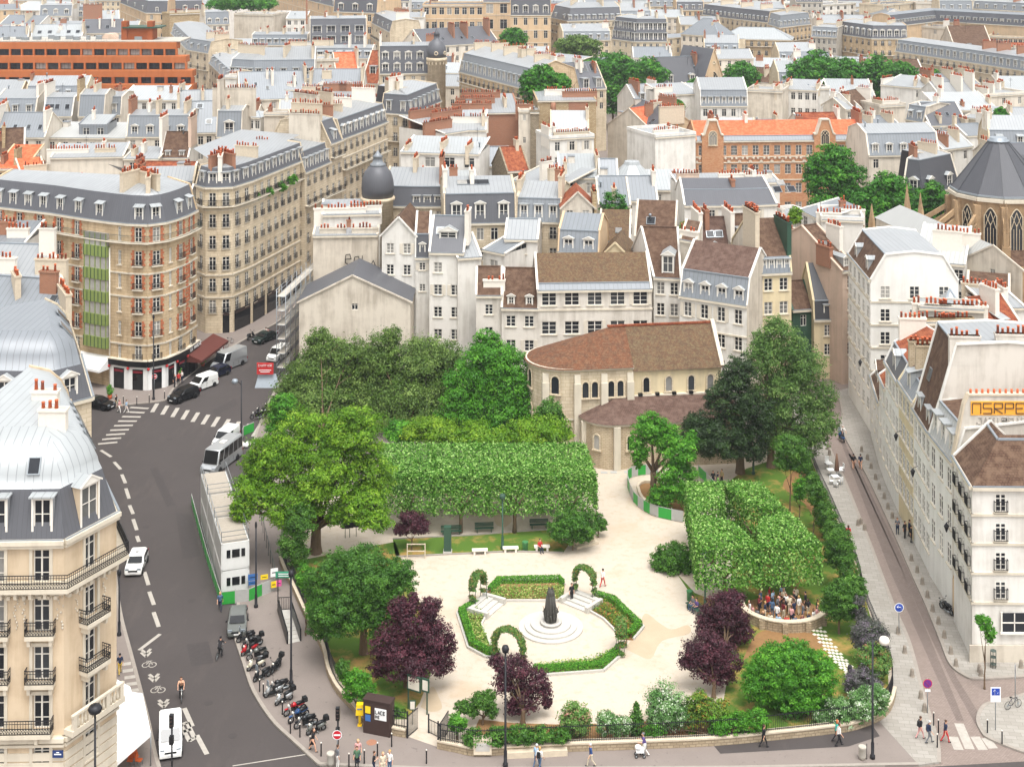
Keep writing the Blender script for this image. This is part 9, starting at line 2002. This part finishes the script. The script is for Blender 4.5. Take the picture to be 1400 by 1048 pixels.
def car_mesh(kind):
 spec={
  'hatch':dict(L=4.2,W=1.76,low=[(-2.1,.45),(-2.08,.95),(-1.9,1.0),(.75,.98),(1.55,.86),(2.0,.72),(2.1,.5)],base=(-1.95,1.05),top=(-1.45,.15),belt=.97,roof=1.47,wb=1.28),
  'sedan':dict(L=4.5,W=1.78,low=[(-2.25,.5),(-2.2,.98),(-1.6,1.02),(.8,.98),(1.7,.84),(2.15,.7),(2.25,.5)],base=(-1.75,1.1),top=(-1.0,.2),belt=.99,roof=1.45,wb=1.35),
  'suv':dict(L=4.5,W=1.85,low=[(-2.25,.5),(-2.2,1.05),(-2.0,1.1),(.85,1.08),(1.75,.98),(2.15,.82),(2.25,.55)],base=(-2.1,1.15),top=(-1.75,.3),belt=1.08,roof=1.64,wb=1.35),
  'van':dict(L=4.3,W=1.83,low=[(-2.15,.45),(-2.13,1.08),(-2.1,1.1),(1.1,1.08),(1.75,.95),(2.08,.72),(2.15,.5)],base=(-2.1,1.35),top=(-2.02,.55),belt=1.08,roof=1.82,wb=1.35),
  'bigvan':dict(L=5.9,W=2.0,low=[(-2.95,.5),(-2.93,1.28),(-2.9,1.3),(2.0,1.28),(2.55,1.1),(2.9,.85),(2.95,.55)],base=(-2.9,2.15),top=(-2.85,1.5),belt=1.28,roof=2.55,wb=1.85),
  'bus':dict(L=7.0,W=2.1,low=[(-3.5,.5),(-3.48,1.2),(-3.45,1.22),(2.6,1.2),(3.15,1.05),(3.45,.85),(3.5,.55)],base=(-3.45,2.75),top=(-3.4,2.2),belt=1.2,roof=2.7,wb=2.1)}[kind]
 L,W,belt,roof=spec['L'],spec['W'],spec['belt'],spec['roof'];hw=W/2
 def body():
  bm=bmesh.new();pr=spec['low']+[(pr_x,.22) for pr_x in (L/2-.05,-L/2+.05)]
  rings=[]
  for s,k in ((-1,1),(1,1)):
   rings.append([bm.verts.new((x,s*hw*(.97 if z>.8 else 1.0)*(1-.1*(abs(x)/(L/2))**6),z)) for x,z in pr])
  n=len(pr)
  bm.faces.new(rings[0][::-1]) if False else None
  bm.faces.new(rings[0]);bm.faces.new(rings[1][::-1])
  for i in range(n):bm.faces.new((rings[0][i],rings[1][i],rings[1][(i+1) % n],rings[0][(i+1) % n]))
  bmesh.ops.recalc_face_normals(bm,faces=bm.faces)
  bmesh.ops.bevel(bm,geom=[e for e in bm.edges],offset=.07,segments=2,affect='EDGES',clamp_overlap=True)
  b0,b1=spec['base'];t0,t1=spec['top'];ti=.83 if kind not in ('van','bigvan','bus') else .93
  v=[bm.verts.new(p) for p in ((b0,-hw*.95,belt-.05),(b1,-hw*.95,belt-.05),(b1,hw*.95,belt-.05),(b0,hw*.95,belt-.05),(t0,-hw*ti,roof),(t1,-hw*ti,roof),(t1,hw*ti,roof),(t0,hw*ti,roof))]
  fs=[bm.faces.new([v[i] for i in q]) for q in ((4,5,6,7),(0,1,5,4),(1,2,6,5),(2,3,7,6),(3,0,4,7))]
  ed={e for f in fs for e in f.edges if not (e.verts[0].co.z<belt and e.verts[1].co.z<belt)}
  bmesh.ops.recalc_face_normals(bm,faces=fs)
  bmesh.ops.bevel(bm,geom=list(ed),offset=.09,segments=3,affect='EDGES',clamp_overlap=True)
  me=bpy.data.meshes.new('body');bm.to_mesh(me);bm.free()
  for p in me.polygons:p.use_smooth=True
  me.set_sharp_from_angle(angle=R(40));return me
 def glass():
  b0,b1=spec['base'];t0,t1=spec['top'];ti=.83 if kind not in ('van','bigvan','bus') else .93;out=[]
  z=lambda t:belt+.02+(roof-belt-.14)*t
  xb=lambda x0,x1,t:x0+(x1-x0)*((z(t)-belt)/(roof-belt))
  hwz=lambda t:hw*(.95+(ti-.95)*((z(t)-belt)/(roof-belt)))+.012
  b=MB()
  o=.06
  b.face([(xb(b1,t1,0)+o,-hwz(0)+.14,z(0)+.02),(xb(b1,t1,0)+o,hwz(0)-.14,z(0)+.02),(xb(b1,t1,1)+o,hwz(1)-.14,z(1)+.03),(xb(b1,t1,1)+o,-hwz(1)+.14,z(1)+.03)],0);ws=b.mesh('windscreen',['cglass'])
  b=MB();b.face([(xb(b0,t0,.1)-o,hwz(0)-.14,z(.1)),(xb(b0,t0,.1)-o,-hwz(0)+.14,z(.1)),(xb(b0,t0,1)-o,-hwz(1)+.16,z(1)),(xb(b0,t0,1)-o,hwz(1)-.16,z(1))],0);rw=b.mesh('rear_window',['cglass'])
  sw={}
  for s in (-1,1):
   for j,(u0,u1) in enumerate({'van':[(.62,.93)],'bigvan':[(.74,.95)],'bus':[(.03,.2),(.22,.39),(.41,.58),(.6,.77),(.8,.96)]}.get(kind,[(.06,.32),(.35,.62),(.65,.95)])):
    b=MB();P=[]
    for u,t in ((u0,.05),(u1,.05),(u1,.95),(u0,.95)):
     x=xb(b0,t0,t)*(1-u)+xb(b1,t1,t)*u;P.append((x,s*hwz(t),z(t)))
    b.face(P if s<0 else P[::-1],0);sw[(s,j)]=b.mesh('side_window',['cglass'])
  return ws,rw,sw
 return spec,body,glass
def car(label,px,py,heading,kind,colour,group=None,z=0,cat=None,extra=None,roofc=None):
 p=U(px,py,z);nm={'hatch':'car','sedan':'car','suv':'car','van':'van','bigvan':'van','bus':'minibus'}[kind]
 root=thing('parked_'+nm if 'parked' in label else nm,label,cat or nm,p,R(heading),group);spec,body,glass=car_mesh(kind)
 hw=spec['W']/2;L=spec['L']
 me=cached(('carb',kind),body).copy();me.materials.append(vmat(colour));link('body',me,root)
 ws,rw,sw=cached(('carg',kind),glass);link('windscreen',ws,root)
 if kind not in ('van','bigvan'):link('rear_window',rw,root)
 for q in sw.values():link('side_window',q,root)
 r=.32 if kind in ('hatch','sedan','van') else .36
 for x in (-spec['wb'],spec['wb']):
  for s in (-1,1):wheel_parts(root,x,s*(hw-.1),r,.22,s)
 def lm(c,w,h):return cached(('lamp',c,w,h),lambda:(lambda b:(b.box((0,0,0),(.12,w,h),0),b.mesh('lamp',[c]))[1])(MB()))
 for s in (-1,1):
  link('headlight',lm('lead',.36,.16),root,(L/2-.16,s*(hw-.3),.74 if kind not in ('bigvan','bus','suv') else .9));link('tail_light',lm('redk',.2,.3),root,(-L/2+.03,s*(hw-.17),.85))
  link('mirror',lm('black',.16,.12),root,(spec['base'][1]-.35,s*(hw+.09),spec['belt']+.06))
 sm=cached(('seam',kind),lambda:(lambda b:([b.box((x,sg*(hw+.002),.72),(.018,.012,.6)) for x in ((.9,-.15,-1.15) if kind in ('hatch','sedan','suv') else (1.15,.15,-1.0)) for sg in (-1,1)],[b.box((x,sg*(hw+.01),.84),(.16,.03,.03)) for x in (.05,-.95) for sg in (-1,1)],b.mesh('door_seam',['black']))[2])(MB()));link('door_seam',sm,root)
 link('number_plate',lm('white',.5,.11),root,(L/2-.05,0,.46));link('grille',lm('black',.9,.12),root,(L/2-.06,0,.62 if kind not in ('bigvan','bus') else .74))
 if extra=='taxi':
  b=MB();b.box((-.3,0,spec['roof']+.07),(.16,.4,.14),0,0,(.7,.9));b.box((-.21,0,spec['roof']+.07),(.02,.3,.07),1);b.build('roof_sign',['white','black'],root)
 if extra=='rack':
  b=MB();b.box((-.4,.0,spec['roof']+.03),(.9,.6,.05),0);b.build('roof_hatch',['stackw'],root)
 return root
def torus_wheel(R_,r,spokes=0,mat='black'):
 b=MB();n=20;k=6
 rings=[[((R_+r*math.cos(2*math.pi*j/k))*math.cos(2*math.pi*i/n),r*math.sin(2*math.pi*j/k),(R_+r*math.cos(2*math.pi*j/k))*math.sin(2*math.pi*i/n)) for j in range(k)] for i in range(n)]
 for i in range(n):
  a,c=rings[i],rings[(i+1) % n]
  for j in range(k):b.face((a[j],a[(j+1) % k],c[(j+1) % k],c[j]),0,True)
 for i in range(spokes):a=2*math.pi*i/spokes;b.bar((0,0,0),(R_*math.cos(a),0,R_*math.sin(a)),.012 if spokes>8 else .035,.012 if spokes>8 else .03,1)
 b.lathe([(.0,-.06),(.05,-.05),(.05,.05),(.0,.06)],(0,0,0),1,8)
 return b.mesh('wheel',[mat,'metal'])
def motorbike(label,px,py,heading,kind,colour,group,box=False,shield=False):
 p=U(px,py,.13);root=thing('scooter' if kind=='s' else 'motorbike',label,'scooter' if kind=='s' else 'motorbike',p,R(heading),group);m=vmat(colour)
 R_=.24 if kind=='s' else .3;wb=.65 if kind=='s' else .72
 w=cached(('mw',R_),lambda:torus_wheel(R_-.05,.06,6))
 link('wheel',w,root,(wb,0,R_));link('wheel',w,root,(-wb,0,R_))
 b=MB()
 if kind=='s':
  b.tube([(.62,0,.42),(.52,0,.6),(.44,0,.95)],[.16,.2,.13],0,8);b.box((.1,0,.3),(.75,.34,.1),1);b.tube([(-.1,0,.5),(-.5,0,.58),(-.85,0,.62)],[.2,.22,.1],0,8);b.tube([(-.15,0,.32),(-.15,0,.6)],[.16,.18],1,8)
  b.box((.68,0,.47),(.36,.16,.1),0,0,(.7,.7))
 else:
  b.tube([(.4,0,.78),(.1,0,.84),(-.15,0,.74)],[.1,.2,.12],0,8);b.box((.05,0,.45),(.5,.3,.34),1);b.tube([(-.2,0,.66),(-.85,0,.72)],[.13,.07],0,8);b.tube([(.1,.16,.3),(-.4,.2,.3),(-.8,.22,.4)],[.05,.05,.07],2,8)
  b.bar((-.05,0,.4),(-wb,0,R_),.08,.14,1);b.box((wb,0,R_*2+.03),(.4,.13,.05),0)
 b.build('bodywork',[m,'black','metal'],root)
 f=MB();f.tube([(wb,-.08,R_),(.5,-.08,.95)],.03,0,6);f.tube([(wb,.08,R_),(.5,.08,.95)],.03,0,6);f.tube([(.42,-.34,1.04),(.5,0,.99),(.42,.34,1.04)],.022,1,6);f.build('fork',['metal','black'],root)
 h=MB();h.lathe([(.0,-.02),(.09,0),(.1,.08),(.0,.12)],(0,0,0),0,10);o=h.build('headlight',['stackw'],root,(.56,0,.88));o.rotation_euler=(0,R(80),0)
 s=MB();s.tube([(.02,0,.74 if kind=='s' else .82),(-.3,0,.78 if kind=='s' else .84),(-.75,0,.82 if kind=='s' else .86)],[.12,.16,.11],0,8);s.build('seat',['black'],root)
 for sg in (-1,1):q=MB();q.bar((.44,sg*.3,1.03),(.42,sg*.36,1.2),.015,.015,0);q.box((.42,sg*.38,1.24),(.03,.13,.09),0);q.build('mirror',['black'],root)
 if box:q=MB();q.box((-.85,0,1.02),(.4,.42,.34),0,0,(.85,.9));q.build('top_box',['black'],root)
 if shield:q=MB();q.box((.56,0,1.22),(.05,.42,.5),0,0,(1,.75));q.build('windshield',['lead'],root)
 k=MB();k.tube([(-.05,.1,.3),(-.1,.3,.01)],.02,0,5);k.build('stand',['metal'],root)
 root.rotation_euler=(R(-5),0,R(heading));return root
def bicycle(label,px,py,heading,colour,z=.13,group=None):
 p=U(px,py,z);root=thing('bicycle',label,'bicycle',p,R(heading),group);w=cached('bw',lambda:torus_wheel(.32,.018,14))
 link('wheel',w,root,(.52,0,.34));link('wheel',w,root,(-.52,0,.34))
 b=MB();J=dict(h=(.4,0,.86),s=(-.16,0,.84),bb=(-.06,0,.3),r=(-.52,0,.34),f=(.52,0,.34))
 for a,c in (('h','s'),('h','bb'),('s','bb'),('s','r'),('bb','r'),('h','f')):b.tube([J[a],J[c]],.022,0,6)
 b.build('bike_frame',[vmat(colour)],root)
 b=MB();b.tube([(.4,0,.86),(.38,0,1.0)],.02,0,6);b.tube([(.3,-.28,1.02),(.4,-.1,1.02),(.4,.1,1.02),(.3,.28,1.02)],.016,0,6);b.build('handlebar',['metal'],root)
 b=MB();b.tube([(-.05,0,.96),(-.2,0,.97),(-.3,0,.97)],[.03,.06,.08],0,6);b.build('saddle',['black'],root);return root
def vehicles():
 car('white taxi hatchback driving down the street with roof sign',187,776,-86,'hatch','w',extra='taxi',cat='car')
 car('white delivery van driving at the bottom of the street',233,1018,-76,'van','w')
 car('grey parked hatchback nose out behind the motorbikes',325,858,-82,'hatch','g')
 car('black parked car beside the shop zebra, half hidden by the dome',135,557,-22,'sedan','k')
 car('black parked suv nearest the corner café',251,546,-125,'suv','k')
 car('small white parked van behind the black suv',277.5,530,-125,'van','w')
 car('dark blue parked car between the white van and the silver van',296.5,514,-125,'hatch','n')
 car('tall silver parked van with long roof',313,502,-122,'bigvan','s')
 car('white parked van standing sideways by the café awning',287,481,185,'van','w',z=.1)
 car('dark green car far up the street',362,466,-118,'sedan','d')
 car('white parked van partly behind the scaffold',381,490,-112,'van','w')
 car('white parked car at the head of the site cabins',309,606,-107,'van','w')
 car('long silver white parked minibus behind the site cabins',303,636,-107,'bus','s',extra='rack')
 L_=[('dark scooter at the head of the row behind the grey car',336,876,'s','k',0,1),('black motorbike second in the row',345,884,'m','k',1,0),('bright red scooter in the row with black box',341,893,'s','r',1,0),('grey motorbike next to the red scooter',352,900,'m','g',0,0),('cream scooter in the middle of the row',350,914,'s','c',1,0),('black touring scooter with tinted shield',358,928,'s','k',0,1),('lone black scooter parked back from the row',377,916,'s','k',1,0),
   ('silver maxi scooter with chrome wheel',374,950,'s','s',0,1),('white and silver scooter with rear box',388,960,'s','s',1,0),('dark motorbike between the two silver scooters',381,944,'m','k',0,0),('red motorbike beside the blue one',403,975,'m','r',1,0),('blue motorbike beside the red one',408,984,'m','b',0,0),('black motorbike in front of the blue one',418,993,'m','k',0,0),('grey three wheeled scooter at the end of the row',432,1001,'s','g',1,0)]
 for i,(lab,x,y,k,c,bx,sh) in enumerate(L_):motorbike(lab,x,y,205+(i % 3)*8 if i!=6 else 250,k,c,'motorbikes parked along the kerb',bx,sh)
 for i,(x,y) in enumerate(((352,572),(358,566),(364,569),(369,560))):motorbike(('black motorbike at the front of the far cluster by the scaffold','dark motorbike second in the far cluster','grey scooter in the far cluster beside the hedge','dark scooter at the back of the far cluster')[i],x,y,200,'ms'[i % 2],'kkgk'[i],'motorbikes by the scaffold')
 motorbike('black scooter standing by the kerb far up the street',343,463,60,'s','k',None);motorbike('motorbike leaning by the white wall lantern',1294,836,110,'m','k',None)
 motorbike('blue scooter ridden up the cobbled street',1151,602,100,'s','b',None,shield=True)
 person('rider in white helmet on the blue scooter',1151,600,'cycle',10,'white','navy','grey2',z=-.12)
 bicycle('bicycle of the dark clothed cyclist',300,898,80,'k',z=0);person('cyclist all in black riding up the street',300,900,'cycle',-190,'black','black','black',z=0)
 bicycle('white hire bicycle of the bare shouldered cyclist',248.5,956,-80,'w',z=0);person('bare shouldered cyclist riding down the street',248,952,'cycle',10,'skin','black','brown',z=0)
 bicycle('bicycle locked to the railing at the right edge',1385,968,20,'n');bicycle('bicycle parked near the café awning',306,476,40,'k');bicycle('second bicycle parked near the café awning',313,470,40,'g')
def camera_and_light():
 cd=bpy.data.cameras.new('camera');cam=bpy.data.objects.new('camera',cd);COL.objects.link(cam)
 cam.location=(0,0,HC);cam.rotation_euler=(R(90),0,0)
 cd.sensor_width=36;cd.sensor_fit='HORIZONTAL';cd.lens=36*FP/1400
 cd.shift_y=-(524-YH)/1400;cd.clip_end=20000;cd.clip_start=.5
 S.camera=cam
 w=bpy.data.worlds.new('World');S.world=w;w.use_nodes=True
 nt=w.node_tree;bg=nt.nodes['Background']
 sky=nt.nodes.new('ShaderNodeTexSky');sky.sky_type='NISHITA';sky.sun_disc=False
 el,az=SUN
 sky.sun_elevation=R(el);sky.sun_rotation=R(az);sky.air_density=1.0;sky.dust_density=3.5;sky.ozone_density=.6
 hs=nt.nodes.new('ShaderNodeHueSaturation');hs.inputs['Saturation'].default_value=.06
 nt.links.new(sky.outputs[0],hs.inputs['Color']);nt.links.new(hs.outputs[0],bg.inputs[0]);bg.inputs[1].default_value=.15
 l=bpy.data.lights.new('sun','SUN');l.energy=.95;l.angle=R(30);l.color=(1,.97,.93)
 so=bpy.data.objects.new('sun',l);COL.objects.link(so)
 d=Vector((math.sin(R(az))*math.cos(R(el)),math.cos(R(az))*math.cos(R(el)),math.sin(R(el))))
 so.rotation_euler=d.to_track_quat('Z','Y').to_euler()
 t=bpy.data.materials.new('haze_air');t.use_nodes=True;n=t.node_tree;n.nodes.clear();oo=n.nodes.new('ShaderNodeOutputMaterial');v=n.nodes.new('ShaderNodeVolumePrincipled')
 v.inputs['Color'].default_value=(.93,.95,1,1);v.inputs['Density'].default_value=HAZE;v.inputs['Anisotropy'].default_value=.2;n.links.new(v.outputs[0],oo.inputs['Volume'])
 hb=MB();hb.box((0,560,33.5),(1700,1240,70));hb.build('haze',[t],kind='stuff')
 vs=S.view_settings;vs.view_transform='Standard';vs.look='None';vs.exposure=EXPO;vs.gamma=1
 S.render.film_transparent=False
 S.cycles.max_bounces=6;S.cycles.diffuse_bounces=3;S.cycles.glossy_bounces=2;S.cycles.transmission_bounces=2
 S.cycles.use_denoising=True
 try:S.cycles.denoiser='OPENIMAGEDENOISE'
 except Exception:pass
SUN=(69,162);EXPO=1.2;HAZE=.00013
setup_materials()
ground();greenery()
far_city();mid_city();near_city();specials();infill()
things()
camera_and_light()
